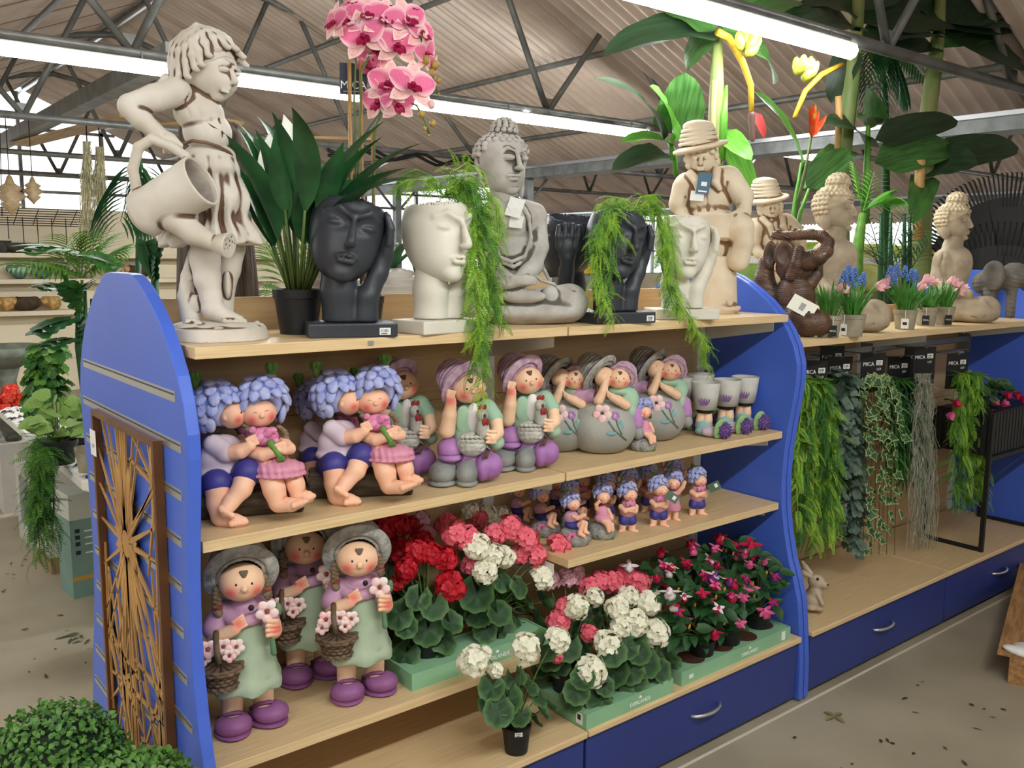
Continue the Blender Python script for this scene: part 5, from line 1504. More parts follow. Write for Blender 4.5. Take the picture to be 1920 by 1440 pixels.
# --- girl with a flower basket
loc, mpp = spot(680, 1330, 1.868, Z4)
bg_ = thing('basket_girl_figure', 'girl figure with a straw bonnet and flower basket, beside the dark red geraniums', 'figurine', loc, view_rot(loc[0], loc[1]), 'girls with baskets')
G = PX(1030, 1150, mpp / 3.349, .48); k_ = G.k; t = bg_
cut = SUB(B(np.array([0, 0, -.1]), (1, 1, .1)), .001)
for (a, b, u, v) in (((930, 1085, 0), (940, 1122, 60), 935, 1130), ((1105, 1050, -70), (1150, 1080, -20), 1140, 1070)):
    sh = sculpt('shoe', [A(G.e(b[0], b[1], b[2] + 10, 104, 62, 92), 10 * k_), A(G.e(a[0], a[1] + 30, a[2] - 20, 84, 66, 80), 20 * k_), SUB(G.e(a[0] + 6, a[1] - 42, a[2] + 36, 66, 40, 60), 8 * k_), cut], M_shoe, t, h=7 * k_)
    c0 = (G.p(*b) + G.p(*a)) / 2; c0[2] = 18 * k_
    dxy = G.p(*b) - G.p(*a)
    sculpt('sole', [A(E(c0 + np.array([0, 0, 0]), (108 * k_, 138 * k_, 20 * k_), (0, 0, math.atan2(dxy[0], -dxy[1]))), 2 * k_), cut], M_shoe, sh, h=7 * k_)
    MB().tube([G.p(a[0] - 70, a[1] - 4, a[2] + 10), G.p(a[0] - 20, a[1] - 20, a[2] + 70), G.p(a[0] + 40, a[1] - 24, a[2] + 66), G.p(a[0] + 78, a[1] - 10, a[2] + 6)], 12 * k_, 6).build('strap', M_shoe, sh, True)
    sculpt('leg', G.chain([(a[0] + 6, a[1] - 130, a[2] - 10), (a[0] + 4, a[1] + 10, a[2] + 10)], [62, 58], 8) + [A(G.e(a[0] + 6, a[1] + 6, a[2] + 40, 58, 34, 58), 10 * k_)], M_skin, t, h=7 * k_)
dr = [A(CONE(G.p(1015, 905, 10), G.p(1015, 560, 0), 205 * k_, 118 * k_), 16 * k_), A(G.e(1015, 590, 0, 128, 50, 100), 20 * k_), A(G.e(1015, 880, 20, 205, 70, 190), 20 * k_), SUB(B(G.p(1015, 985, 0) - np.array([0, 0, .05]), (.3, .3, .05)), 6 * k_)]
zh = G.p(1015, 700, 0)[2]


def dsp(x, y, z): return np.clip((zh - z) / .08, 0, 1) * 8 * k_ * np.cos(7 * np.arctan2(y, x) + .6)


sculpt('pinafore', dr, M_sage, t, h=8 * k_, disp=dsp)
sculpt('blouse', G.chain([(905, 530, 10), (860, 600, 50)], [74, 70], 12) + G.chain([(1120, 540, 0), (1160, 590, 40)], [66, 56], 12) + [A(G.c((1015, 500, 0), (1015, 580, 0), 84, 96), 14 * k_), A(TOR(G.p(1020, 512, 15), 104 * k_, 36 * k_, (.3, 0, 0)), 10 * k_)], M_mauve, t, h=7 * k_)
sculpt('button', [A(G.e(1058, 525, 158, 17, 19, 12))], M_dark, t, h=5 * k_)
sculpt('arm', G.chain([(855, 640, 70), (900, 650, 130), (965, 625, 155)], [44, 42, 36], 12) + fingers(G, (970, 612, 168), (1020, 585, 160), 4, 12, (6, 14, 0)), M_skin, t, h=6 * k_, blush=[(G.p(985, 610, 190), 40 * k_)])
sculpt('arm', G.chain([(1180, 610, 60), (1175, 650, 120)], [40, 48], 12) + fingers(G, (1195, 640, 150), (1140, 640, 172), 4, 15, (0, 22, 0)), M_skin, t, h=6 * k_, blush=[(G.p(1195, 650, 160), 40 * k_)])
bk = [A(CONE(G.p(885, 905, 170), G.p(885, 800, 175), 84 * k_, 112 * k_), 5 * k_)]
for i in range(3): bk.append(A(TOR(G.p(885, 808 + 6 * i, 175), 112 * k_, 12 * k_, (0, 0, 0)), 3 * k_))
bk.append(A(TOR(G.p(885, 903, 170), 84 * k_, 13 * k_), 3 * k_))
zb = G.p(885, 905, 170)


def weave(x, y, z):
    th = np.arctan2(y - zb[1], x - zb[0]); row = np.floor((z - zb[2]) / (22 * k_))
    return 4 * k_ * np.cos(14 * th + PI * row) + 3 * k_ * np.cos(2 * PI * (z - zb[2]) / (22 * k_))


bs = sculpt('basket', bk, M_basket, t, h=5.5 * k_, disp=weave)
G.tube(MB(), [(880, 800, 255), (872, 740, 250), (868, 680, 215), (868, 630, 150)], [17, 16, 16, 16], 8).build('basket_handle', M_basket, bs, True)


def five_petal(name, G, t, u, v, w_, r, n=(0, 0, 1), m=None, h=5):
    fo = []
    for i in range(5):
        a = .3 + i * 1.2566
        fo.append(A(G.e(u + r * .62 * math.cos(a), v + r * .62 * math.sin(a), w_ - r * .1, r * .46, r * .46, r * .22), 2 * G.k))
    f = sculpt(name, fo, m or M_petal, t, h=h * G.k)
    sculpt('flower_centre', [A(G.e(u, v, w_ + r * .12, r * .2, r * .2, r * .2))], M_lips, f, h=h * .8 * G.k)
    return f


for (u, v, w_, r) in ((905, 715, 215, 46), (972, 722, 200, 46), (935, 765, 240, 38), (825, 720, 220, 50), (800, 765, 210, 40)): five_petal('basket_flower', G, bs, u, v, w_, r, h=5.5)
five_petal('held_flower', G, t, 1142, 552, 165, 62)
sculpt('flower_leaf', [A(G.e(1205, 545, 140, 20, 40, 16), 3 * k_)], mat('painted_leaf', (106, 140, 106), (84, 118, 88), scale=20), t, h=6 * k_)
sculpt('flower_stalk', [A(G.c((1165, 690, 150), (1172, 770, 150), 14, 18), 3 * k_)], MATS['painted_leaf'], t, h=6 * k_)
kid_head(G, t, (1012, 372, 60), (126, 108, 104), .12, -.04, fringe=M_plait, ear=(), er=.05)
for pts in ([(885, 400, 70), (872, 450, 80), (880, 520, 80)], [(1132, 350, 60), (1145, 400, 60), (1150, 450, 60)]):
    pl = []
    for i in range(6):
        f = i / 5; q = [pts[0][j] + (pts[2][j] - pts[0][j]) * f + (pts[1][j] - (pts[0][j] + pts[2][j]) / 2) * 4 * f * (1 - f) * .5 for j in range(3)]
        pl += [A(G.e(q[0] - 10, q[1], q[2], 20, 14, 20), 2 * k_), A(G.e(q[0] + 10, q[1] + 10, q[2], 19, 14, 20), 2 * k_)]
    p_ = sculpt('plait', pl, M_plait, t, h=4.5 * k_)
    q = pts[2]
    sculpt('ribbon', [A(G.e(q[0], q[1] - 26, q[2], 26, 10, 26))], M_red, p_, h=5 * k_)
    sculpt('tuft', [A(G.e(q[0] + 2, q[1] + 4, q[2], 24, 32, 24))], M_plait, p_, h=5 * k_)
straw_hat(G, t, (1010, 330, 30), (.1, .36, .86), 215, 168, 165, M_hatg, None, h=6, ring=17, off=.5)
gg = 'girls with baskets'
dup(bg_, (.745, 1.89, Z4), view_rot(.74, 1.86), 'girl figure with a straw bonnet and flower basket, nearest the blue slotted panel', gg)
dup(bg_, (.965, 2.025, Z4), view_rot(.95, 1.9), 'shadowed girl figure with a straw bonnet and basket, standing behind the pair', gg)

# --- little blue-haired figures
gm = 'little blue-haired figures'
loc, mpp = spot(1235, 990, 1.83, Z3)
G = PX(1012, 560, mpp / 3.692, .31); k_ = G.k
mb_ = thing('little_boy_figure', 'little standing boy figure with blue petal hair and navy shorts', 'figurine', (0, 0, 0), 0, gm); t = mb_
for (u, v, tx) in ((975, 565, -18), (1042, 562, 28)):
    sculpt('leg', G.chain([(u + 6, 490, 0), (u + 2, 550, 4)], [27, 23], 6) + G.chain([(u, v - 6, 6), (u + tx, v + 8, 26)], [22, 17], 6) + [SUB(B(np.array([0, 0, -.1]), (1, 1, .1)), .001)], M_skin2, t, h=4.5 * k_)
sculpt('shorts', [A(G.c((985, 478, 0), (985, 492, 4), 34, 36), 6 * k_), A(G.c((1040, 478, 0), (1040, 492, 4), 34, 36), 6 * k_)], M_navy, t, h=4.5 * k_)
sculpt('shirt', [A(G.e(1012, 420, 0, 58, 60, 46), 6 * k_), A(G.e(1012, 375, 0, 44, 26, 36), 8 * k_)], mat('painted_rose', (206, 150, 168), (190, 132, 154), scale=20), t, h=4.5 * k_)
sculpt('arms', G.chain([(960, 400, 18), (985, 428, 48), (1040, 412, 58)], [19, 18, 15], 5) + G.chain([(1064, 400, 18), (1055, 430, 44), (1010, 424, 58)], [19, 18, 14], 5), M_skin2, t, h=4 * k_)
sculpt('blossom', [A(G.e(1000 + 14 * i, 385 - 8 * (i % 2), 52, 13, 20, 12), 2 * k_) for i in range(4)], M_bouq, t, h=4 * k_)
kid_head(G, t, (1022, 322, 14), (48, 42, 42), .5, 0, skin=M_skin2, ear=(-1,), h=4, er=.08)
petal_hair(G, t, (1000, 285, 0), (62, 66, 60), .6, h=4.5, seed=5, rows=(75, 45, 15, -12), size=.42)
sprout(G, t, 968, 212, 0, 16, h=3.5)
lg_ = thing('little_girl_figure', 'little standing girl figure with blue petal hair and raised arms', 'figurine', (0, 0, 0), 0, gm); t = lg_
for u, tx in ((985, -8), (1035, 26)):
    sculpt('leg', G.chain([(u, 480, 0), (u, 550, 4)], [22, 20], 6) + G.chain([(u, 558, 6), (u + tx, 570, 24)], [20, 16], 6) + [SUB(B(np.array([0, 0, -.1]), (1, 1, .1)), .001)], M_skin2, t, h=4.5 * k_)
sculpt('dress', [A(CONE(G.p(1010, 490, 0), G.p(1010, 360, 0), 62 * k_, 34 * k_), 8 * k_), A(G.e(1010, 470, 0, 60, 24, 50), 8 * k_)], M_pink, t, h=4.5 * k_)
sculpt('arm', G.chain([(975, 375, 10), (945, 330, 20), (938, 290, 22)], [17, 15, 14], 5), M_skin2, t, h=4 * k_)
sculpt('arm', G.chain([(1045, 375, 10), (1078, 335, 20), (1090, 300, 22)], [17, 15, 14], 5), M_skin2, t, h=4 * k_)
kid_head(G, t, (1012, 310, 14), (46, 42, 42), .15, 0, skin=M_skin2, ear=(), h=4, er=.08)
petal_hair(G, t, (1008, 272, -4), (62, 64, 60), .15, h=4.5, seed=6, rows=(75, 45, 15, -12), size=.42)
sprout(G, t, 985, 200, 0, 16, h=3.5)
loc, mpp = spot(1090, 1030, 1.85, Z3)
G = PX(470, 690, mpp / 3.692, .31); k_ = G.k
sb_ = thing('little_sitting_boy', 'little boy figure with blue petal hair sitting on a stone', 'figurine', (0, 0, 0), 0, gm); t = sb_
sculpt('pebble', [A(G.e(470, 640, 0, 112, 72, 90), 4 * k_), A(G.e(430, 620, -10, 70, 60, 70), 12 * k_), SUB(B(np.array([0, 0, -.1]), (1, 1, .1)), .001)], M_rough, t, h=5 * k_)
sculpt('moss', [A(G.e(430, 690, 66, 40, 12, 18), 4 * k_)], M_stemg, t, h=4.5 * k_)
five_petal('crocus', G, t, 448, 640, 82, 34, m=M_bouq, h=4)
sculpt('shorts', [A(G.e(448, 555, 10, 56, 32, 46), 6 * k_), A(G.c((450, 560, 20), (490, 560, 40), 28, 26), 6 * k_)], M_navy, t, h=4.5 * k_)
sculpt('shirt', [A(G.e(440, 505, 0, 52, 48, 42), 6 * k_)], M_mauve, t, h=4.5 * k_)
sculpt('leg', G.chain([(492, 560, 45), (520, 545, 60), (500, 610, 80)], [22, 20, 16], 6) + G.chain([(500, 615, 82), (530, 632, 92)], [16, 13], 5), M_skin2, t, h=4 * k_)
sculpt('leg', G.chain([(500, 560, 30), (535, 545, 40), (535, 600, 62)], [20, 18, 15], 6) + G.chain([(535, 602, 62), (556, 610, 72)], [15, 12], 5), M_skin2, t, h=4 * k_)
sculpt('arm', G.chain([(452, 500, 40), (480, 512, 56), (528, 492, 62)], [16, 15, 14], 5), M_skin2, t, h=4 * k_)
kid_head(G, t, (452, 418, 14), (44, 40, 40), .7, 0, skin=M_skin2, ear=(-1,), h=4, er=.085)
petal_hair(G, t, (428, 388, 0), (60, 62, 58), .8, h=4.5, seed=8, rows=(75, 45, 15, -12), size=.42)
sprout(G, t, 392, 318, 0, 16, h=3.5)
loc, mpp = spot(1138, 1014, 1.85, Z3)
G = PX(635, 645, mpp / 3.692, .31); k_ = G.k
sg_ = thing('little_sitting_girl', 'little girl figure with blue petal hair sitting on a stone', 'figurine', (0, 0, 0), 0, gm); t = sg_
sculpt('pebble', [A(G.e(632, 605, 0, 100, 66, 84), 4 * k_), A(G.e(600, 590, -10, 64, 56, 66), 12 * k_), SUB(B(np.array([0, 0, -.1]), (1, 1, .1)), .001)], M_rough, t, h=5 * k_)
sculpt('moss', [A(G.e(700, 640, 40, 22, 14, 18), 4 * k_)], M_stemg, t, h=4.5 * k_)
sculpt('dress', [A(G.e(632, 470, 0, 46, 46, 38), 6 * k_), A(G.e(640, 515, 22, 62, 34, 48), 8 * k_)], M_pink, t, h=4.5 * k_)
sculpt('leg', G.chain([(640, 530, 50), (672, 560, 78), (680, 600, 88)], [22, 19, 15], 6), M_skin2, t, h=4 * k_)
sculpt('leg', G.chain([(662, 525, 45), (696, 558, 68), (704, 592, 78)], [20, 18, 14], 6), M_skin2, t, h=4 * k_)
sculpt('arm', G.chain([(594, 452, 26), (590, 425, 40), (612, 400, 46)], [15, 14, 12], 5), M_skin2, t, h=4 * k_)
sculpt('arm', G.chain([(672, 455, 16), (690, 490, 20), (698, 515, 26)], [14, 13, 12], 5), M_skin2, t, h=4 * k_)
sculpt('long_hair', G.chain([(596, 370, -4), (592, 410, 0)], [20, 16], 5) + G.chain([(670, 370, -4), (676, 410, -4)], [16, 12], 5), M_brown, t, h=4.5 * k_)
kid_head(G, t, (636, 372, 14), (44, 42, 40), .35, 0, skin=M_skin2, ear=(), h=4, er=.085)
petal_hair(G, t, (630, 332, -4), (62, 60, 58), .35, h=4.5, seed=9, rows=(75, 45, 15, -12), size=.42)
used = set()


def put(proto, x, y, rz, label, z=Z3, s=1.0):
    rz += view_rot(x, y)
    if proto.name in used: return dup(proto, (x, y, z), rz, label, gm, s)
    used.add(proto.name); proto.location = (x, y, z); proto.rotation_euler = (0, 0, rz); proto['label'] = label; proto.scale = (s, s, s)
    return proto


put(sb_, 1.735, 1.86, 0, 'little sitting boy on a stone at the front corner of the small shelf')
put(sg_, 1.845, 1.86, 0, 'little sitting girl on a stone, front row, next to the corner boy')
put(mb_, 1.955, 1.862, .2, 'little standing boy in navy shorts, leftmost standing figure of the front row')
fb = put(mb_, 2.075, 1.842, .1, 'little standing boy in navy shorts with a green tag against his chest')
put(lg_, 2.16, 1.86, 0, 'little standing girl with raised arms, front row')
fc = put(mb_, 2.27, 1.85, .4, 'little standing boy in navy shorts, rightmost of the front row, holding out a tag')
put(sb_, 1.72, 1.98, 0, 'little sitting boy on a stone, second row, nearest the geraniums')
put(sb_, 1.83, 1.965, .1, 'little sitting boy on a stone, second row, behind the sitting girl')
put(sb_, 1.70, 2.07, 0, 'little sitting boy in the shadow at the back left of the small shelf')
put(mb_, 1.98, 1.98, 0, 'little standing boy half hidden behind the leftmost standing boy')
put(lg_, 2.06, 1.96, 0, 'little standing girl with raised arms in the second row')
put(mb_, 2.17, 1.97, .2, 'little standing boy in the second row behind the raised arms')
put(lg_, 2.28, 1.96, .1, 'little standing girl in the second row at the right')
for i, (x, y) in enumerate(((1.86, 2.07), (1.96, 2.075), (2.06, 2.07), (2.17, 2.07), (2.28, 2.07), (2.38, 2.06))):
    put((sb_, mb_, lg_)[i % 3], x, y, .1 * (i % 2), ('dim little figure in the back row of the small shelf, first from the left', 'dim little figure in the back row of the small shelf, second from the left', 'dim little figure in the back row of the small shelf, third from the left', 'dim little figure in the back row of the small shelf, fourth from the left', 'dim little figure in the back row of the small shelf, fifth from the left', 'dim little figure in the back row of the small shelf, rightmost')[i])
put(sg_, 2.0, 1.845, .1, 'little fairy girl sitting on a stone in front of the right stone ball', Z2, .95)
M_gtag = mat('green_hang_tag', (74, 98, 78), rough=.5)
for f, p, a in ((fb, (.035, -.045, .105), .5), (fc, (.036, -.05, .105), -.5)):
    o = link('hang_tag', MB().box((-.02, -.014, 0), (.02, .014, .001)).mesh('hang_tag'), f, m=M_gtag, M=FR(p, (math.cos(a), -.3, -math.sin(a)), (0, -1, .3)))
    box('tag_label', (.002, -.005, .001), (.012, .007, .0014), M_paper, o)

# --- cup planters carried by bending figures with allium hats
loc, mpp = spot(1345, 822, 1.86, Z2)
G = PX(1290, 670, mpp / 4.0, .2); k_ = G.k
M_cup = mat('cup_concrete', (200, 198, 190), (180, 178, 170), rough=.7, scale=14, bump=.1)
M_allium = mat('allium_purple', (118, 86, 150), (92, 62, 124), rough=.6, scale=30)
M_brim = mat('brim_green', (156, 190, 132), (132, 170, 112), rough=.6, scale=20)
cp = thing('cup_planter', 'pale cup planter carried by a bending figure with an allium hat', 'planter', (0, 0, 0), 0, 'cup planters'); t = cp
zc = lambda v: G.p(1290, v, 0)[2]
rr_ = lambda q: q * k_
MB().lathe([(0, zc(472)), (rr_(84), zc(472)), (rr_(108), zc(275)), (rr_(100), zc(275)), (rr_(80), zc(440)), (0, zc(440))], 32).build('cup', M_cup, t, True)
MB().lathe([(0, zc(500)), (rr_(56), zc(500)), (rr_(64), zc(486)), (rr_(60), zc(472)), (0, zc(472))], 24).build('collar', M_dark, t, True)
mb = MB()
for i in range(5):
    V, F, _ = leaf(.03, .006, 4, bend=.3); mb.add(V, F, FR((-.018 + .004 * i, -rr_(92), zc(440)), (-.3 + .2 * i, -.15, 1), (0, -1, 0)))
mb.build('lavender_relief', M_band, t)
sculpt('legs', G.chain([(1268, 495, 0), (1262, 560, 0)], [34, 38], 8) + G.chain([(1310, 495, 0), (1312, 560, 10)], [32, 36], 8), M_skin, t, h=6 * k_)
sculpt('trousers', [A(G.e(1285, 590, 0, 66, 56, 56), 8 * k_), A(G.e(1290, 635, 10, 72, 34, 60), 8 * k_), SUB(B(np.array([0, 0, -.1]), (1, 1, .1)), .001)], M_teal, t, h=6 * k_)
sculpt('shirt', [A(G.e(1330, 640, 50, 70, 40, 60), 8 * k_), SUB(B(np.array([0, 0, -.1]), (1, 1, .1)), .001)], M_lilac, t, h=6 * k_)
d, n, Rm = tilt_disc(G, (1400, 625, 85), (.75, .1, .65), 84, 24)
br = sculpt('hat_brim', [A(d, 3 * k_), SUB(B(np.array([0, 0, -.1]), (1, 1, .1)), .001)], M_brim, t, h=5 * k_)
c3 = G.p(1400, 625, 85); ops = [A(E(c3 + n * 26 * k_, 50 * k_), 3 * k_)]
for i in range(46):
    z = 1 - i / 46 * 1.1; a = i * 2.4; q = math.sqrt(max(0, 1 - z * z))
    dv = n * z + (Rm[:, 0] * math.cos(a) + Rm[:, 1] * math.sin(a)) * q
    ops.append(A(C(c3 + n * 26 * k_ + dv * 40 * k_, c3 + n * 26 * k_ + dv * 66 * k_, 7 * k_, 5 * k_), 1 * k_))
sculpt('allium_head', ops, M_allium, br, h=4.5 * k_)
gcu = 'cup planters'
xs = [(2.335, 1.885, 'pale cup planter with lavender relief and allium hat, leftmost of the front three'), (2.455, 1.89, 'pale cup planter with allium hat, middle of the front three'), (2.565, 1.90, 'pale cup planter with allium hat, nearest the blue curved panel'),
      (2.37, 2.03, 'dim pale cup planter in the back row under the fern tip'), (2.49, 2.035, 'dim pale cup planter in the back row beside the blue panel')]
cp.location = (xs[0][0], xs[0][1], Z2); cp.rotation_euler[2] = view_rot(2.3, 1.9) + .1; cp['label'] = xs[0][2]
for x, y, l in xs[1:]: dup(cp, (x, y, Z2), view_rot(2.3, 1.9) + .1, l, gcu)
# ------------------------------------------------------------------ geraniums, fuchsias and their green trays
M_ger = {'red': mat('geranium_red', (206, 26, 44), (172, 14, 34), rough=.55, scale=30, trans=.15),
         'pink': mat('geranium_pink', (238, 92, 116), (246, 132, 146), rough=.55, scale=30, trans=.15),
         'white': mat('geranium_white', (246, 244, 214), (240, 238, 224), rough=.55, scale=30, trans=.15),
         'blush': mat('geranium_blush', (226, 178, 188), (214, 156, 172), rough=.55, scale=30, trans=.15)}
M_gleaf = mat('geranium_leaf', (54, 88, 50), (34, 62, 38), rough=.6, scale=26, trans=.1, edge=(86, 122, 70))
M_tray = mat('tray_green_card', (140, 186, 148), (130, 176, 138), rough=.6, scale=6)
M_hole = mat('tray_hole_brown', (70, 40, 26), rough=.8)
rg = random.Random(21)


def floret(r):
    mb = MB()
    for i in range(5):
        a = i * 1.2566 + rg.uniform(-.1, .1)
        q = leaf(r, r * .8, 3, lambda q: [.15, .8, 1.0, .4][int(round(q * 3))], bend=.9, fold=.1, a0=.55)
        mb.add(q[0], q[1], TR(rz=a))
    return np.concatenate(mb.V), mb.F


def umbel(n, seed):
    r = random.Random(seed); mb = MB()
    for i in range(n):
        z = 1 - 1.45 * (i + .5) / n; a = i * 2.39996; q = math.sqrt(1 - z * z)
        d = np.array([q * math.cos(a), q * math.sin(a), z])
        V, F = floret(.36)
        d2 = d + np.array([r.uniform(-.35, .35) for _ in range(3)]); d2 /= np.linalg.norm(d2)
        M = FR(d * r.uniform(.55, .85), np.cross(d, (r.uniform(-1, 1), r.uniform(-1, 1), r.uniform(-1, 1))), d2)
        mb.add(V, F, M)
    return np.concatenate(mb.V), mb.F


UMB = [umbel(34, i) for i in range(3)]
UM = {c: [new_mesh('flower_head', V, F, True) for V, F in UMB] for c in M_ger}
GL = []
for i in range(4):
    V, F, a = disc_leaf(1, 24, 9, .05, (.1, .3, .45, -.15)[i], True, True, 3, .05, i)
    GL.append(MB().add(V + np.array([0, 0, 0]), F, None, a).mesh('leaf', True))


def geranium(label, potpx, z, y, heads, leafspots, lr=.045, potsize=(.036, .046, .085), group='potted geraniums', sticker=False, seed=0, lift=0.):
    """heads: (px, py, radius in px, colour, dy); leafspots: (px, py, dy, scale)"""
    p = on(*potpx, y=y); root = np.array([p[0], y, z + lift])
    t = thing('potted_geranium', label, 'plant', root, 0, group); r = random.Random(seed)
    pot('pot', *potsize, M_black, t)
    mpp = (WM[:, 2] @ (root - np.array([0, 0, CH]))) / FPX
    top = np.array([0, 0, potsize[2] * .9])
    for i, (px, py, rp, c, dy) in enumerate(heads):
        q = on(px, py, y=y + dy) - root; s = rp * mpp
        up = np.array([q[0], q[1] - .06, q[2] * .25 + .02]); up /= np.linalg.norm(up)
        M = FR(q, np.cross(up, (0, 1, .3)), up, s)
        link('flower_head', UM[c][i % 3], t, m=M_ger[c], M=M @ TR(rz=r.uniform(0, 6)))
        mid = (q + top) / 2 + np.array([0, 0, .02]) - np.array([q[0], q[1], 0]) * .15
        MB().tube(arc(top * np.array([1, 1, .9]), mid, q - up * s * .35, 5), .0022, 5).build('flower_stem', M_stem, t, True)
    for i, (px, py, dy, sc) in enumerate(leafspots):
        q = on(px, py, y=y + dy) - root
        out = np.array([q[0], q[1] - .015, 0]); out /= (np.linalg.norm(out) + 1e-6)
        up = np.array([out[0] * .7 - .1, out[1] * .7 - .35, .75 + r.uniform(-.35, .2)]); up /= np.linalg.norm(up)
        M = FR(q, out - up * (out @ up), up, lr * sc)
        link('leaf', GL[r.randrange(4)], t, m=M_gleaf, M=M @ TR(rz=r.uniform(-.5, .5)))
        MB().tube(arc(top * .9, (q + top) / 2 + np.array([0, 0, .012]), q, 4), .0016, 4, False).build('leaf_stalk', M_stem, t, True)
    if sticker:
        a = view_rot(root[0], root[1]) - PI / 2 + .15
        d = np.array([math.cos(a), math.sin(a), 0]); rr = potsize[1] * 1.01
        barcode(t, FR(d * rr + np.array([0, 0, potsize[2] * .88]), np.cross((0, 0, 1), d), d), .02, .011)
    return t


def ring(cx, cy, rx, ry, n, dy0, dy1, seed):
    r = random.Random(seed); o = []
    for i in range(n):
        a = i * 2.39996; q = math.sqrt((i + .5) / n)
        o.append((cx + rx * q * math.cos(a), cy + ry * q * math.sin(a), dy0 + (dy1 - dy0) * r.random(), r.uniform(.75, 1.15)))
    return o


def tray(label, x0, x1, y0, y1, z, holes, h=.045, logo=True):
    t = thing('plant_tray', label, 'tray', (0, 0, 0), group='green card plant trays')
    for lo, hi in (((x0, y0, z), (x1, y0 + .003, z + h)), ((x0, y1 - .003, z), (x1, y1, z + h)), ((x0, y0 + .003, z), (x0 + .003, y1 - .003, z + h)), ((x1 - .003, y0 + .003, z), (x1, y1 - .003, z + h))):
        box('wall', lo, hi, M_tray, t)
    box('deck', (x0 + .003, y0 + .003, z + h - .008), (x1 - .003, y1 - .003, z + h - .005), M_tray, t)
    for (hx, hy, hr) in holes: MB().lathe([(hr, z + h - .0048), (0, z + h - .0047)], 24, TR((hx, hy, 0))).build('hole', M_hole, t)
    if logo:
        xm = x0 + (x1 - x0) * .6
        M = FR((xm, y0 - .0003, z + h * .36), (1, 0, 0), (0, -1, 0))
        text('lettering', 'EVERLANDS', .016, M_print, t, M)
        mb = MB()
        for s, a in ((.012, .3), (.010, -.5), (.008, 1.2)):
            V, F, _ = leaf(s, .005, 4); mb.add(V, F, TR((0, .012, .0004), 0, 0, PI / 2 + a - .3))
        mb.build('emblem', M_print, t, M=M)
    return t


tray('green card tray with red and pink geraniums on the low maple shelf', *[on(772.5, 1297, z=Z4)[0], 1.585], on(772.5, 1297, z=Z4)[1], on(729, 1261, z=Z4)[1], Z4, [])
a = on(1101, 1371, z=Z5); b = on(1265, 1300, z=Z5)
t = tray('green card tray with cream geraniums at the front of the base board', a[0], b[0], a[1] + .004, a[1] + .26, Z5, [])
o = box('recycling_label', (a[0] - .0008, a[1] + .02, Z5 + .008), (a[0], a[1] + .045, Z5 + .04), M_paper, t)
box('label_print', (a[0] - .0012, a[1] + .026, Z5 + .02), (a[0] - .0008, a[1] + .039, Z5 + .036), M_ink, o)
a3 = on(1282, 1290, z=Z5); b3 = on(1480, 1198, z=Z5)
HX = lambda f: a3[0] + (b3[0] - a3[0]) * f
t = tray('green card tray with fuchsias next to the blue curved panel', a3[0], b3[0], a3[1] + .01, a3[1] + .26, Z5, [(HX(.2), a3[1] + .07, .045), (HX(.45), a3[1] + .07, .045), (HX(.68), a3[1] + .07, .045), (HX(.9), a3[1] + .09, .042), (HX(.9), a3[1] + .19, .042), (HX(.68), a3[1] + .19, .042)])
box('code_label', (b3[0] - .05, a3[1] + .0092, Z5 + .008), (b3[0] - .03, a3[1] + .01, Z5 + .038), M_paper, t)
box('small_label', (a3[0] + .035, a3[1] + .0092, Z5 + .015), (a3[0] + .055, a3[1] + .01, Z5 + .027), M_paper, t)

geranium('red potted geranium at the left end of the green tray on the low shelf', (800, 1220), Z4, 1.90, [(778, 1035, 26, 'red', .02), (808, 1040, 24, 'red', 0), (762, 1068, 26, 'red', 0), (835, 1050, 27, 'red', -.01), (842, 1100, 34, 'red', -.04), (748, 1030, 26, 'red', .08), (792, 1015, 22, 'red', .06), (800, 1003, 20, 'blush', .1), (745, 1095, 18, 'red', .02)],
         ring(792, 1180, 60, 62, 17, -.06, .05, 1), .042, seed=1, lift=.002)
geranium('pink and cream potted geranium at the right end of the tray on the low shelf', (917, 1170), Z4, 1.90, [(852, 1000, 27, 'pink', 0), (876, 1008, 25, 'pink', -.01), (928, 1003, 24, 'pink', 0), (955, 990, 27, 'pink', 0), (985, 1012, 29, 'pink', -.02), (1003, 1042, 26, 'pink', -.03), (1045, 1025, 27, 'pink', -.04), (893, 1025, 28, 'white', -.03), (922, 1042, 26, 'white', -.04), (909, 1072, 25, 'white', -.05), (945, 1045, 24, 'white', -.03), (1014, 1085, 28, 'white', -.05), (880, 1060, 18, 'pink', 0), (972, 1040, 24, 'pink', 0)],
         ring(950, 1140, 78, 58, 18, -.07, .04, 2), .046, sticker=True, seed=2, lift=.012)
geranium('dim pink and cream geranium at the back of the low shelf tray', (905, 1130), Z4, 2.04, [(838, 985, 24, 'pink', 0), (895, 975, 22, 'pink', 0), (880, 958, 20, 'white', .02), (912, 965, 22, 'white', .02), (940, 968, 22, 'white', .02), (930, 985, 18, 'white', 0)], ring(900, 1080, 60, 50, 12, -.03, .03, 3), .045, seed=3, lift=.012)
geranium('dim dark red geranium at the back of the low shelf', (745, 1170), Z4, 2.05, [(715, 1000, 28, 'red', 0), (745, 985, 26, 'red', 0), (775, 990, 24, 'red', 0), (705, 1050, 26, 'red', 0), (790, 975, 20, 'blush', 0)], ring(745, 1100, 50, 60, 12, -.03, .03, 4), .045, seed=4, lift=.012)
pl_ = on(968, 1412, z=Z5)
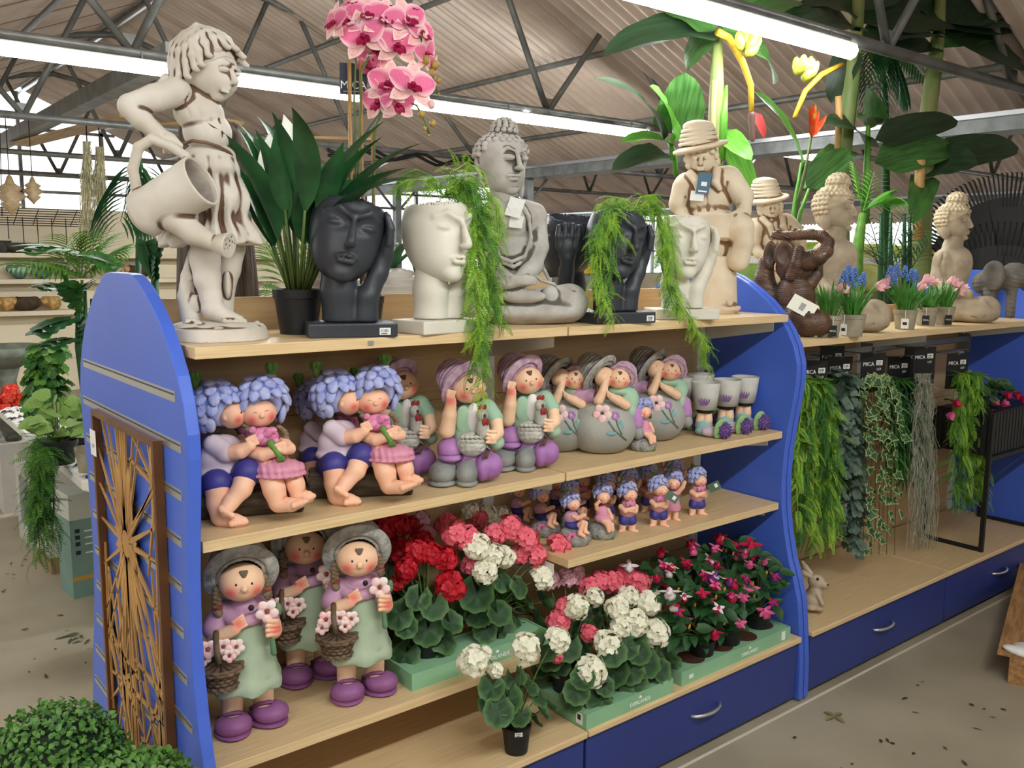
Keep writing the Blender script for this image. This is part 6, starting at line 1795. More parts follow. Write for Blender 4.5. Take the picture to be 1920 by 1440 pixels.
geranium('lone cream potted geranium in a black pot on the base board', (968, 1405), Z5, pl_[1] + .01, [(887, 1240, 30, 'white', -.01), (930, 1257, 16, 'white', -.01), (984, 1217, 33, 'white', -.02), (1043, 1201, 29, 'white', 0), (910, 1225, 15, 'white', .01)],
         [(922, 1290, -.02, 1), (950, 1312, -.05, 1.15), (990, 1285, 0, 1.05), (1010, 1305, -.02, .95), (935, 1335, -.06, 1.1), (1015, 1335, 0, .8), (920, 1320, 0, .9), (975, 1340, -.05, .9), (965, 1275, .01, 1), (1000, 1350, .02, .8), (940, 1300, .02, .9), (1030, 1325, .03, .8)], .036, (.03, .039, .075), seed=5, sticker=True)
yt = a[1]
geranium('pink and cream geranium at the left of the front tray', (1062, 1285), Z5, yt + .16, [(1060, 1140, 22, 'pink', 0), (1048, 1165, 24, 'pink', 0), (1104, 1187, 19, 'pink', -.04), (1030, 1088, 24, 'blush', .06), (1062, 1085, 22, 'blush', .05), (1080, 1138, 27, 'white', -.03), (1112, 1120, 22, 'white', 0), (1044, 1232, 13, 'pink', -.06)], ring(1060, 1235, 50, 50, 13, -.05, .05, 6), .044, seed=6, lift=.012)
geranium('cream geranium at the front corner of the front tray', (1112, 1310), Z5, yt + .075, [(1137, 1210, 32, 'white', -.01), (1106, 1258, 33, 'white', -.03)], ring(1108, 1300, 40, 34, 10, -.05, .02, 7), .042, seed=7, lift=.012)
geranium('cream geranium at the right of the front tray', (1205, 1272), Z5, yt + .085, [(1158, 1140, 24, 'white', 0), (1190, 1168, 28, 'white', -.02), (1216, 1132, 29, 'white', 0), (1228, 1186, 29, 'white', -.03), (1178, 1118, 22, 'white', .03), (1165, 1172, 24, 'white', -.02)], ring(1195, 1245, 62, 52, 16, -.06, .04, 8), .044, seed=8, lift=.012)
geranium('pink geranium at the back of the front tray', (1150, 1215), Z5, yt + .2, [(1105, 1102, 24, 'pink', 0), (1125, 1090, 22, 'pink', 0), (1150, 1092, 26, 'pink', 0), (1192, 1095, 29, 'pink', -.01), (1168, 1078, 22, 'pink', .02), (1218, 1095, 18, 'white', .02), (1080, 1080, 22, 'blush', .04)], ring(1150, 1170, 70, 50, 12, -.02, .04, 9), .042, seed=9, lift=.012)

# fuchsias
M_fleaf = mat('fuchsia_leaf', (46, 92, 42), (28, 64, 32), rough=.5, scale=20, trans=.12)
M_fb = {'pink': mat('fuchsia_pink', (236, 116, 166), (220, 84, 142), rough=.5, scale=40, trans=.15), 'red': mat('fuchsia_crimson', (206, 24, 68), (176, 20, 80), rough=.5, scale=40, trans=.1),
        'white': mat('fuchsia_white', (244, 238, 240), (236, 214, 224), rough=.5, scale=40, trans=.15), 'violet': mat('fuchsia_violet', (128, 50, 140), rough=.5)}
FL = [new_mesh('leaf', *leaf(1, .55, 6, lambda q: math.sin(PI * q ** .72) ** .85, bend=.3 + .4 * i, fold=.16, cols=1)[:2], True) for i in range(3)]
ft = leaf(1, .5, 4, bend=-.9, fold=.2)
fmb = MB()
for i in range(4): fmb.add(ft[0], ft[1], TR((0, 0, 0), 0, .35, i * 1.571))
FSEP = {c: fmb.mesh('flower', True) for c in M_fb}
fmb = MB().lathe([(0, -.75), (.35, -.7), (.42, -.35), (.2, 0), (.1, .25), (0, .3)], 8, wob=lambda a, z: .15 * math.cos(4 * a)); FCUP = {c: fmb.mesh('corolla', True) for c in M_fb}
FBUD = MB().lathe([(0, -.5), (.16, -.3), (.2, 0), (.12, .35), (0, .45)], 7).mesh('bud', True)
M_fbud = mat('fuchsia_bud', (188, 176, 60), (220, 130, 60), rough=.5, scale=6)


def fuchsia(label, potpx, y, flowers, spots, seed, z=Z5, nb=8):
    p = on(*potpx, y=y); root = np.array([p[0], y, z + .012]); r = random.Random(seed)
    t = thing('potted_fuchsia', label, 'plant', root, 0, 'potted fuchsias')
    pot('pot', .034, .043, .08, M_black, t)
    top = np.array([0, 0, .075]); mpp = (WM[:, 2] @ (root - np.array([0, 0, CH]))) / FPX
    for (px, py, dy, sc) in spots:
        q = on(px, py, y=y + dy) - root
        MB().tube(arc(top, (q * .6 + top * .4) + np.array([0, 0, .02]), q, 4), .0018, 4, False).build('branch', M_stem, t, True)
        for j in range(4):
            az = r.uniform(0, 6.28) if j else math.atan2(q[1] - .05, q[0])
            d = dirv(az, r.uniform(-.5, .35)); qq = q + np.array([r.uniform(-.015, .015), r.uniform(-.015, .015), r.uniform(-.015, .015)])
            link('leaf', FL[j % 3], t, m=M_fleaf, M=FR(qq, d, (-.3, -.6, .8), .066 * sc * r.uniform(.7, 1.1)))
    for i, (px, py, c, c2_, rp, dy) in enumerate(flowers):
        q = on(px, py, y=y + dy - .02) - root; s = rp * mpp * 1.3
        M = FR(q, (r.uniform(-1, 1), r.uniform(-1, 1), 0), (r.uniform(-.4, .4), -.5 * r.random(), 1), s)
        f = link('flower', FSEP[c], t, m=M_fb[c], M=M)
        link('corolla', FCUP[c2_], f, m=M_fb[c2_], M=np.eye(4))
    for i in range(6):
        px, py, dy, sc = spots[(i * 3 + 1) % len(spots)]; c, c2_ = r.choice((('pink', 'red'), ('red', 'red'), ('white', 'red'), ('pink', 'pink'), ('red', 'violet')))
        q = on(px, py, y=y + dy - .05) - root
        fo = link('flower', FSEP[c], t, m=M_fb[c], M=FR(q, (1, r.uniform(-1, 1), 0), (r.uniform(-.5, .5), -.4, .8), 15 * mpp))
        link('corolla', FCUP[c2_], fo, m=M_fb[c2_], M=np.eye(4))
    for i in range(nb):
        px, py, dy, sc = spots[i % len(spots)]
        q = on(px + r.uniform(-18, 18), py + r.uniform(-18, 10), y=y + dy - .02) - root
        link('bud', FBUD, t, m=M_fbud, M=FR(q, (1, 0, 0), (r.uniform(-.3, .3), -.3, 1), .02))
    return t


yf = a3[1]
fuchsia('fuchsia at the front left of the right tray, behind the cream geraniums', (1315, 1240), yf + .07, [(1256, 1108, 'white', 'white', 17, -.02), (1262, 1130, 'red', 'white', 16, -.02), (1340, 1185, 'red', 'red', 15, -.05), (1260, 1060, 'white', 'red', 12, .05)], ring(1300, 1150, 58, 58, 19, -.05, .04, 11), 11)
fuchsia('fuchsia in the middle of the right tray', (1365, 1215), yf + .07, [(1342, 1078, 'white', 'violet', 17, -.03), (1378, 1090, 'pink', 'red', 15, -.03), (1372, 1115, 'pink', 'red', 15, -.04), (1325, 1080, 'red', 'violet', 13, 0)], ring(1355, 1130, 48, 62, 19, -.05, .04, 12), 12)
fuchsia('fuchsia at the right of the right tray beside the blue panel', (1420, 1190), yf + .09, [(1395, 1105, 'pink', 'pink', 15, -.02), (1435, 1145, 'pink', 'pink', 16, -.04), (1408, 1020, 'red', 'red', 18, .05), (1398, 1035, 'red', 'pink', 13, .04)], ring(1420, 1090, 42, 62, 19, -.04, .04, 13), 13)
fuchsia('fuchsia at the back left of the right tray', (1290, 1195), yf + .2, [(1290, 1055, 'pink', 'red', 14, 0), (1240, 1030, 'pink', 'red', 15, .02), (1300, 1028, 'pink', 'pink', 14, 0), (1255, 1070, 'white', 'white', 13, -.02), (1180, 1060, 'white', 'white', 14, 0)], ring(1265, 1085, 70, 48, 19, -.03, .03, 14), 14)
fuchsia('fuchsia at the back right of the right tray', (1375, 1165), yf + .2, [(1350, 1005, 'red', 'red', 16, .01), (1298, 1015, 'pink', 'red', 14, .01), (1330, 1050, 'pink', 'pink', 12, 0), (1385, 1040, 'red', 'pink', 12, -.02)], ring(1360, 1050, 62, 44, 19, -.03, .03, 15), 15)
# ------------------------------------------------------------------ right unit: animals, statues, spring bulbs
loc, mpp = spot(1486, 637, 1.915, ZT2)
t = thing('elephant_figure', 'brown wrinkled elephant figure sitting with its trunk curled over its head', 'figurine', loc, view_rot(*loc[:2]), s=.95)
G = PX(560, 1420, mpp / 6, .09); k_ = G.k


def wrinkle(f, amp):
    return lambda x, y, z: amp * k_ * np.cos(f * z + 2.5 * np.sin(x * 30) + 1.5 * np.sin(y * 40))


cut = SUB(B(np.array([0, 0, -.1]), (1, 1, .1)), .001)
bd = [A(G.e(560, 980, 0, 235, 300, 190), 30 * k_), A(G.e(540, 620, 20, 215, 190, 160), 40 * k_)] + G.chain([(215, 560, -60), (205, 760, -60), (300, 1100, -40)], [90, 110, 160], 40)
bd += G.chain([(600, 1220, 90), (720, 1260, 160), (850, 1275, 190)], [190, 165, 140], 40) + G.chain([(420, 1240, 40), (450, 1260, 60)], [180, 160], 40)
bd += G.chain([(800, 560, -60), (790, 700, -40), (720, 800, 0)], [60, 70, 90], 20) + [cut]
sculpt('body', bd, M_wrinkle, t, h=9 * k_, disp=wrinkle(900, 3.5))
sculpt('foot', [A(G.e(850, 1262, 215, 70, 150, 60), 10 * k_), cut], M_wrinkle, t, h=8 * k_)
sculpt('foot', [A(G.e(950, 1255, 90, 100, 150, 60), 10 * k_), cut], M_wrinkle, t, h=8 * k_)
sculpt('arm', G.chain([(575, 450, 170), (555, 600, 195), (500, 740, 170)], [66, 68, 60], 16), M_wrinkle, t, h=7 * k_, disp=wrinkle(900, 3.5))
for (u, v, w_, ru, rv) in ((258, 490, 60, 78, 165), (420, 490, 130, 118, 165)):
    sculpt('ear', [A(G.e(u, v, w_, ru, rv, 34), 10 * k_), SUB(G.e(u, v - 10, w_ + 34, ru * .74, rv * .74, 26), 10 * k_)], M_wrinkle, t, h=7 * k_)
pts = [(660, 560, 100), (790, 520, 130), (880, 450, 130), (892, 350, 120), (820, 275, 100), (700, 255, 80), (560, 258, 60), (420, 275, 50), (300, 262, 45)]
tr = G.chain(pts, [125, 100, 76, 68, 66, 62, 58, 54, 50], 20) + [A(G.e(520, 215, 60, 34, 40, 30), 8 * k_), A(G.e(335, 225, 50, 34, 34, 30), 8 * k_)]
sculpt('trunk', tr, M_wrinkle, t, h=7.5 * k_, disp=lambda x, y, z: 4 * k_ * np.cos(np.arctan2(z - G.p(0, 400)[2], x - G.p(740, 0)[0]) * 60))
sculpt('tusk', [A(G.c((770, 530, 190), (868, 482, 215), 22, 10), 4 * k_)], M_sandstone, t, h=6 * k_)
tg = link('hang_tag', MB().box((-150 * k_, -95 * k_, 0), (150 * k_, 95 * k_, .0008)).mesh('hang_tag'), t, m=mat('cream_tag', (228, 226, 208)), M=FR(G.p(650, 1090, 270), (.87, -.1, -.45), (0, -.9, .4)))
box('tag_print', (-30 * k_, -50 * k_, .0008), (30 * k_, 40 * k_, .0012), mat('grey_print', (150, 150, 146)), tg)
box('tag_code', (80 * k_, -80 * k_, .0008), (110 * k_, -10 * k_, .0012), M_ink, tg)

# weathered seated statues in profile
loc, mpp = spot(1571, 620, 1.965, ZT2)
b1 = thing('weathered_statue', 'weathered sandstone meditating statue in profile behind the bulb pots, left of two', 'statue', loc, view_rot(*loc[:2]), 'weathered sandstone statues', s=.96); t = b1
G = PX(680, 1215, mpp / 3.556, .08); k_ = G.k
ops = [A(G.e(640, 790, 0, 125, 210, 115), 30 * k_), A(G.e(560, 740, 40, 80, 130, 90), 30 * k_), A(G.e(690, 730, -20, 90, 130, 90), 30 * k_), A(G.c((615, 600, 0), (635, 520, 0), 78, 72), 20 * k_)]
ops += G.chain([(545, 700, 60), (520, 880, 80), (600, 960, 140), (760, 990, 150)], [66, 60, 52, 42], 20) + [A(G.c((620, 1120, 80), (900, 1110, 90), 95, 110), 30 * k_), A(G.e(650, 1130, -60, 220, 90, 150), 30 * k_), A(G.e(850, 1160, 130, 150, 60, 90), 30 * k_)]
for pts in ([(600, 640, 110), (640, 760, 118), (660, 900, 112)], [(560, 640, 110), (540, 760, 128), (570, 860, 130)], [(880, 1020, 160), (930, 1080, 180), (960, 1180, 160)], [(800, 1180, 205), (900, 1170, 205)]):
    for a_, b_ in zip(pts, pts[1:]): ops.append(SUB(G.c(a_, b_, 7), 9 * k_))
sculpt('robed_body', ops + [SUB(B(np.array([0, 0, -.1]), (1, 1, .1)), .001)], M_sandstone, t, h=9 * k_)
hd = [A(G.e(612, 390, 0, 112, 130, 112), 20 * k_), A(G.e(650, 450, 15, 80, 92, 80), 30 * k_), A(G.e(702, 526, 25, 30, 22, 28), 14 * k_), A(G.c((726, 372, 28), (752, 432, 32), 9, 13), 8 * k_), A(G.e(744, 440, 32, 17, 11, 17), 5 * k_),
      A(G.c((680, 352, 80), (724, 352, 36), 9), 8 * k_), SUB(G.e(698, 388, 84, 28, 18, 18), 10 * k_), A(G.e(692, 394, 64, 25, 14, 16), 4 * k_), SUB(G.c((670, 404, 84), (716, 404, 56), 4), 3 * k_), A(G.c((706, 478, 56), (734, 476, 34), 9), 4 * k_), A(G.c((706, 495, 52), (730, 493, 34), 10), 4 * k_), SUB(G.c((704, 486, 66), (740, 485, 40), 3), 3 * k_),
      A(G.e(555, 375, 80, 34, 55, 30), 8 * k_), SUB(G.e(560, 370, 106, 18, 34, 16), 5 * k_), A(G.e(560, 480, 76, 36, 66, 24), 8 * k_)]
sculpt('head', hd, M_sandstone, t, h=7 * k_)
M_sandc = mat('sandstone_curls', (206, 190, 160), (170, 154, 126), rough=.8, scale=30, bump=.2)
hr = [A(G.e(604, 350, -10, 130, 122, 124), 8 * k_), A(G.e(575, 430, -20, 92, 100, 96), 14 * k_), A(G.e(625, 225, -10, 74, 62, 74), 20 * k_), SUB(G.e(715, 475, 50, 120, 140, 120), 4 * k_)]
fu = np.array([.85, 0, .5])
for ring_ in range(10):
    el = math.radians(-44 + 14 * ring_); n_ = max(4, int(2 * PI * 130 * math.cos(el) / 29))
    for i in range(n_):
        a_ = 2 * PI * (i + .5 * (ring_ % 2)) / n_; dv = np.array([math.cos(a_) * math.cos(el), -math.sin(el), math.sin(a_) * math.cos(el)])
        if dv @ fu > .35 and el < math.radians(26): continue
        if dv[0] > -.15 and el < math.radians(8): continue
        q = np.array([604, 362, -8]) + dv * np.array([134, 124, 128]); hr.append(A(G.e(*q, 17, 16, 17), 2 * k_))
for ring_ in range(5):
    el = math.radians(0 + 20 * ring_); n_ = max(3, int(2 * PI * 72 * math.cos(el) / 28))
    for i in range(n_):
        a_ = 2 * PI * (i + .5 * (ring_ % 2)) / n_
        q = np.array([626, 222, -10]) + np.array([math.cos(a_) * math.cos(el) * 74, -math.sin(el) * 66, math.sin(a_) * math.cos(el) * 74]); hr.append(A(G.e(*q, 15, 14, 15), 2 * k_))
sculpt('curled_hair', hr, M_sandc, t, h=6.5 * k_)
loc2, _ = spot(1790, 608, 1.95, ZT2)
dup(b1, loc2, view_rot(*loc2[:2]), 'weathered sandstone meditating statue in profile beside the black rakes, right of two', 'weathered sandstone statues', .92)
loc, mpp = spot(1893, 600, 1.93, ZT2)
t = thing('elephant_figure', 'dark grey cement elephant figure standing at the right edge', 'figurine', loc, view_rot(*loc[:2]))
G = PX(950, 1340, mpp / 4.5, .08); k_ = G.k
sculpt('body', [A(G.e(790, 1050, -60, 150, 120, 130), 30 * k_), A(G.e(960, 1010, 0, 130, 130, 120), 30 * k_)] + [q for (u, w_) in ((790, 50), (960, 40), (1040, -40)) for q in G.chain([(u, 1120, w_), (u, 1320, w_)], [52, 50], 20)] + G.chain([(1010, 1010, 60), (1080, 1010, 90), (1130, 960, 100)], [70, 55, 42], 16) + [SUB(B(np.array([0, 0, -.1]), (1, 1, .1)), .001)], M_greyel, t, h=10 * k_, disp=wrinkle(300, 3))
sculpt('ear', [A(G.e(805, 1000, 130, 90, 125, 26), 8 * k_), SUB(G.e(805, 1000, 160, 70, 100, 20), 8 * k_)], M_greyel, t, h=8 * k_)

# bulb pots
M_clay = mat('grey_clay_pot', (158, 150, 128), (134, 126, 106), rough=.8, scale=20)
M_blade = mat('bulb_leaf', (84, 146, 54), (60, 118, 42), rough=.5, scale=20, trans=.2)
M_musc = mat('muscari_blue', (76, 112, 186), (110, 146, 208), rough=.5, scale=60)
M_tulip = mat('tulip_pink', (240, 172, 188), (246, 206, 206), rough=.5, scale=30, trans=.2)
TUL = MB()
for i in range(6):
    q = leaf(1, .55, 5, lambda q: math.sin(PI * min(1, q ** .7)) ** .7, bend=-.5 if i % 2 else -.35, fold=.3, a0=.9); TUL.add(q[0], q[1], TR((.12 * math.cos(i * 1.05), .12 * math.sin(i * 1.05), 0), 0, 0, i * 1.047))
TUL = TUL.mesh('tulip', True)
MU = MB()
for i in range(34):
    z = i / 34; a_ = i * 2.4; r_ = .30 * (1 - .75 * z)
    MU.lathe([(0, -.09), (.08, -.03), (.09, .05), (0, .1)], 5, TR((r_ * math.cos(a_), r_ * math.sin(a_), z * 1.0)))
MU = MU.mesh('muscari_spike', True)


def bulbs(label, px, py, y, kind, seed, flowers, card=None):
    p = on(px, py, y=y); r = random.Random(seed)
    t = thing('bulb_pot', label, 'plant', (p[0], y, ZT2), 0, 'pots of spring bulbs')
    pot('pot', .036, .046, .08, M_clay, t)
    for i in range(42):
        az = r.uniform(0, 6.28); q = .03 * math.sqrt(r.random())
        V, F, _ = leaf(r.uniform(.1, .16), r.uniform(.007, .013), 5, lambda q: math.sin(PI * q ** .6) ** .6, bend=r.uniform(.1, .8), fold=.2)
        link('leaf_blade', new_mesh('leaf_blade', V, F, True), t, m=M_blade, M=FR((q * math.cos(az), q * math.sin(az), .06), dirv(az, r.uniform(1.1, 1.5))))
    root = np.array([p[0], y, ZT2])
    for (fx, fy) in flowers:
        q = on(fx, fy, y=y - .01) - root
        MB().tube([(0, 0, .06), q * .5 + np.array([0, 0, .03]), q], .0022, 5).build('flower_stem', M_blade, t, True)
        if kind == 'm': link('muscari_spike', MU, t, m=M_musc, M=FR(q - np.array([0, 0, .02]), (1, 0, 0), (r.uniform(-.2, .2), r.uniform(-.2, .2), 1), .048))
        else: link('tulip', TUL, t, m=M_tulip, M=FR(q, (1, 0, 0), (r.uniform(-.8, .8), -.5, r.uniform(-.3, .8)), .042))
    if card:
        v = view_rot(p[0], y) - PI / 2 + card[0]; d = np.array([math.cos(v), math.sin(v), 0])
        c_ = link('hang_tag', MB().box((-.014, -.02, 0), (.014, .02, .001)).mesh('hang_tag'), t, m=M_card if card[1] == 'k' else M_paper, M=FR(d * .052 + np.array([0, 0, .026]), np.cross((0, 0, 1), d), d))
        if card[1] == 'k': text('lettering', 'MICA', .009, M_print, c_, TR((0, 0, .0012)))
        else: box('bars', (-.008, -.006, .001), (.008, .006, .0013), M_ink, c_)
        MB().tube([d * .052 + np.array([0, 0, .045]), d * .049 + np.array([0, 0, .078])], .0012, 4).build('string', M_paper, t)
    return t


bulbs('pot of green bulb leaves with a pale bud beside the brown elephant foot', 1553, 615, 1.80, 't', 1, [(1570, 545)], (.3, 'k'))
bulbs('pot of blue grape hyacinths nearest the brown elephant', 1597, 628, 1.775, 'm', 2, [(1582, 520), (1592, 512), (1603, 516), (1616, 525), (1598, 530)], (-.6, 'p'))
bulbs('pot of blue grape hyacinths and tulips in the middle of the row', 1696, 614, 1.835, 'm', 3, [(1668, 512), (1682, 508), (1696, 512), (1708, 518), (1718, 520), (1676, 525)], (0, 'p'))
bulbs('pot of pale pink tulips behind the middle hyacinths', 1735, 610, 1.89, 't', 4, [(1730, 530), (1745, 535), (1722, 545), (1665, 530), (1650, 540)], (0, 'k'))
bulbs('pot of pink tulips at the right end of the bulb row', 1768, 603, 1.87, 't', 5, [(1783, 535), (1790, 545), (1775, 530), (1800, 545), (1640, 535)], (.4, 'k'))

# ------------------------------------------------------------------ tall plants behind the right unit
M_ban = mat('banana_leaf', (78, 124, 58), (52, 92, 44), rough=.4, scale=6, stretch=(1, 14, 1), trans=.2)
M_band_ = mat('banana_leaf_dark', (50, 72, 46), (34, 54, 34), rough=.42, scale=6, stretch=(1, 14, 1), trans=.12)
M_bright = mat('bright_leaf', (112, 176, 64), (84, 150, 50), rough=.4, scale=8, stretch=(1, 10, 1), trans=.25)
M_trunkb = mat('banana_trunk', (108, 136, 76), (140, 142, 86), rough=.5, scale=5, stretch=(4, 4, .6))
M_trunkw = mat('cane_stake', (196, 158, 100), (176, 138, 84), rough=.55, scale=8, stretch=(6, 6, 1))


def px_leaf(t, a_, b_, wpx, y0, y1, m, sag=.35, roll=0., root=(0, 0, 0), n=12, stalk=None):
    """banana-like blade from picture point a to picture point b at depths y0, y1"""
    p, q = on(*a_, y=y0), on(*b_, y=y1); root = np.array(root); Ln = np.linalg.norm(q - p)
    mpp = (WM[:, 2] @ (p - np.array([0, 0, CH]))) / FPX
    V, F, _ = leaf(Ln * 1.05, wpx * mpp * 1.3, n, lambda s: min(1, s * 6) ** .6 * math.sin(PI * (.5 + .5 * s ** 1.4)) ** .55 if s < 1 else .02, bend=sag * 2, fold=.12, a0=sag, wave=.02, cols=2)
    d = q - p; nrm = -WM[:, 2] + np.array([0, 0, .5]) + np.cross(d / Ln, -WM[:, 2]) * roll
    return link('leaf', new_mesh('leaf', V, F, True), t, m=m, M=FR(p - root, d, nrm))


def trunk_px(t, pts, y, rpx, m, root, name='trunk', n=10):
    P = [on(*q, y=y) for q in pts]; mpp = (WM[:, 2] @ (P[0] - np.array([0, 0, CH]))) / FPX
    P = [p - np.array(root) for p in P]
    rs = [r * mpp for r in rpx] if hasattr(rpx, '__len__') else rpx * mpp
    return MB().tube(P, rs, n).build(name, m, t, True)


def tall(label, px, y, name='banana_plant', r=.13):
    p = on(px, 600, y=y); root = np.array([p[0], y, 0])
    t = thing(name, label, 'plant', root)
    pot('pot', r * .8, r, r * 2, M_black, t)
    return t, root


yb = 3.15
t, root = tall('artificial banana plant with a yellow fruit stalk behind the hatted boy', 1338, yb)
trunk_px(t, [(1336, 620), (1338, 400), (1340, 290), (1344, 160), (1346, 60)], yb, [16, 16, 15, 13, 8], M_trunkb, root)
MB().tube([(0, 0, .2), (0, 0, .6), on(1337, 600, y=yb) - root], .03, 8).build('trunk_foot', M_trunkb, t, True)
trunk_px(t, [(1334, 400), (1336, 250), (1340, 150)], yb - .05, 5, M_trunkw, root, 'stake')
trunk_px(t, [(1352, 300), (1356, 220), (1362, 160)], yb - .04, [8, 9, 3], M_bright, root, 'leaf_sheath')
for a_, b_, w_, dy, m, sg in (((1262, 245), (1282, 140), 78, -.1, M_ban, .2), ((1262, 262), (1216, 168), 50, -.15, M_bright, .3), ((1245, 262), (1113, 158), 34, -.2, M_band_, .35), ((1258, 273), (1165, 272), 30, -.1, M_bright, .3), ((1252, 290), (1150, 322), 46, 0, M_band_, .3),
                            ((1354, 252), (1408, 300), 34, -.2, M_bright, .3), ((1356, 240), (1414, 375), 36, -.1, M_bright, .25), ((1350, 70), (1130, 112), 70, -.3, M_band_, .5), ((1345, 60), (1290, 130), 60, .2, M_ban, .4), ((1350, 60), (1440, 160), 60, .2, M_ban, .4), ((1345, 50), (1480, 20), 80, .3, M_ban, .4), ((1340, 60), (1200, 10), 80, .3, M_ban, .4)):
    px_leaf(t, a_, b_, w_, yb, yb + (abs(dy) if a_[1] < 140 else dy), m, sg, .3, root)
trunk_px(t, [(1262, 300), (1258, 265), (1270, 240)], yb - .02, 5, M_bright, root, 'leaf_stalk')
trunk_px(t, [(1268, 330), (1264, 290), (1255, 262)], yb - .02, 5, M_bright, root, 'leaf_stalk')
trunk_px(t, [(1346, 60), (1366, 70), (1392, 115), (1408, 160), (1409, 208)], yb - .1, [7, 7, 6.5, 6, 5], mat('yellow_stalk', (214, 172, 44), (190, 146, 40), scale=20), root, 'fruit_stalk')
M_nana = mat('green_banana', (184, 190, 66), (150, 168, 52), rough=.45, scale=14)


def hand_of_bananas(t, root, cx, cy, y, n, seed):
    r = random.Random(seed); mpp = (WM[:, 2] @ (on(cx, cy, y=y) - np.array([0, 0, CH]))) / FPX
    for i in range(n):
        a_ = -2.4 + 4.2 * i / n; ux, uy = math.cos(a_), math.sin(a_) * .8
        p = on(cx + 8 * ux, cy + 8 * uy, y=y + r.uniform(-.05, .02)) - root
        d = np.array([ux * .8, r.uniform(-.5, -.1), .45 - uy * .3])
        pts = [p + d * 26 * mpp * s + np.array([0, 0, 14 * mpp * s * s]) for s in (0, .3, .6, .85, 1)]
        MB().tube(pts, [4 * mpp, 8.5 * mpp, 9 * mpp, 7 * mpp, 2.5 * mpp], 8).build('banana', M_nana, t, True)


hand_of_bananas(t, root, 1395, 98, yb - .12, 12, 1)
sculpt('banana_flower', [A(C(on(1409, 215, y=yb - .1) - root, on(1411, 262, y=yb - .1) - root, .02, .012), .01)], mat('maroon_bract', (84, 66, 58), (110, 60, 56), scale=20), t, h=.005)
px_leaf(t, (1414, 210), (1432, 258), 16, yb - .1, yb - .12, mat('red_bract', (150, 44, 42), rough=.5), .2, 0, root, 5)
yb2 = 3.1
t, root = tall('artificial banana plant in the middle with a dark arching crown', 1590, yb2)
trunk_px(t, [(1580, 620), (1577, 430), (1582, 270), (1600, 120), (1612, -30)], yb2, [15, 15, 15, 14, 10], M_trunkb, root)
MB().tube([(0, 0, .2), on(1580, 610, y=yb2) - root], .03, 8).build('trunk_foot', M_trunkb, t, True)
trunk_px(t, [(1568, 300), (1574, 220), (1572, 180)], yb2 - .05, 6, M_trunkw, root, 'stake')
for a_, b_, w_, dy, m, sg in (((1628, 232), (1630, 172), 40, -.2, M_ban, .2), ((1630, 240), (1662, 225), 24, -.2, M_ban, .3), ((1628, 242), (1606, 226), 22, -.2, M_ban, .3), ((1625, 275), (1545, 238), 54, -.1, M_band_, .3), ((1640, 262), (1788, 232), 44, -.2, M_band_, .35), ((1640, 305), (1780, 282), 58, -.2, M_ban, .35),
                            ((1590, 282), (1510, 355), 44, -.2, M_ban, .2), ((1600, 60), (1480, 95), 70, 0, M_band_, .5), ((1606, 30), (1500, 10), 70, .2, M_band_, .5), ((1610, 20), (1700, -20), 60, .3, M_band_, .4), ((1600, 90), (1560, 190), 44, -.1, M_band_, .3), ((1610, 60), (1640, 150), 50, .1, M_ban, .3), ((1610, 40), (1790, 75), 90, .1, M_band_, .4), ((1600, 50), (1440, 70), 80, .2, M_band_, .4)):
    px_leaf(t, a_, b_, w_, yb2, yb2 + (abs(dy) if a_[1] < 140 else dy), m, sg, .3, root)
trunk_px(t, [(1622, 420), (1625, 330), (1628, 235)], yb2 - .1, [8, 7, 4], M_bright, root, 'leaf_stalk')
trunk_px(t, [(1580, 120), (1540, 140), (1510, 170), (1490, 220)], yb2 - .15, [5, 5, 5, 4], MATS['yellow_stalk'], root, 'fruit_stalk')
hand_of_bananas(t, root, 1503, 145, yb2 - .15, 10, 2)
yb3 = 2.98
t, root = tall('artificial banana plant at the right with a cane-wrapped trunk', 1745, yb3)
trunk_px(t, [(1728, 620), (1728, 450), (1738, 230), (1755, 100), (1765, -20)], yb3, [17, 17, 15, 13, 9], M_trunkb, root)
MB().tube([(0, 0, .2), on(1728, 610, y=yb3) - root], .035, 8).build('trunk_foot', M_trunkb, t, True)
trunk_px(t, [(1722, 450), (1724, 340), (1726, 300)], yb3 - .06, 9, M_trunkw, root, 'stake')
for a_, b_, w_, dy, m, sg in (((1745, 300), (1900, 282), 52, -.2, M_band_, .3), ((1742, 310), (1830, 310), 60, -.3, M_band_, .3), ((1735, 330), (1712, 420), 40, -.2, M_ban, .2), ((1760, 60), (1625, 55), 74, -.2, M_band_, .4), ((1762, 50), (1905, 100), 84, -.3, M_band_, .4), ((1770, 60), (1890, 125), 60, -.4, M_ban, .4), ((1765, 40), (1880, 20), 80, .1, M_band_, .4),
                            ((1750, 90), (1850, 140), 50, -.5, M_ban, .5), ((1760, 30), (1690, 5), 70, .2, M_band_, .4), ((1755, 90), (1660, 110), 50, -.1, M_band_, .3), ((1765, 60), (1925, 190), 100, -.1, M_band_, .4), ((1755, 70), (1610, 95), 80, .1, M_band_, .4), ((1770, 40), (1925, 40), 90, .1, M_band_, .4)):
    px_leaf(t, a_, b_, w_, yb3, yb3 + (abs(dy) if a_[1] < 140 else dy), m, sg, .3, root)


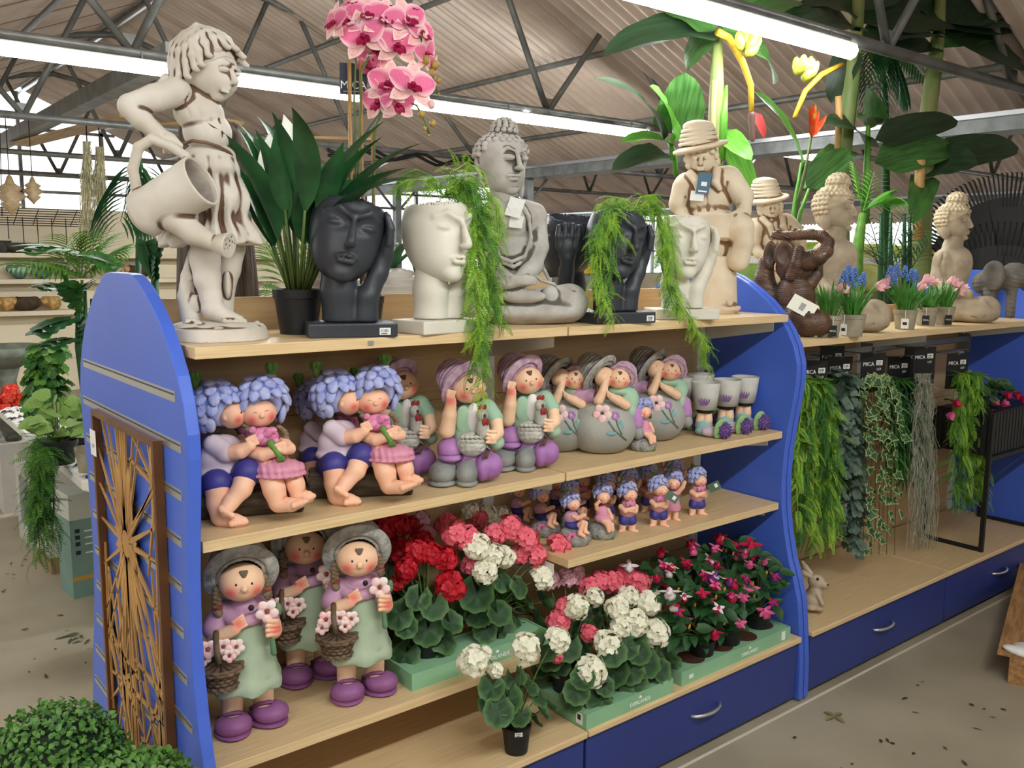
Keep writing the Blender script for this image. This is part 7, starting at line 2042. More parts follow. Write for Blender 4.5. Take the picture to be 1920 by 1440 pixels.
def palm_frond(t, a_, b_, y0, y1, ll, m, root, pairs=16, sag=.4, up=(0, 0, 1), name='frond', lw=.05):
    p, q = on(*a_, y=y0), on(*b_, y=y1); d = q - p; Ln = np.linalg.norm(d); mb = MB()
    d = d / Ln; s_ = np.cross(d, np.array(up, float) - WM[:, 2] * .4); s_ /= np.linalg.norm(s_)
    sp = []
    for i in range(pairs + 1):
        f = i / pairs; c_ = p + d * Ln * f + np.array([0, 0, sag * Ln * f * (1 - f)])
        sp.append(c_)
        if f > .12:
            for s in (-1, 1):
                l_ = ll * math.sin(PI * (.12 + .83 * f)) ** .6
                V, F, _ = leaf(l_, l_ * lw * 2.2, 4, bend=.9, fold=.2); mb.add(V, F, FR(c_, d * .75 + s_ * s * .8 + np.array([0, 0, .1]), (0, 0, 1)))
    mb.tube(sp, [.004 * (1 - .7 * i / pairs) for i in range(pairs + 1)], 5)
    o = mb.build(name, m, t); o.location = -np.array(root); return o


yp = 2.6
t, root = tall('dark palm with a dense dark crown between the banana trunks', 1660, yp, 'palm_plant', .1)
for a_, b_ in (((1655, 520), (1602, 430)), ((1655, 520), (1620, 395)), ((1660, 520), (1655, 370)), ((1660, 520), (1700, 385)), ((1660, 520), (1735, 420)), ((1658, 520), (1725, 470)), ((1658, 520), (1610, 470)), ((1700, 520), (1690, 400)), ((1700, 520), (1760, 440))):
    palm_frond(t, a_, b_, yp, yp - .08, .12, M_leafd, root, 12)
for px in (1650, 1668, 1694, 1704): trunk_px(t, [(px, 620), (px + 1, 520), (px + 2, 400)], yp - .03, [6, 6, 3], M_leafd, root, 'stem', 6)
t, root = tall('bright green palm with a drooping feathered frond by the left weathered statue', 1606, 2.5, 'palm_plant', .1)
trunk_px(t, [(1604, 640), (1606, 480), (1618, 400)], 2.5, [13, 12, 7], M_fern, root)
palm_frond(t, (1620, 395), (1668, 372), 2.5, 2.4, .2, M_bright, root, 15, .25, lw=.07); palm_frond(t, (1618, 400), (1600, 310), 2.5, 2.5, .12, M_bright, root, 12, .1); palm_frond(t, (1618, 400), (1640, 320), 2.5, 2.55, .12, M_bright, root, 10, .1)
t, root = tall('dark feathered palm hanging high between the banana crowns', 1665, 3.2, 'palm_plant', .12)
trunk_px(t, [(1668, 620), (1662, 400), (1660, 200), (1650, 60)], 3.2, [7, 7, 6, 3], M_leafd, root)
for a_, b_ in (((1650, 60), (1622, 200)), ((1655, 70), (1700, 190)), ((1650, 60), (1605, 150)), ((1655, 65), (1735, 150)), ((1650, 60), (1650, 215))): palm_frond(t, a_, b_, 3.2, 3.1, .26, M_leafd, root, 16, .2)
# bird of paradise
yq = 2.55
t, root = tall('bird of paradise plant with a red flower above the brown elephant', 1485, yq, 'bird_of_paradise', .1)
trunk_px(t, [(1480, 620), (1482, 500), (1486, 425), (1510, 320), (1521, 255)], yq, [5, 5, 4, 3, 2.5], M_stem, root, 'flower_stem', 6)
trunk_px(t, [(1478, 620), (1480, 480), (1490, 380), (1503, 305)], yq, [5, 5, 3.5, 2.5], M_bright, root, 'leaf_stalk', 6)
trunk_px(t, [(1484, 620), (1486, 480), (1500, 400), (1520, 345)], yq, [5, 5, 3.5, 2.5], M_bright, root, 'leaf_stalk', 6)
trunk_px(t, [(1460, 620), (1440, 500), (1425, 452)], yq, [5, 5, 3], M_leafm, root, 'leaf_stalk', 6)
for a_, b_, w_, m in (((1504, 306), (1412, 180), 40, M_bright), ((1425, 455), (1424, 335), 26, M_leafm), ((1455, 470), (1440, 420), 24, M_leafm), ((1460, 480), (1490, 430), 30, M_leafm), ((1512, 352), (1590, 285), 46, M_ban), ((1495, 420), (1470, 455), 26, M_leafd)): px_leaf(t, a_, b_, w_, yq, yq - .08, m, .2, .2, root, 9)
M_orng = mat('bird_flower_red', (226, 62, 34), (236, 96, 40), rough=.45, scale=30)
fl = None
for i, (bx, by) in enumerate(((1516, 200), (1524, 195), (1535, 208), (1549, 219), (1520, 215))):
    px_leaf(t, (1521, 258), (bx, by), 9, yq, yq - .03, M_orng, .1, 0, root, 5).name = 'flower_bract'
px_leaf(t, (1526, 225), (1529, 196), 5, yq - .03, yq - .03, MATS['yellow_stalk'], .1, 0, root, 4).name = 'flower_tongue'


# ------------------------------------------------------------------ black leaf rakes on display
def rake(label, cx, cy, y, n, r0, r1, a0, a1):
    loc, mpp = spot(cx, cy, y, 0); z = on(cx, cy, y=y)[2]
    t = thing('leaf_rake', label, 'rake', (loc[0], y, z), view_rot(loc[0], y), 'black leaf rakes')
    for i in range(n):
        a_ = a0 + (a1 - a0) * i / (n - 1); c_, s_ = math.cos(a_), math.sin(a_)
        p0, p1 = r0 * mpp, r1 * mpp
        q = [(c_ * p0, 0, s_ * p0), (c_ * p1 * .92, -.0, s_ * p1 * .92), (c_ * p1, -.015, s_ * p1), (c_ * p1 - .01, -.04, s_ * p1 + .004)]
        MB().tube(q, [.009, .0075, .006, .004], 5).build('tine', M_black, t)
    pl = [(r0 * mpp * 1.15 * math.cos(a0 + (a1 - a0) * i / 14), r0 * mpp * 1.15 * math.sin(a0 + (a1 - a0) * i / 14)) for i in range(15)] + [(.02, -.05), (-.02, -.05)]
    MB().prism(pl, -.006, .006, TR(rx=PI / 2)).build('head_plate', M_black, t)
    MB().tube([(0, .01, -.02), (0, .02, -z)], .014, 8).build('handle', M_black, t, True)
    return t


rake('upper black plastic leaf rake with fanned tines at the right edge', 1885, 505, 2.75, 44, 112, 170, .9, 2.85)
rk = rake('lower black plastic leaf rake with fanned tines at the right edge', 1868, 615, 2.62, 38, 130, 190, .6, 2.5)
st = MB().lathe([(0, 0), (.026, 0), (.026, .001), (0, .001)], 24).build('price_dot', mat('red_price_dot', (206, 54, 40)), rk, M=FR((-.1, -.03, .18), (1, 0, 0), (0, -1, 0)))
text('lettering', '5', .03, mat('yellow_print', (250, 214, 70)), st, TR((0, 0, .0016)))

# ------------------------------------------------------------------ hanging garlands under the right top shelf
t = thing('display_rail', 'grey metal display rail under the right top shelf', 'rail', (0, 0, 0))
box('bar', (2.72, 2.06, 1.135), (4.62, 2.075, 1.16), M_steel, t); box('bar', (2.72, 2.06, 1.09), (4.62, 2.072, 1.098), M_steel, t)
for x in (2.72, 3.68, 4.6): box('bracket', (x, 2.06, 1.08), (x + .01, 2.116, 1.17), M_steel, t)
HOOKS = []


def hung(name, label, px, py, y, kind=None, card=True, cw=.115, chh=.15, mw=True):
    p = on(px, py, y=y); root = np.array([p[0], y, p[2]])
    t = thing(name, label, 'plant', root, 0, 'hanging garlands on cards')
    MB().tube([(0, 2.059 - y, .045), (0, 0, .045), (0, -.01, .05)], .003, 6).build('hook', M_steel, t)
    if card:
        c_ = MB().box((-cw / 2, -.0012, -chh + .04), (cw / 2, .0012, .05)).build('header_card', M_card, t, M=TR(rz=.35 * view_rot(p[0], y)))
        text('lettering', 'MICA', .022, M_print, c_, FR((-cw * .2, -.0018, .005), (1, 0, 0), (0, -1, 0)))
        barcode(c_, FR((cw * .25, -.0014, .01), (1, 0, 0), (0, -1, 0)), .03, .02)
        text('price', '13,50', .013, M_print, c_, FR((cw * .25, -.0018, -.016), (1, .1, .1), (0, -1, 0)))
    return t, root


def strands(t, root, px, w_, py0, py1, y, n, size, mats, lib, dens, seed, dep=.06):
    r = random.Random(seed)
    for i in range(n):
        f = (i + .5) / n - .5; x0 = px + w_ * .5 * f; x1 = px + w_ * f * r.uniform(.8, 1.2); e = py1 - (py1 - py0) * r.uniform(0, .45) * (1 if i % 2 else .3)
        yy = y - dep * r.random()
        path = [on(px, py0 + 6, y=y) - root, on(x0, py0 - 4 + 12 * abs(f), y=yy) - root, on(x1, py0 + (e - py0) * .35, y=yy - .02) - root, on(x1 + r.uniform(-6, 6), py0 + (e - py0) * .7, y=yy - .02) - root, on(x1 + r.uniform(-8, 8), e, y=yy - .02) - root]
        Ln = sum(np.linalg.norm(b_ - a_) for a_, b_ in zip(path, path[1:]))
        garland(t, path, int(dens * Ln), size, mats[i % len(mats)], r, lib)


EUC = []
for i in range(3):
    mb = MB()
    for j in range(7):
        for s in (-1, 1):
            V, F, _ = disc_leaf(.16, 8, 0, 0, .1, False, False, 1); mb.add(V, F, TR((.14 * j, .14 * s, .03 * (j % 2)), .5 * s, .2, s * 1.2))
    mb.tube([(0, 0, 0), (1, 0, 0)], .012, 3, False); EUC.append((np.concatenate(mb.V), mb.F))
GRASS = []
for i in range(3):
    mb = MB()
    for j in range(4):
        V, F, _ = leaf(1, .13, 4, bend=.8, fold=.2); mb.add(V, F, TR((.1 * j, 0, 0), 0, .1 * j, (-.5, .4, -.2, .6)[j]))
    GRASS.append((np.concatenate(mb.V), mb.F))
M_euc = mat('eucalyptus_leaf', (104, 126, 108), (76, 98, 86), rough=.6, scale=30, trans=.12)
yh = 1.90
t, root = hung('hanging_fern', 'light green fern garland hanging next to the blue curved panel', 1528, 700, yh); strands(t, root, 1530, 85, 712, 1030, yh - .02, 11, .085, (M_leafl, M_fern, M_leafl, M_leafm), FERNB, 95, 1)
t, root = hung('eucalyptus_garland', 'grey green eucalyptus garland hanging between the fern and the ivy', 1575, 692, yh + .03); strands(t, root, 1582, 62, 705, 1030, yh + .02, 10, .06, (M_euc,), EUC, 110, 2)
t, root = hung('ivy_garland', 'variegated ivy garland with cream leaf edges hanging in the middle', 1637, 685, yh - .02)
M_ivy = mat('ivy_leaf', (30, 70, 40), (44, 92, 48), rough=.45, scale=20, edge=(206, 222, 150))
ivy = [(0, 0), (-.16, .38), (.14, .34), (.2, .62), (.48, .3), (1, 0), (.48, -.3), (.2, -.62), (.14, -.34), (-.16, -.38)]
IV = MB().add([(.3, 0, .06)] + [(x, y_, .0) for x, y_ in ivy] + [(.3 + (x - .3) * .74, y_ * .74, .045) for x, y_ in ivy], [(0, 11 + (i + 1) % 10, 11 + i) for i in range(10)] + [(11 + i, 11 + (i + 1) % 10, 1 + (i + 1) % 10, 1 + i) for i in range(10)], None, [0] + [1.] * 10 + [0.] * 10).mesh('leaf', False)
r = random.Random(4)
for i in range(9):
    f = (i + .5) / 9 - .5; e = 1040 - r.uniform(0, 170) * (i % 2)
    path = [on(1640, 708, y=yh - .03) - root, on(1640 + 60 * f, 712, y=yh - .06) - root, on(1650 + 75 * f, 820, y=yh - .07) - root, on(1648 + 65 * f, e, y=yh - .07) - root]
    MB().tube(path, .0015, 4).build('vine', M_stem, t, True)
    for j in range(26):
        q = r.random() * 2.98; a_ = int(q); p = path[a_] + (path[a_ + 1] - path[a_]) * (q - a_)
        link('leaf', IV, t, m=M_ivy, M=FR(p + np.array([r.uniform(-.012, .012), r.uniform(-.03, .01), 0]), (r.uniform(-.7, .7), r.uniform(-.4, .1), r.uniform(-1, .1)), (r.uniform(-.5, .1), -1, .4), .034 * r.uniform(.8, 1.25)))
t, root = hung('bamboo_garland', 'dark narrow-leaved garland hanging behind the ivy', 1685, 690, yh + .06); strands(t, root, 1690, 40, 712, 900, yh + .04, 6, .1, (M_leafm, M_leafd), GRASS, 60, 5)
t, root = hung('moss_garland', 'pale grey hanging moss garland on a black card', 1733, 672, yh - .03)
M_moss = mat('grey_moss', (170, 172, 154), (140, 142, 126), rough=.8, scale=30)
mb = MB(); r = random.Random(9)
for i in range(190):
    f = r.uniform(-.5, .5); e = 1032 - 310 * r.random() ** 1.6
    pts = []
    for j in range(9):
        s = j / 8; pts.append(on(1732 + (18 + 34 * s) * f + r.uniform(-9, 9), 700 + (e - 700) * s, y=yh - .05 + .05 * r.uniform(-.5, .5)) - root)
    mb.tube(pts, .0011, 3, False)
tag(mb.build('moss_strands', M_moss, t), kind='stuff')
t, root = hung('hanging_fern', 'dark green fern garland hanging before the black planter stand', 1795, 683, yh - .05); strands(t, root, 1822, 70, 700, 950, yh - .08, 10, .085, (M_fern, M_leafl, M_fern), FERNB, 95, 7)
for i, (px, l) in enumerate(((1716, 'second black header card hanging behind the moss garland'), (1560, 'dim black header card behind the fern garland'))):
    t, root = hung('header_card_pack', l, px, 672, 1.97 + .02 * i)

# black planter on a stand with cyclamen
x0, x1, y0, y1 = 4.05, 4.62, 1.69, 1.95
t = thing('planter_stand', 'black metal frame stand with a black rattan planter box', 'planter', (0, 0, 0))
for x in (x0, x1):
    for y in (y0, y1): box('leg', (x - .009, y - .009, Z5), (x + .009, y + .009, .86), M_black, t)
    box('foot_bar', (x - .008, y0 + .009, Z5), (x + .008, y1 - .009, Z5 + .016), M_black, t)
for y in (y0, y1): box('rail', (x0 + .009, y - .008, .66), (x1 - .009, y + .008, .678), M_black, t)
bx = box('planter_box', (x0 + .011, y0 + .011, .68), (x1 - .011, y1 - .011, .87), M_black, t)
for i in range(16):
    x = x0 + .03 + i * .033; box('slat', (x, y0 + .004, .685), (x + .024, y0 + .011, .865), mat('rattan_black', (34, 34, 36), rough=.4), bx)
for i in range(7):
    y = y0 + .02 + i * .033; box('slat', (x0 + .004, y, .685), (x0 + .011, y + .024, .865), MATS['rattan_black'], bx)
t = thing('potted_cyclamen', 'pink and red cyclamen flowers filling the black planter box', 'plant', (4.3, 1.82, .872)); r = random.Random(31)
pet_ = leaf(1, .75, 5, bend=-.6, fold=.2, a0=.3); CY = MB()
for i in range(6): CY.add(pet_[0], pet_[1], TR((0, 0, 0), 0, -.5, i * 1.047))
CYM = {c: CY.mesh('flower', True) for c in ('pink', 'red', 'white')}
for i in range(18):
    az = r.uniform(0, 6.28); p = np.array([r.uniform(-.22, .24), r.uniform(-.09, .08), r.uniform(.02, .07)])
    link('leaf', GL[i % 4], t, m=M_gleaf, M=FR(p, dirv(az, 0), (r.uniform(-.5, .5), -.5, .8), .04))
for i, (px, py, c) in enumerate(((1868, 770, 'pink'), (1858, 758, 'pink'), (1878, 762, 'pink'), (1890, 785, 'pink'), (1905, 808, 'white'), (1910, 745, 'red'), (1880, 740, 'red'), (1898, 738, 'red'), (1915, 760, 'white'), (1785, 760, 'red'), (1773, 778, 'pink'), (1850, 775, 'pink'), (1908, 775, 'white'))):
    q = on(px, py, y=1.76) - np.array([4.3, 1.82, .872])
    link('flower', CYM[c], t, m=M_fb[c], M=FR(q, (1, 0, 0), (r.uniform(-.6, .6), -.7, r.uniform(-.2, .7)), .04))
    MB().tube([(q[0] * .8, q[1] * .5, 0), q], .002, 4).build('flower_stem', M_stem, t, True)

# rabbit
loc, mpp = spot(1527, 1150, 1.76, Z5)
t = thing('rabbit_figure', 'small beige rabbit figure on the base board beside the blue panel', 'figurine', loc, view_rot(*loc[:2]))
M_rab = mat('rabbit_beige', (196, 178, 152), (160, 142, 118), rough=.6, scale=18, contrast=(.3, .7))
G = PX(150, 1165, mpp / 2.183, .45); k_ = G.k
sculpt('body', [A(G.e(140, 1120, 0, 40, 42, 50), 10 * k_), A(G.e(150, 1090, 10, 30, 36, 34), 10 * k_), A(G.e(150, 1055, 16, 34, 30, 30), 8 * k_), A(G.e(178, 1066, 26, 20, 16, 18), 6 * k_), A(G.e(165, 1158, 34, 22, 12, 22), 5 * k_), A(G.e(135, 1158, 36, 24, 12, 24), 5 * k_), A(G.c((160, 1110, 40), (178, 1140, 44), 10, 9), 4 * k_), SUB(B(np.array([0, 0, -.1]), (1, 1, .1)), .001)], M_rab, t, h=3.4 * k_)
for e in ([(135, 1035, 6), (105, 1005, 0), (92, 985, -4)], [(130, 1042, 24), (98, 1030, 22), (82, 1028, 16)]): sculpt('ear', G.chain(e, [9, 12, 6], 3), M_rab, t, h=3 * k_)
sculpt('eye', [A(G.e(155, 1050, 45, 6, 6, 5))], M_dark, t, h=2 * k_)
sculpt('nose', [A(G.e(194, 1066, 36, 5, 4, 4))], M_dark, t, h=2 * k_)

# pallet at the right edge
t = thing('wooden_pallet', 'worn wooden pallet corner on the concrete floor at the right edge', 'pallet', (3.36, 1.27, 0), .32)
M_pal = mat('pallet_wood', (186, 142, 92), (142, 102, 64), rough=.8, scale=7, stretch=(1, 8, 8), bump=.2)
for y in (-.09, -.5, -.9):
    for x in (0, .5, 1.0): box('block', (x, y, .018), (x + .13, y + .09, .1), M_pal, t)
    box('bottom_board', (0, y, 0), (1.13, y + .09, .018), M_pal, t)
for k in range(7): box('top_board', (0, -.9 + .14 * k, .1), (1.13, -.9 + .14 * k + .1, .122), M_pal, t)
sculpt('torn_film', [A(E((.06, -.06, .128), (.075, .05, .014), (0, .2, .5)), .01), A(E((.02, -.04, .12), (.03, .07, .016), (.2, 0, .2)), .01)], M_paper, t, h=.006)
# ------------------------------------------------------------------ left side: art panel, box balls, plant table, shelf wall
t = thing('wall_art_panel', 'framed bronze cut-out art panel hung on the blue slotted panel', 'artwork', (.5735, 0, 0))
M_bron = mat('bronze_sheet', (204, 156, 88), (176, 128, 70), rough=.4, scale=6, metal=.15)
M_fram = mat('bronze_frame', (128, 84, 44), (104, 66, 36), rough=.4, scale=8, metal=.4)
ya, yb_, za, zb_ = 1.878, 2.372, .15, 1.146
for nm, lo, hi in (('frame_side', (-.02, ya, za), (0, ya + .014, zb_)), ('frame_side', (-.02, yb_ - .014, za), (0, yb_, zb_)), ('frame_top', (-.02, ya + .014, zb_ - .014), (0, yb_ - .014, zb_)), ('frame_bottom', (-.02, ya + .014, za), (0, yb_ - .014, za + .014))):
    box(nm, lo, hi, M_fram, t)
r = random.Random(77)
mb = MB()
Y0, Y1, Zb, Zt = ya + .012, yb_ - .012, za + .012, zb_ - .012
cents = [(on(235, 1020, x=.56), .11, 30), (on(290, 915, x=.56), .06, 16), (on(232, 1275, x=.56), .05, 16), (on(300, 1300, x=.56), .035, 10), (on(196, 1175, x=.56), .03, 8), (on(305, 1435, x=.56), .05, 12)]
cs = [(c[1], c[2]) for c, _, _ in cents]


def clip_ray(y, z, a_):
    c_, s_ = math.cos(a_), math.sin(a_); m = 9
    if c_ > 1e-6: m = min(m, (Y1 - y) / c_)
    if c_ < -1e-6: m = min(m, (Y0 - y) / c_)
    if s_ > 1e-6: m = min(m, (Zt - z) / s_)
    if s_ < -1e-6: m = min(m, (Zb - z) / s_)
    return m


for ci, (c, rad, n) in enumerate(cents):
    y, z = c[1], c[2]
    y = min(max(y, Y0 + .01), Y1 - .01); z = min(max(z, Zb + .01), Zt - .01)
    pl = []
    for i in range(24):
        a_ = 2 * PI * i / 24; q = rad * (.55 + .3 * (i % 2)) * (2.2 if abs(math.sin(a_)) > .8 else 1)
        q = min(q, clip_ray(y, z, a_)); pl.append((y + q * math.cos(a_), z + q * math.sin(a_)))
    nn = len(pl)
    mb.add([(-.012, y, z)] + [(-.012, *p) for p in pl], [(0, 1 + (i + 1) % nn, 1 + i) for i in range(nn)])
    for i in range(n):
        a_ = 2 * PI * (i + r.uniform(-.3, .3)) / n; a_ += .42 * math.sin(2 * a_)
        L_ = clip_ray(y, z, a_)
        for j, (oy, oz) in enumerate(cs):
            if j != ci:
                dd = (oy - y) * math.cos(a_) + (oz - z) * math.sin(a_); off = abs(-(oy - y) * math.sin(a_) + (oz - z) * math.cos(a_))
                if 0 < dd < L_ and off < .05: L_ = dd
        if ci > 0: L_ = min(L_, r.uniform(.16, .34))
        w0, w1 = r.uniform(.004, .008), r.uniform(.0012, .003)
        c_, s_ = math.cos(a_), math.sin(a_)
        q0 = rad * .3
        P = [(y + c_ * q0 - s_ * w0, z + s_ * q0 + c_ * w0), (y + c_ * L_ - s_ * w1, z + s_ * L_ + c_ * w1), (y + c_ * L_ + s_ * w1, z + s_ * L_ - c_ * w1), (y + c_ * q0 + s_ * w0, z + s_ * q0 - c_ * w0)]
        P = [(min(max(p[0], Y0), Y1), min(max(p[1], Zb), Zt)) for p in P]
        mb.add([(-.013, *p) for p in P] + [(-.0085, *p) for p in P], [(3, 2, 1, 0), (4, 5, 6, 7), (0, 1, 5, 4), (2, 3, 7, 6)])
mb.build('cutwork_sheet', M_bron, t)
for a_ in ((1.93, .98, .05), (1.95, 1.0, .035)):
    pass
tg = box('price_tag', (-.0215, 2.335, 1.03), (-.0205, 2.385, 1.095), M_paper, t)
box('tag_print', (-.0219, 2.348, 1.05), (-.0215, 2.368, 1.06), mat('grey_print2', (170, 170, 168)), tg)


# box topiary balls
def box_ball(label, x, y, z, rad, seed):
    t = thing('box_ball', label, 'topiary', (x, y, 0), 0, 'artificial box balls'); r = random.Random(seed)
    ph = z - rad * .85
    MB().lathe([(0, 0), (.07, 0), (.1, ph), (.09, ph), (0, ph - .02)], 28).build('pot', M_black, t, True)
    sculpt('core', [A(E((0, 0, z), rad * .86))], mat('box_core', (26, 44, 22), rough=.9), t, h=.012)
    V0, F0, _ = leaf(1, .7, 3, bend=.5, fold=.2); mb = MB()
    for i in range(2600):
        q = 1 - 2 * (i + .5) / 2600; a_ = i * 2.39996; s_ = math.sqrt(1 - q * q); d = np.array([s_ * math.cos(a_), s_ * math.sin(a_), q])
        f = d * .4 + np.array([r.uniform(-1, 1), r.uniform(-1, 1), r.uniform(-.6, 1)]); mb.add(V0, F0, FR(np.array([0, 0, z]) + d * rad * r.uniform(.86, 1.0), f, d, .016 * r.uniform(.7, 1.2)))
    tag(mb.build('foliage', mat('box_leaf', (100, 148, 62), (56, 100, 42), rough=.45, scale=60, trans=.1), t), kind='stuff')


box_ball('larger artificial box ball in front of the bronze art panel', .345, 1.93, .46, .145, 1)
box_ball('nearer artificial box ball at the bottom edge of the picture', .405, 1.585, .51, .125, 2)

# plant table
TZ_ = .65
t = thing('plant_table', 'white-edged plastic plant table covered with dark bark chips', 'table', (0, 0, 0))
c0 = [(.82, 3.72), (.86, 3.62), (2.2, 3.62), (2.2, 5.78), (.9, 5.78), (.85, 5.68)]
MB().prism(c0, TZ_ - .045, TZ_).build('table_top', M_white, t, bevel=.008)
for x in (1.0, 2.1):
    for y in (3.8, 5.6): box('leg', (x - .02, y - .02, 0), (x + .02, y + .02, TZ_ - .045), M_white, t)
mb = MB(); r = random.Random(8); V0, F0, _ = leaf(1, .5, 2, bend=.5)
for i in range(900): mb.add(V0, F0, TR((r.uniform(.86, 1.5), r.uniform(3.68, 5.7), TZ_ + r.uniform(.002, .016)), r.uniform(-.6, .6), r.uniform(-.4, .4), r.uniform(0, 6.3), r.uniform(.02, .045)))
tag(mb.build('bark_chips', mat('slate_chips', (62, 60, 62), (38, 36, 38), scale=8), None), 'dark slate and bark chips spread over the plant table', 'chips', kind='stuff')
# cartons below
M_cart = mat('brown_carton', (150, 124, 92), (134, 110, 80), rough=.8, scale=6)
M_cartg = mat('green_grey_carton', (122, 152, 142), (110, 142, 132), rough=.7, scale=4)
t = thing('product_carton', 'tall grey green product carton standing under the plant table', 'box', (.96, 4.26, 0), .08)
box('carton', (-.1, -.06, 0), (.1, .12, .36), M_cartg, t); box('upper_carton', (-.1, -.06, .36), (.1, .12, .475), mat('pale_grey_carton', (196, 200, 192)), t)
box('stripe', (-.101, -.061, .08), (.101, -.06, .1), mat('ochre_stripe', (188, 148, 62)), t)
for z in (.3, .27, .24, .2): box('icon', (-.08, -.061, z), (-.06, -.06, z + .018), M_ink, t); box('text_line', (-.04, -.061, z), (.07, -.06, z + .006), M_paper, t)
t = thing('shipping_carton', 'white product carton behind the trailing fern under the table', 'box', (1.0, 4.72, 0), .05)
box('carton', (-.15, -.12, .08), (.15, .12, .5), mat('white_carton', (198, 196, 190), (186, 184, 178), scale=5), t); box('tray_base', (-.15, -.12, 0), (.15, .12, .08), M_cart, t)
box('printed_panel', (-.151, -.08, .2), (-.15, .06, .4), mat('grey_picture', (128, 134, 134)), t)
t = thing('shipping_carton', 'farther white carton with a plant picture under the table', 'box', (.98, 5.2, 0), .05)
box('carton', (-.12, -.15, 0), (.12, .15, .46), MATS['white_carton'], t); box('picture', (-.121, -.1, .1), (-.12, .08, .36), MATS['grey_picture'], t)
t = thing('panel_sheet', 'leaning teal sheet with a curled corner beside the carton', 'sheet', (.955, 3.85, 0), .1)
MB().prism([(0, 0), (.012, 0), (.03, .58), (.018, .58)], -.16, .1, TR(rx=PI / 2)).build('sheet', mat('teal_sheet', (96, 134, 130)), t)
mb = MB(); mb.tube([(0, -.1 - .0 * i, .1 + .02 * i) for i in range(2)], .001, 3)
V, F, _ = leaf(.16, .05, 6, bend=1.6); mb.add(V, F, FR((-.005, -.11, .16), (-.2, -.6, -1))); mb.build('curled_corner', mat('pale_teal', (178, 204, 196)), t)


def arum(t, root, a_, b_, w_, y0, y1, m, holes=True, sag=.3):
    """split philodendron-like leaf from picture point a to b"""
    p, q = on(*a_, y=y0), on(*b_, y=y1); d = q - p; Ln = np.linalg.norm(d); mpp = (WM[:, 2] @ (p - np.array([0, 0, CH]))) / FPX
    W = w_ * mpp; mb = MB(); n = 6
    for s in (-1, 1):
        for i in range(n):
            f = (i + .3) / n; base = np.array([Ln * f * .8, 0, math.sin(PI * f) * sag * Ln * .3]); l_ = W * .55 * math.sin(PI * (.25 + .7 * (1 - f)))
            V, F, _ = leaf(max(l_, .02), Ln * .22, 4, lambda q: 1 if q < .5 else 1 - (q - .5) * 1.3, bend=.5, fold=.05, cols=1); mb.add(V, F, FR(base, (.65 + .3 * f, s, .1), (0, 0, 1)))
    V, F, _ = leaf(Ln, W * .3, 6, bend=.5, a0=sag); mb.add(V, F)
    return mb.build('leaf', m, t, M=FR(p - root, d, np.array([0, 0, 1.]) - WM[:, 2] * .7))


def table_plant(name, label, px, y, pr=.06, ph=.1, m=M_black):
    p = on(px, 800, y=y); root = np.array([p[0], y, TZ_ + .017]); t = thing(name, label, 'plant', root); pot('pot', pr * .75, pr, ph, m, t); return t, root


yt_ = 4.3
t, root = table_plant('monstera_plant', 'tall split-leaf monstera rising behind the blue slotted panel', 165, yt_, .09, .15)
for (px, top) in ((150, 560), (160, 545), (172, 560), (145, 580), (180, 575)):
    P = [on(160, 735, y=yt_) - root, on(px, 650, y=yt_) - root, on(px, top, y=yt_) - root]; P[0][2] = .1
    MB().tube(P, [.012, .011, .007], 7).build('stalk', M_leafd, t, True)
for a_, b_, w_, m in (((150, 480), (15, 478), 50, M_leafm), ((155, 478), (235, 512), 44, M_leafm), ((150, 550), (50, 545), 60, M_leafd), ((150, 555), (185, 530), 60, M_leafd), ((150, 600), (50, 640), 60, M_leafd), ((150, 640), (75, 660), 52, M_leafd), ((155, 640), (170, 590), 40, M_leafd), ((150, 590), (120, 520), 50, M_leafm)):
    arum(t, root, a_, b_, w_, yt_, yt_ - .2, m)
t, root = table_plant('palm_plant', 'small feathered palm above the monstera on the table', 155, yt_ + .35, .06, .1)
for a_, b_ in (((152, 520), (105, 470)), ((152, 520), (130, 445)), ((152, 520), (165, 445)), ((155, 520), (200, 455)), ((155, 520), (240, 470)), ((155, 520), (60, 495)), ((155, 520), (215, 480)), ((150, 520), (20, 505))): palm_frond(t, a_, b_, yt_ + .35, yt_ + .2, .2, M_fern, root, 13, .3)
MB().tube([(0, 0, .08), on(154, 525, y=yt_ + .35) - root], .008, 6).build('stem', M_stem, t, True)
t, root = table_plant('pothos_plant', 'variegated pothos with pale leaves at the front of the table', 110, 4.0, .07, .1); r = random.Random(12)
M_poth = mat('pothos_leaf', (150, 180, 98), (108, 148, 70), rough=.45, scale=24, trans=.15)
HL = new_mesh('leaf', *leaf(1, .75, 7, lambda q: math.sin(PI * min(1, q ** .55)) ** .7, bend=.5, fold=.14)[:2], True)
for i in range(30):
    px, py = 110 + 60 * r.uniform(-1, 1), 775 + 38 * r.uniform(-1, 1)
    q = on(px, py, y=4.0 + r.uniform(-.12, .12)) - root
    link('leaf', HL, t, m=M_poth, M=FR(q, (r.uniform(-1, 1), r.uniform(-1, .3), r.uniform(-.5, .4)), (-.4, -.8, .7), r.uniform(.06, .1)))
    MB().tube([(0, 0, .09), q], .002, 4, False).build('stalk', M_stem, t)
t, root = table_plant('pothos_plant', 'small pothos in a grey pot at the near table corner', 160, 3.78, .045, .1, M_clay)
for i in range(14):
    q = on(160 + 22 * r.uniform(-1, 1), 775 + 35 * r.uniform(-1, 1), y=3.75 + r.uniform(-.05, .05)) - root
    link('leaf', HL, t, m=M_leafm, M=FR(q, (r.uniform(-1, 1), r.uniform(-1, .3), r.uniform(-.3, .8)), (-.4, -.8, .7), r.uniform(.05, .08)))
t, root = table_plant('hanging_fern', 'trailing fern hanging over the table edge to the floor', 88, 4.15, .05, .08)
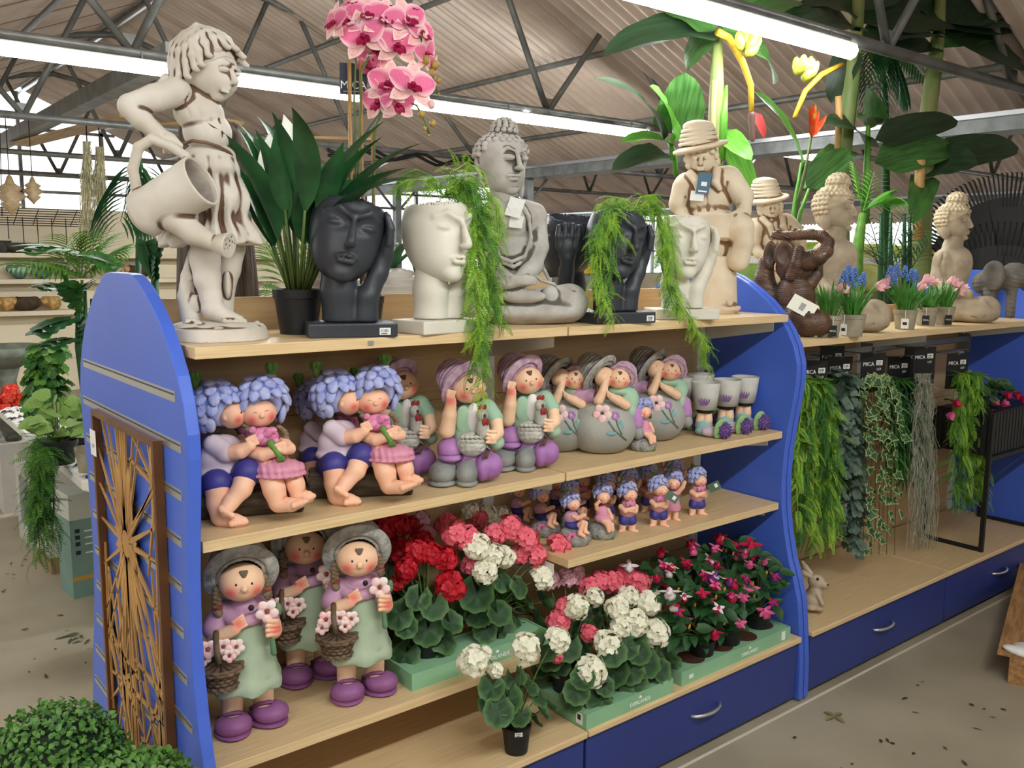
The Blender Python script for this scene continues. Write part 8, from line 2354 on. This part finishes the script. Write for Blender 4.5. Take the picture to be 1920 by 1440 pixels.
for i in range(10):
    f = r.uniform(-1, 1); e = 1070 - 200 * r.random()
    garland(t, [np.array([0, 0, .07]), on(88 + 12 * f, 820, y=4.05) - root, on(84 + 16 * f, 860, y=3.9) - root, on(82 + 20 * f, 960, y=3.9) - root, on(85 + 14 * f, e, y=3.9) - root], 46, .11, (M_fern, M_leafm)[i % 2], r, FRONDS, stem=.003)
t, root = table_plant('trailing_plant', 'leafy climber trailing down behind the pothos', 88, 4.7, .05, .1)
for i in range(8):
    f = r.uniform(-1, 1)
    garland(t, [on(100, 640, y=4.7) - root, on(85 + 14 * f, 660, y=4.6) - root, on(80 + 16 * f, 710, y=4.6) - root, on(75 + 20 * f, 760, y=4.6) - root], 34, .1, (M_leafm, M_fern)[i % 2], r, EUC, stem=.003)
# orange geranium in a ribbed pot beyond the table
p = on(48, 890, y=5.95); t = thing('potted_geranium', 'orange geranium in a ribbed grey pot standing left of the table', 'plant', (p[0] - .05, 5.95, 0), 0)
box('pedestal', (-.09, -.09, 0), (.09, .09, .42), MATS['white_carton'], t)
MB().lathe([(0, .42), (.04, .42), (.075, .52), (.08, .57), (.07, .57), (0, .56)], 28, wob=lambda a, z: .03 * math.cos(16 * a)).build('pot', M_greyel, t, True)
M_oge = mat('geranium_orange', (236, 84, 60), (226, 62, 50), rough=.5, scale=30, trans=.15)
OG = [new_mesh('flower_head', V, F, True) for V, F in UMB]
for i, (dx, dz) in enumerate(((-.09, .64), (-.02, .68), (.05, .66), (-.04, .62), (.03, .61), (0, .72))): link('flower_head', OG[i % 3], t, m=M_oge, M=TR((dx, -.02 * (i % 2), dz), s=.05))
for i in range(8): link('leaf', GL[i % 4], t, m=M_gleaf, M=TR((.05 * math.cos(i), .05 * math.sin(i), .58 + .004 * i), .4, .2, i, .05))

# wall shelves with garden pots
M_glz = [mat('glaze_teal', (92, 120, 122), (70, 98, 102), rough=.3, scale=10), mat('glaze_speckle', (196, 182, 158), (120, 92, 66), rough=.4, scale=40), mat('bark_brown', (86, 66, 50), (58, 44, 34), rough=.8, scale=20, bump=.3), mat('dark_bowl', (60, 62, 58), (84, 84, 78), rough=.5, scale=12), mat('ochre_bird', (206, 168, 104), (150, 112, 62), rough=.5, scale=30)]
for i, (z, l) in enumerate(((1.53, 'upper'), (1.27, 'middle'), (.95, 'lower'))):
    t = thing('wall_shelf', '%s cream wall shelf on the partition wall' % l, 'shelf', (0, 0, 0), 0, 'cream wall shelves')
    box('board', (.6, 10.08, z - .045), (4.6, 10.34, z), M_cream, t)
    for x in (.8, 2.2, 3.6): box('bracket', (x, 10.14, z - .1), (x + .02, 10.34, z - .045), M_cream, t)


def bowl(label, px, z, r0, h, m, y=10.2, cat='bowl'):
    x = on(px, 500, y=y)[0]; t = thing('garden_bowl', label, cat, (x, y, z))
    MB().lathe([(0, 0), (r0 * .45, 0), (r0 * .8, h * .5), (r0, h), (r0 * .93, h), (r0 * .7, h * .5), (0, h * .25)], 24).build('bowl', m, t, True)
    MB().lathe([(r0 * .99, h * .94), (r0 * 1.03, h * .97), (r0 * .99, h)], 24).build('rim', m, t, True); return t


bowl('dark flat bowl on the upper wall shelf', 40, 1.53, .17, .1, M_glz[3]); bowl('small dark bowl at the left end of the upper wall shelf', 6, 1.53, .09, .12, M_glz[3])
for i, (px, z, l, m) in enumerate(((35, 1.27, 'teal glazed fish pot on the middle wall shelf, left one', 0), (78, 1.27, 'teal glazed fish pot on the middle wall shelf, right one', 0), (128, 1.27, 'speckled round pot on the middle wall shelf, behind the palm', 1), (165, 1.27, 'speckled round pot on the middle wall shelf, second one', 1), (220, 1.27, 'speckled flower pot on the middle wall shelf near the blue panel', 1), (258, 1.27, 'brown bark planter on the middle wall shelf behind the blue panel', 2),
                                 (8, .95, 'small ochre bird planter at the left of the lower wall shelf', 4), (45, .95, 'long bark planter on the lower wall shelf', 2), (95, .95, 'bark planter with ochre birds on the lower wall shelf', 4))):
    x = on(px, 500, y=10.2)[0]; t = thing('garden_pot', l, 'pot', (x, 10.2, z), 0, 'pots on the wall shelves'); s = 1.0
    w_ = .14 if m == 2 else .08
    sculpt('body', [A(E((0, 0, .08), (w_, .08, .085)), .01), SUB(E((0, 0, .16), (w_ * .6, .05, .06)), .01), SUB(B((0, 0, -.1), (1, 1, .1)), .001)], M_glz[m], t, h=.012)
    sculpt('head', [A(E((-w_ * .9, -.02, .1), (.05, .045, .045)), .01)], M_glz[m if m != 2 else 4], t, h=.01)
t = thing('bird_bath', 'grey green stone bird bath with a wide shallow bowl at the left edge', 'bird bath', (*on(12, 700, y=8.2)[:2], 0))
M_bath = mat('bath_stone', (122, 128, 116), (96, 102, 92), rough=.7, scale=12)
z_ = on(12, 690, y=8.2)[2]
MB().lathe([(0, 0), (.2, 0), (.2, .05), (.09, .1), (.07, z_ - .1), (.1, z_), (0, z_)], 24).build('pedestal', M_bath, t, True)
MB().lathe([(0, z_), (.1, z_), (.26, z_ + .1), (.3, z_ + .18), (.28, z_ + .18), (.2, z_ + .1), (0, z_ + .05)], 32).build('bowl', M_bath, t, True)
# lanterns, wire rack, moss and cables hanging near the wall
for px, py, y, s, l in ((20, 370, 9.0, 1.0, 'wide pagoda lantern hanging at the left edge'), (62, 360, 9.0, .7, 'narrow pagoda lantern hanging beside the wide one')):
    p = on(px, py, y=y); t = thing('pagoda_lantern', l, 'lantern', p, 0, 'hanging lanterns')
    MB().lathe([(0, -.16 * s), (.03 * s, -.12 * s), (.09 * s, -.06 * s), (.06 * s, -.04 * s), (.13 * s, .01 * s), (.07 * s, .05 * s), (.1 * s, .08 * s), (.04 * s, .12 * s), (.02 * s, .18 * s), (0, .2 * s)], 16).build('body', mat('terracotta_lantern', (176, 152, 116), (150, 126, 92), scale=20), t, True)
    MB().tube([(0, 0, .19 * s), (0, 0, 2.7 - p[2])], .004, 4).build('cord', M_dark, t)
p = on(85, 408, y=9.2); t = thing('wire_rack', 'dark wire rack hanging in front of the partition wall', 'rack', p)
for i in range(8): MB().tube([(-.4, -.15 + .3 * i / 7, -.14 * i / 7 + .07), (.4, -.15 + .3 * i / 7, -.14 * i / 7 + .07)], .004, 4).build('wire', M_dark, t)
for i in range(6): MB().tube([(-.4 + .16 * i, -.15, .07), (-.4 + .16 * i, .15, -.07)], .004, 4).build('cross_wire', M_dark, t)
for s in (-.35, .35): MB().tube([(s, 0, 0), (s, -.2, 2.7 - p[2])], .004, 4).build('hanger', M_dark, t)
for i in range(6): MB().tube([(-.3 + .12 * i, .05, 0), (-.3 + .12 * i, .05, -.2 - .04 * (i % 3))], .004, 4).build('rod', M_dark, t)
for px, top, bot, l in ((163, 265, 480, 'hanging bunch of pale moss, left of the pair by the partition wall'), (187, 275, 480, 'hanging bunch of pale moss, right of the pair by the partition wall')):
    y = 9.0; p = on(px, top, y=y); t = thing('moss_bunch', l, 'plant', p, 0, 'pale moss bunches'); r = random.Random(px); mb = MB()
    for i in range(120):
        f = r.uniform(-1, 1); e = top + (bot - top) * r.uniform(.3, 1)
        mb.tube([on(px + 12 * f * s + r.uniform(-8, 8), top + (e - top) * s, y=y + r.uniform(-.05, .05)) - p for s in (0, .25, .5, .75, 1)], .003, 3, False)
    tag(mb.build('strands', mat('straw_moss', (188, 180, 146), (150, 146, 112), scale=20), t), kind='stuff')
    MB().tube([(0, 0, 0), (0, 0, 2.68 - p[2])], .006, 4).build('cord', M_dark, t)
# dark palm and monstera leaves seen beside the can
t = thing('palm_plant', 'dark split palm leaf hanging behind the watering can', 'plant', (*on(240, 560, y=3.4)[:2], 0)); root = np.array(t.location)
pot('pot', .1, .13, .25, M_black, t); MB().tube([(0, 0, .2), (0, 0, .8), on(262, 285, y=3.4) - root], [.02, .015, .008], 7).build('stem', M_leafd, t, True)
palm_frond(t, (262, 288), (226, 415), 3.4, 3.35, .24, M_leafd, root, 14, .1); palm_frond(t, (262, 290), (285, 400), 3.4, 3.4, .2, M_leafd, root, 12, .1)
t = thing('monstera_plant', 'dark monstera leaves behind the blue panel, next to the driftwood trunk', 'plant', (*on(292, 560, y=3.0)[:2], 0)); root = np.array(t.location)
pot('pot', .1, .13, .25, M_black, t); MB().tube([(0, 0, .2), on(290, 520, y=3.0) - root], [.02, .012], 7).build('stem', M_leafd, t, True)
for a_, b_ in (((290, 520), (272, 440)), ((290, 520), (300, 440)), ((290, 530), (285, 470))): arum(t, root, a_, b_, 50, 3.0, 2.95, M_leafd)
# compost sacks stacked behind the right unit
for i, (px, y, l, cc) in enumerate(((1545, 4.6, 'yellow green compost sack standing behind the left weathered statue', ((206, 208, 92), (128, 168, 58))), (1430, 4.4, 'green compost sack standing behind the elephant ears', ((150, 178, 84), (96, 140, 60))), (1620, 4.9, 'pale yellow compost sack between the palm stems', ((222, 216, 140), (150, 178, 80))), (1700, 5.0, 'yellow compost sack right of the palm stems', ((214, 200, 90), (140, 160, 70))))):
    p = on(px, 500, y=y); t = thing('compost_sack', l, 'sack', (p[0], y, 0), view_rot(p[0], y), 'compost sacks')
    box('pallet_stack', (-.3, -.2, 0), (.3, .2, 1.2), M_cart, t)
    sculpt('sack', [A(B((0, 0, 1.45), (.27, .1, .245), .07), .02)], mat('sack_print_%s' % 'abcd'[i], *cc, rough=.4, scale=5), t, h=.025)
    box('printed_band', (-.2, -.102, 1.5), (.2, -.1, 1.56), M_paper, t)
# more foliage and stock on the rear aisle, seen between the top shelf statues
t = thing('potted_shrub', 'leafy shrub behind the potted lily', 'plant', (*on(560, 600, y=3.2)[:2], 0)); root = np.array(t.location); r = random.Random(3)
pot('pot', .12, .15, .3, M_black, t); MB().tube([(0, 0, .25), (0, 0, 1.2)], .02, 7).build('stem', M_brown, t, True)
for i in range(26):
    a_ = r.uniform(0, 6.28); palm_frond(t, (545, 560), (545 + 70 * math.cos(a_), 500 + 60 * math.sin(a_)), 3.2, 3.2 + r.uniform(-.3, .3), .14, M_fern, root, 9, .2) if i < 9 else None
t = thing('yellow_crate', 'yellow crate stacked far behind the profile planter', 'crate', (*on(1085, 400, y=8.0)[:2], 1.2))
box('crate', (-.35, -.2, .15), (.35, .2, .45), mat('yellow_plastic', (214, 166, 40)), t); box('stand', (-.3, -.15, -1.2), (.3, .15, .15), M_steel, t)
t = thing('stock_cabinet', 'pale stock cabinet in the aisle behind the shelves', 'cabinet', (5.2, 7.2, 0), -.1)
box('body', (-.8, -.25, 0), (.8, .25, 1.35), M_cream, t); box('door', (-.78, -.26, .05), (-.01, -.25, 1.3), M_cream, t); box('door', (.01, -.26, .05), (.78, -.25, 1.3), M_cream, t)
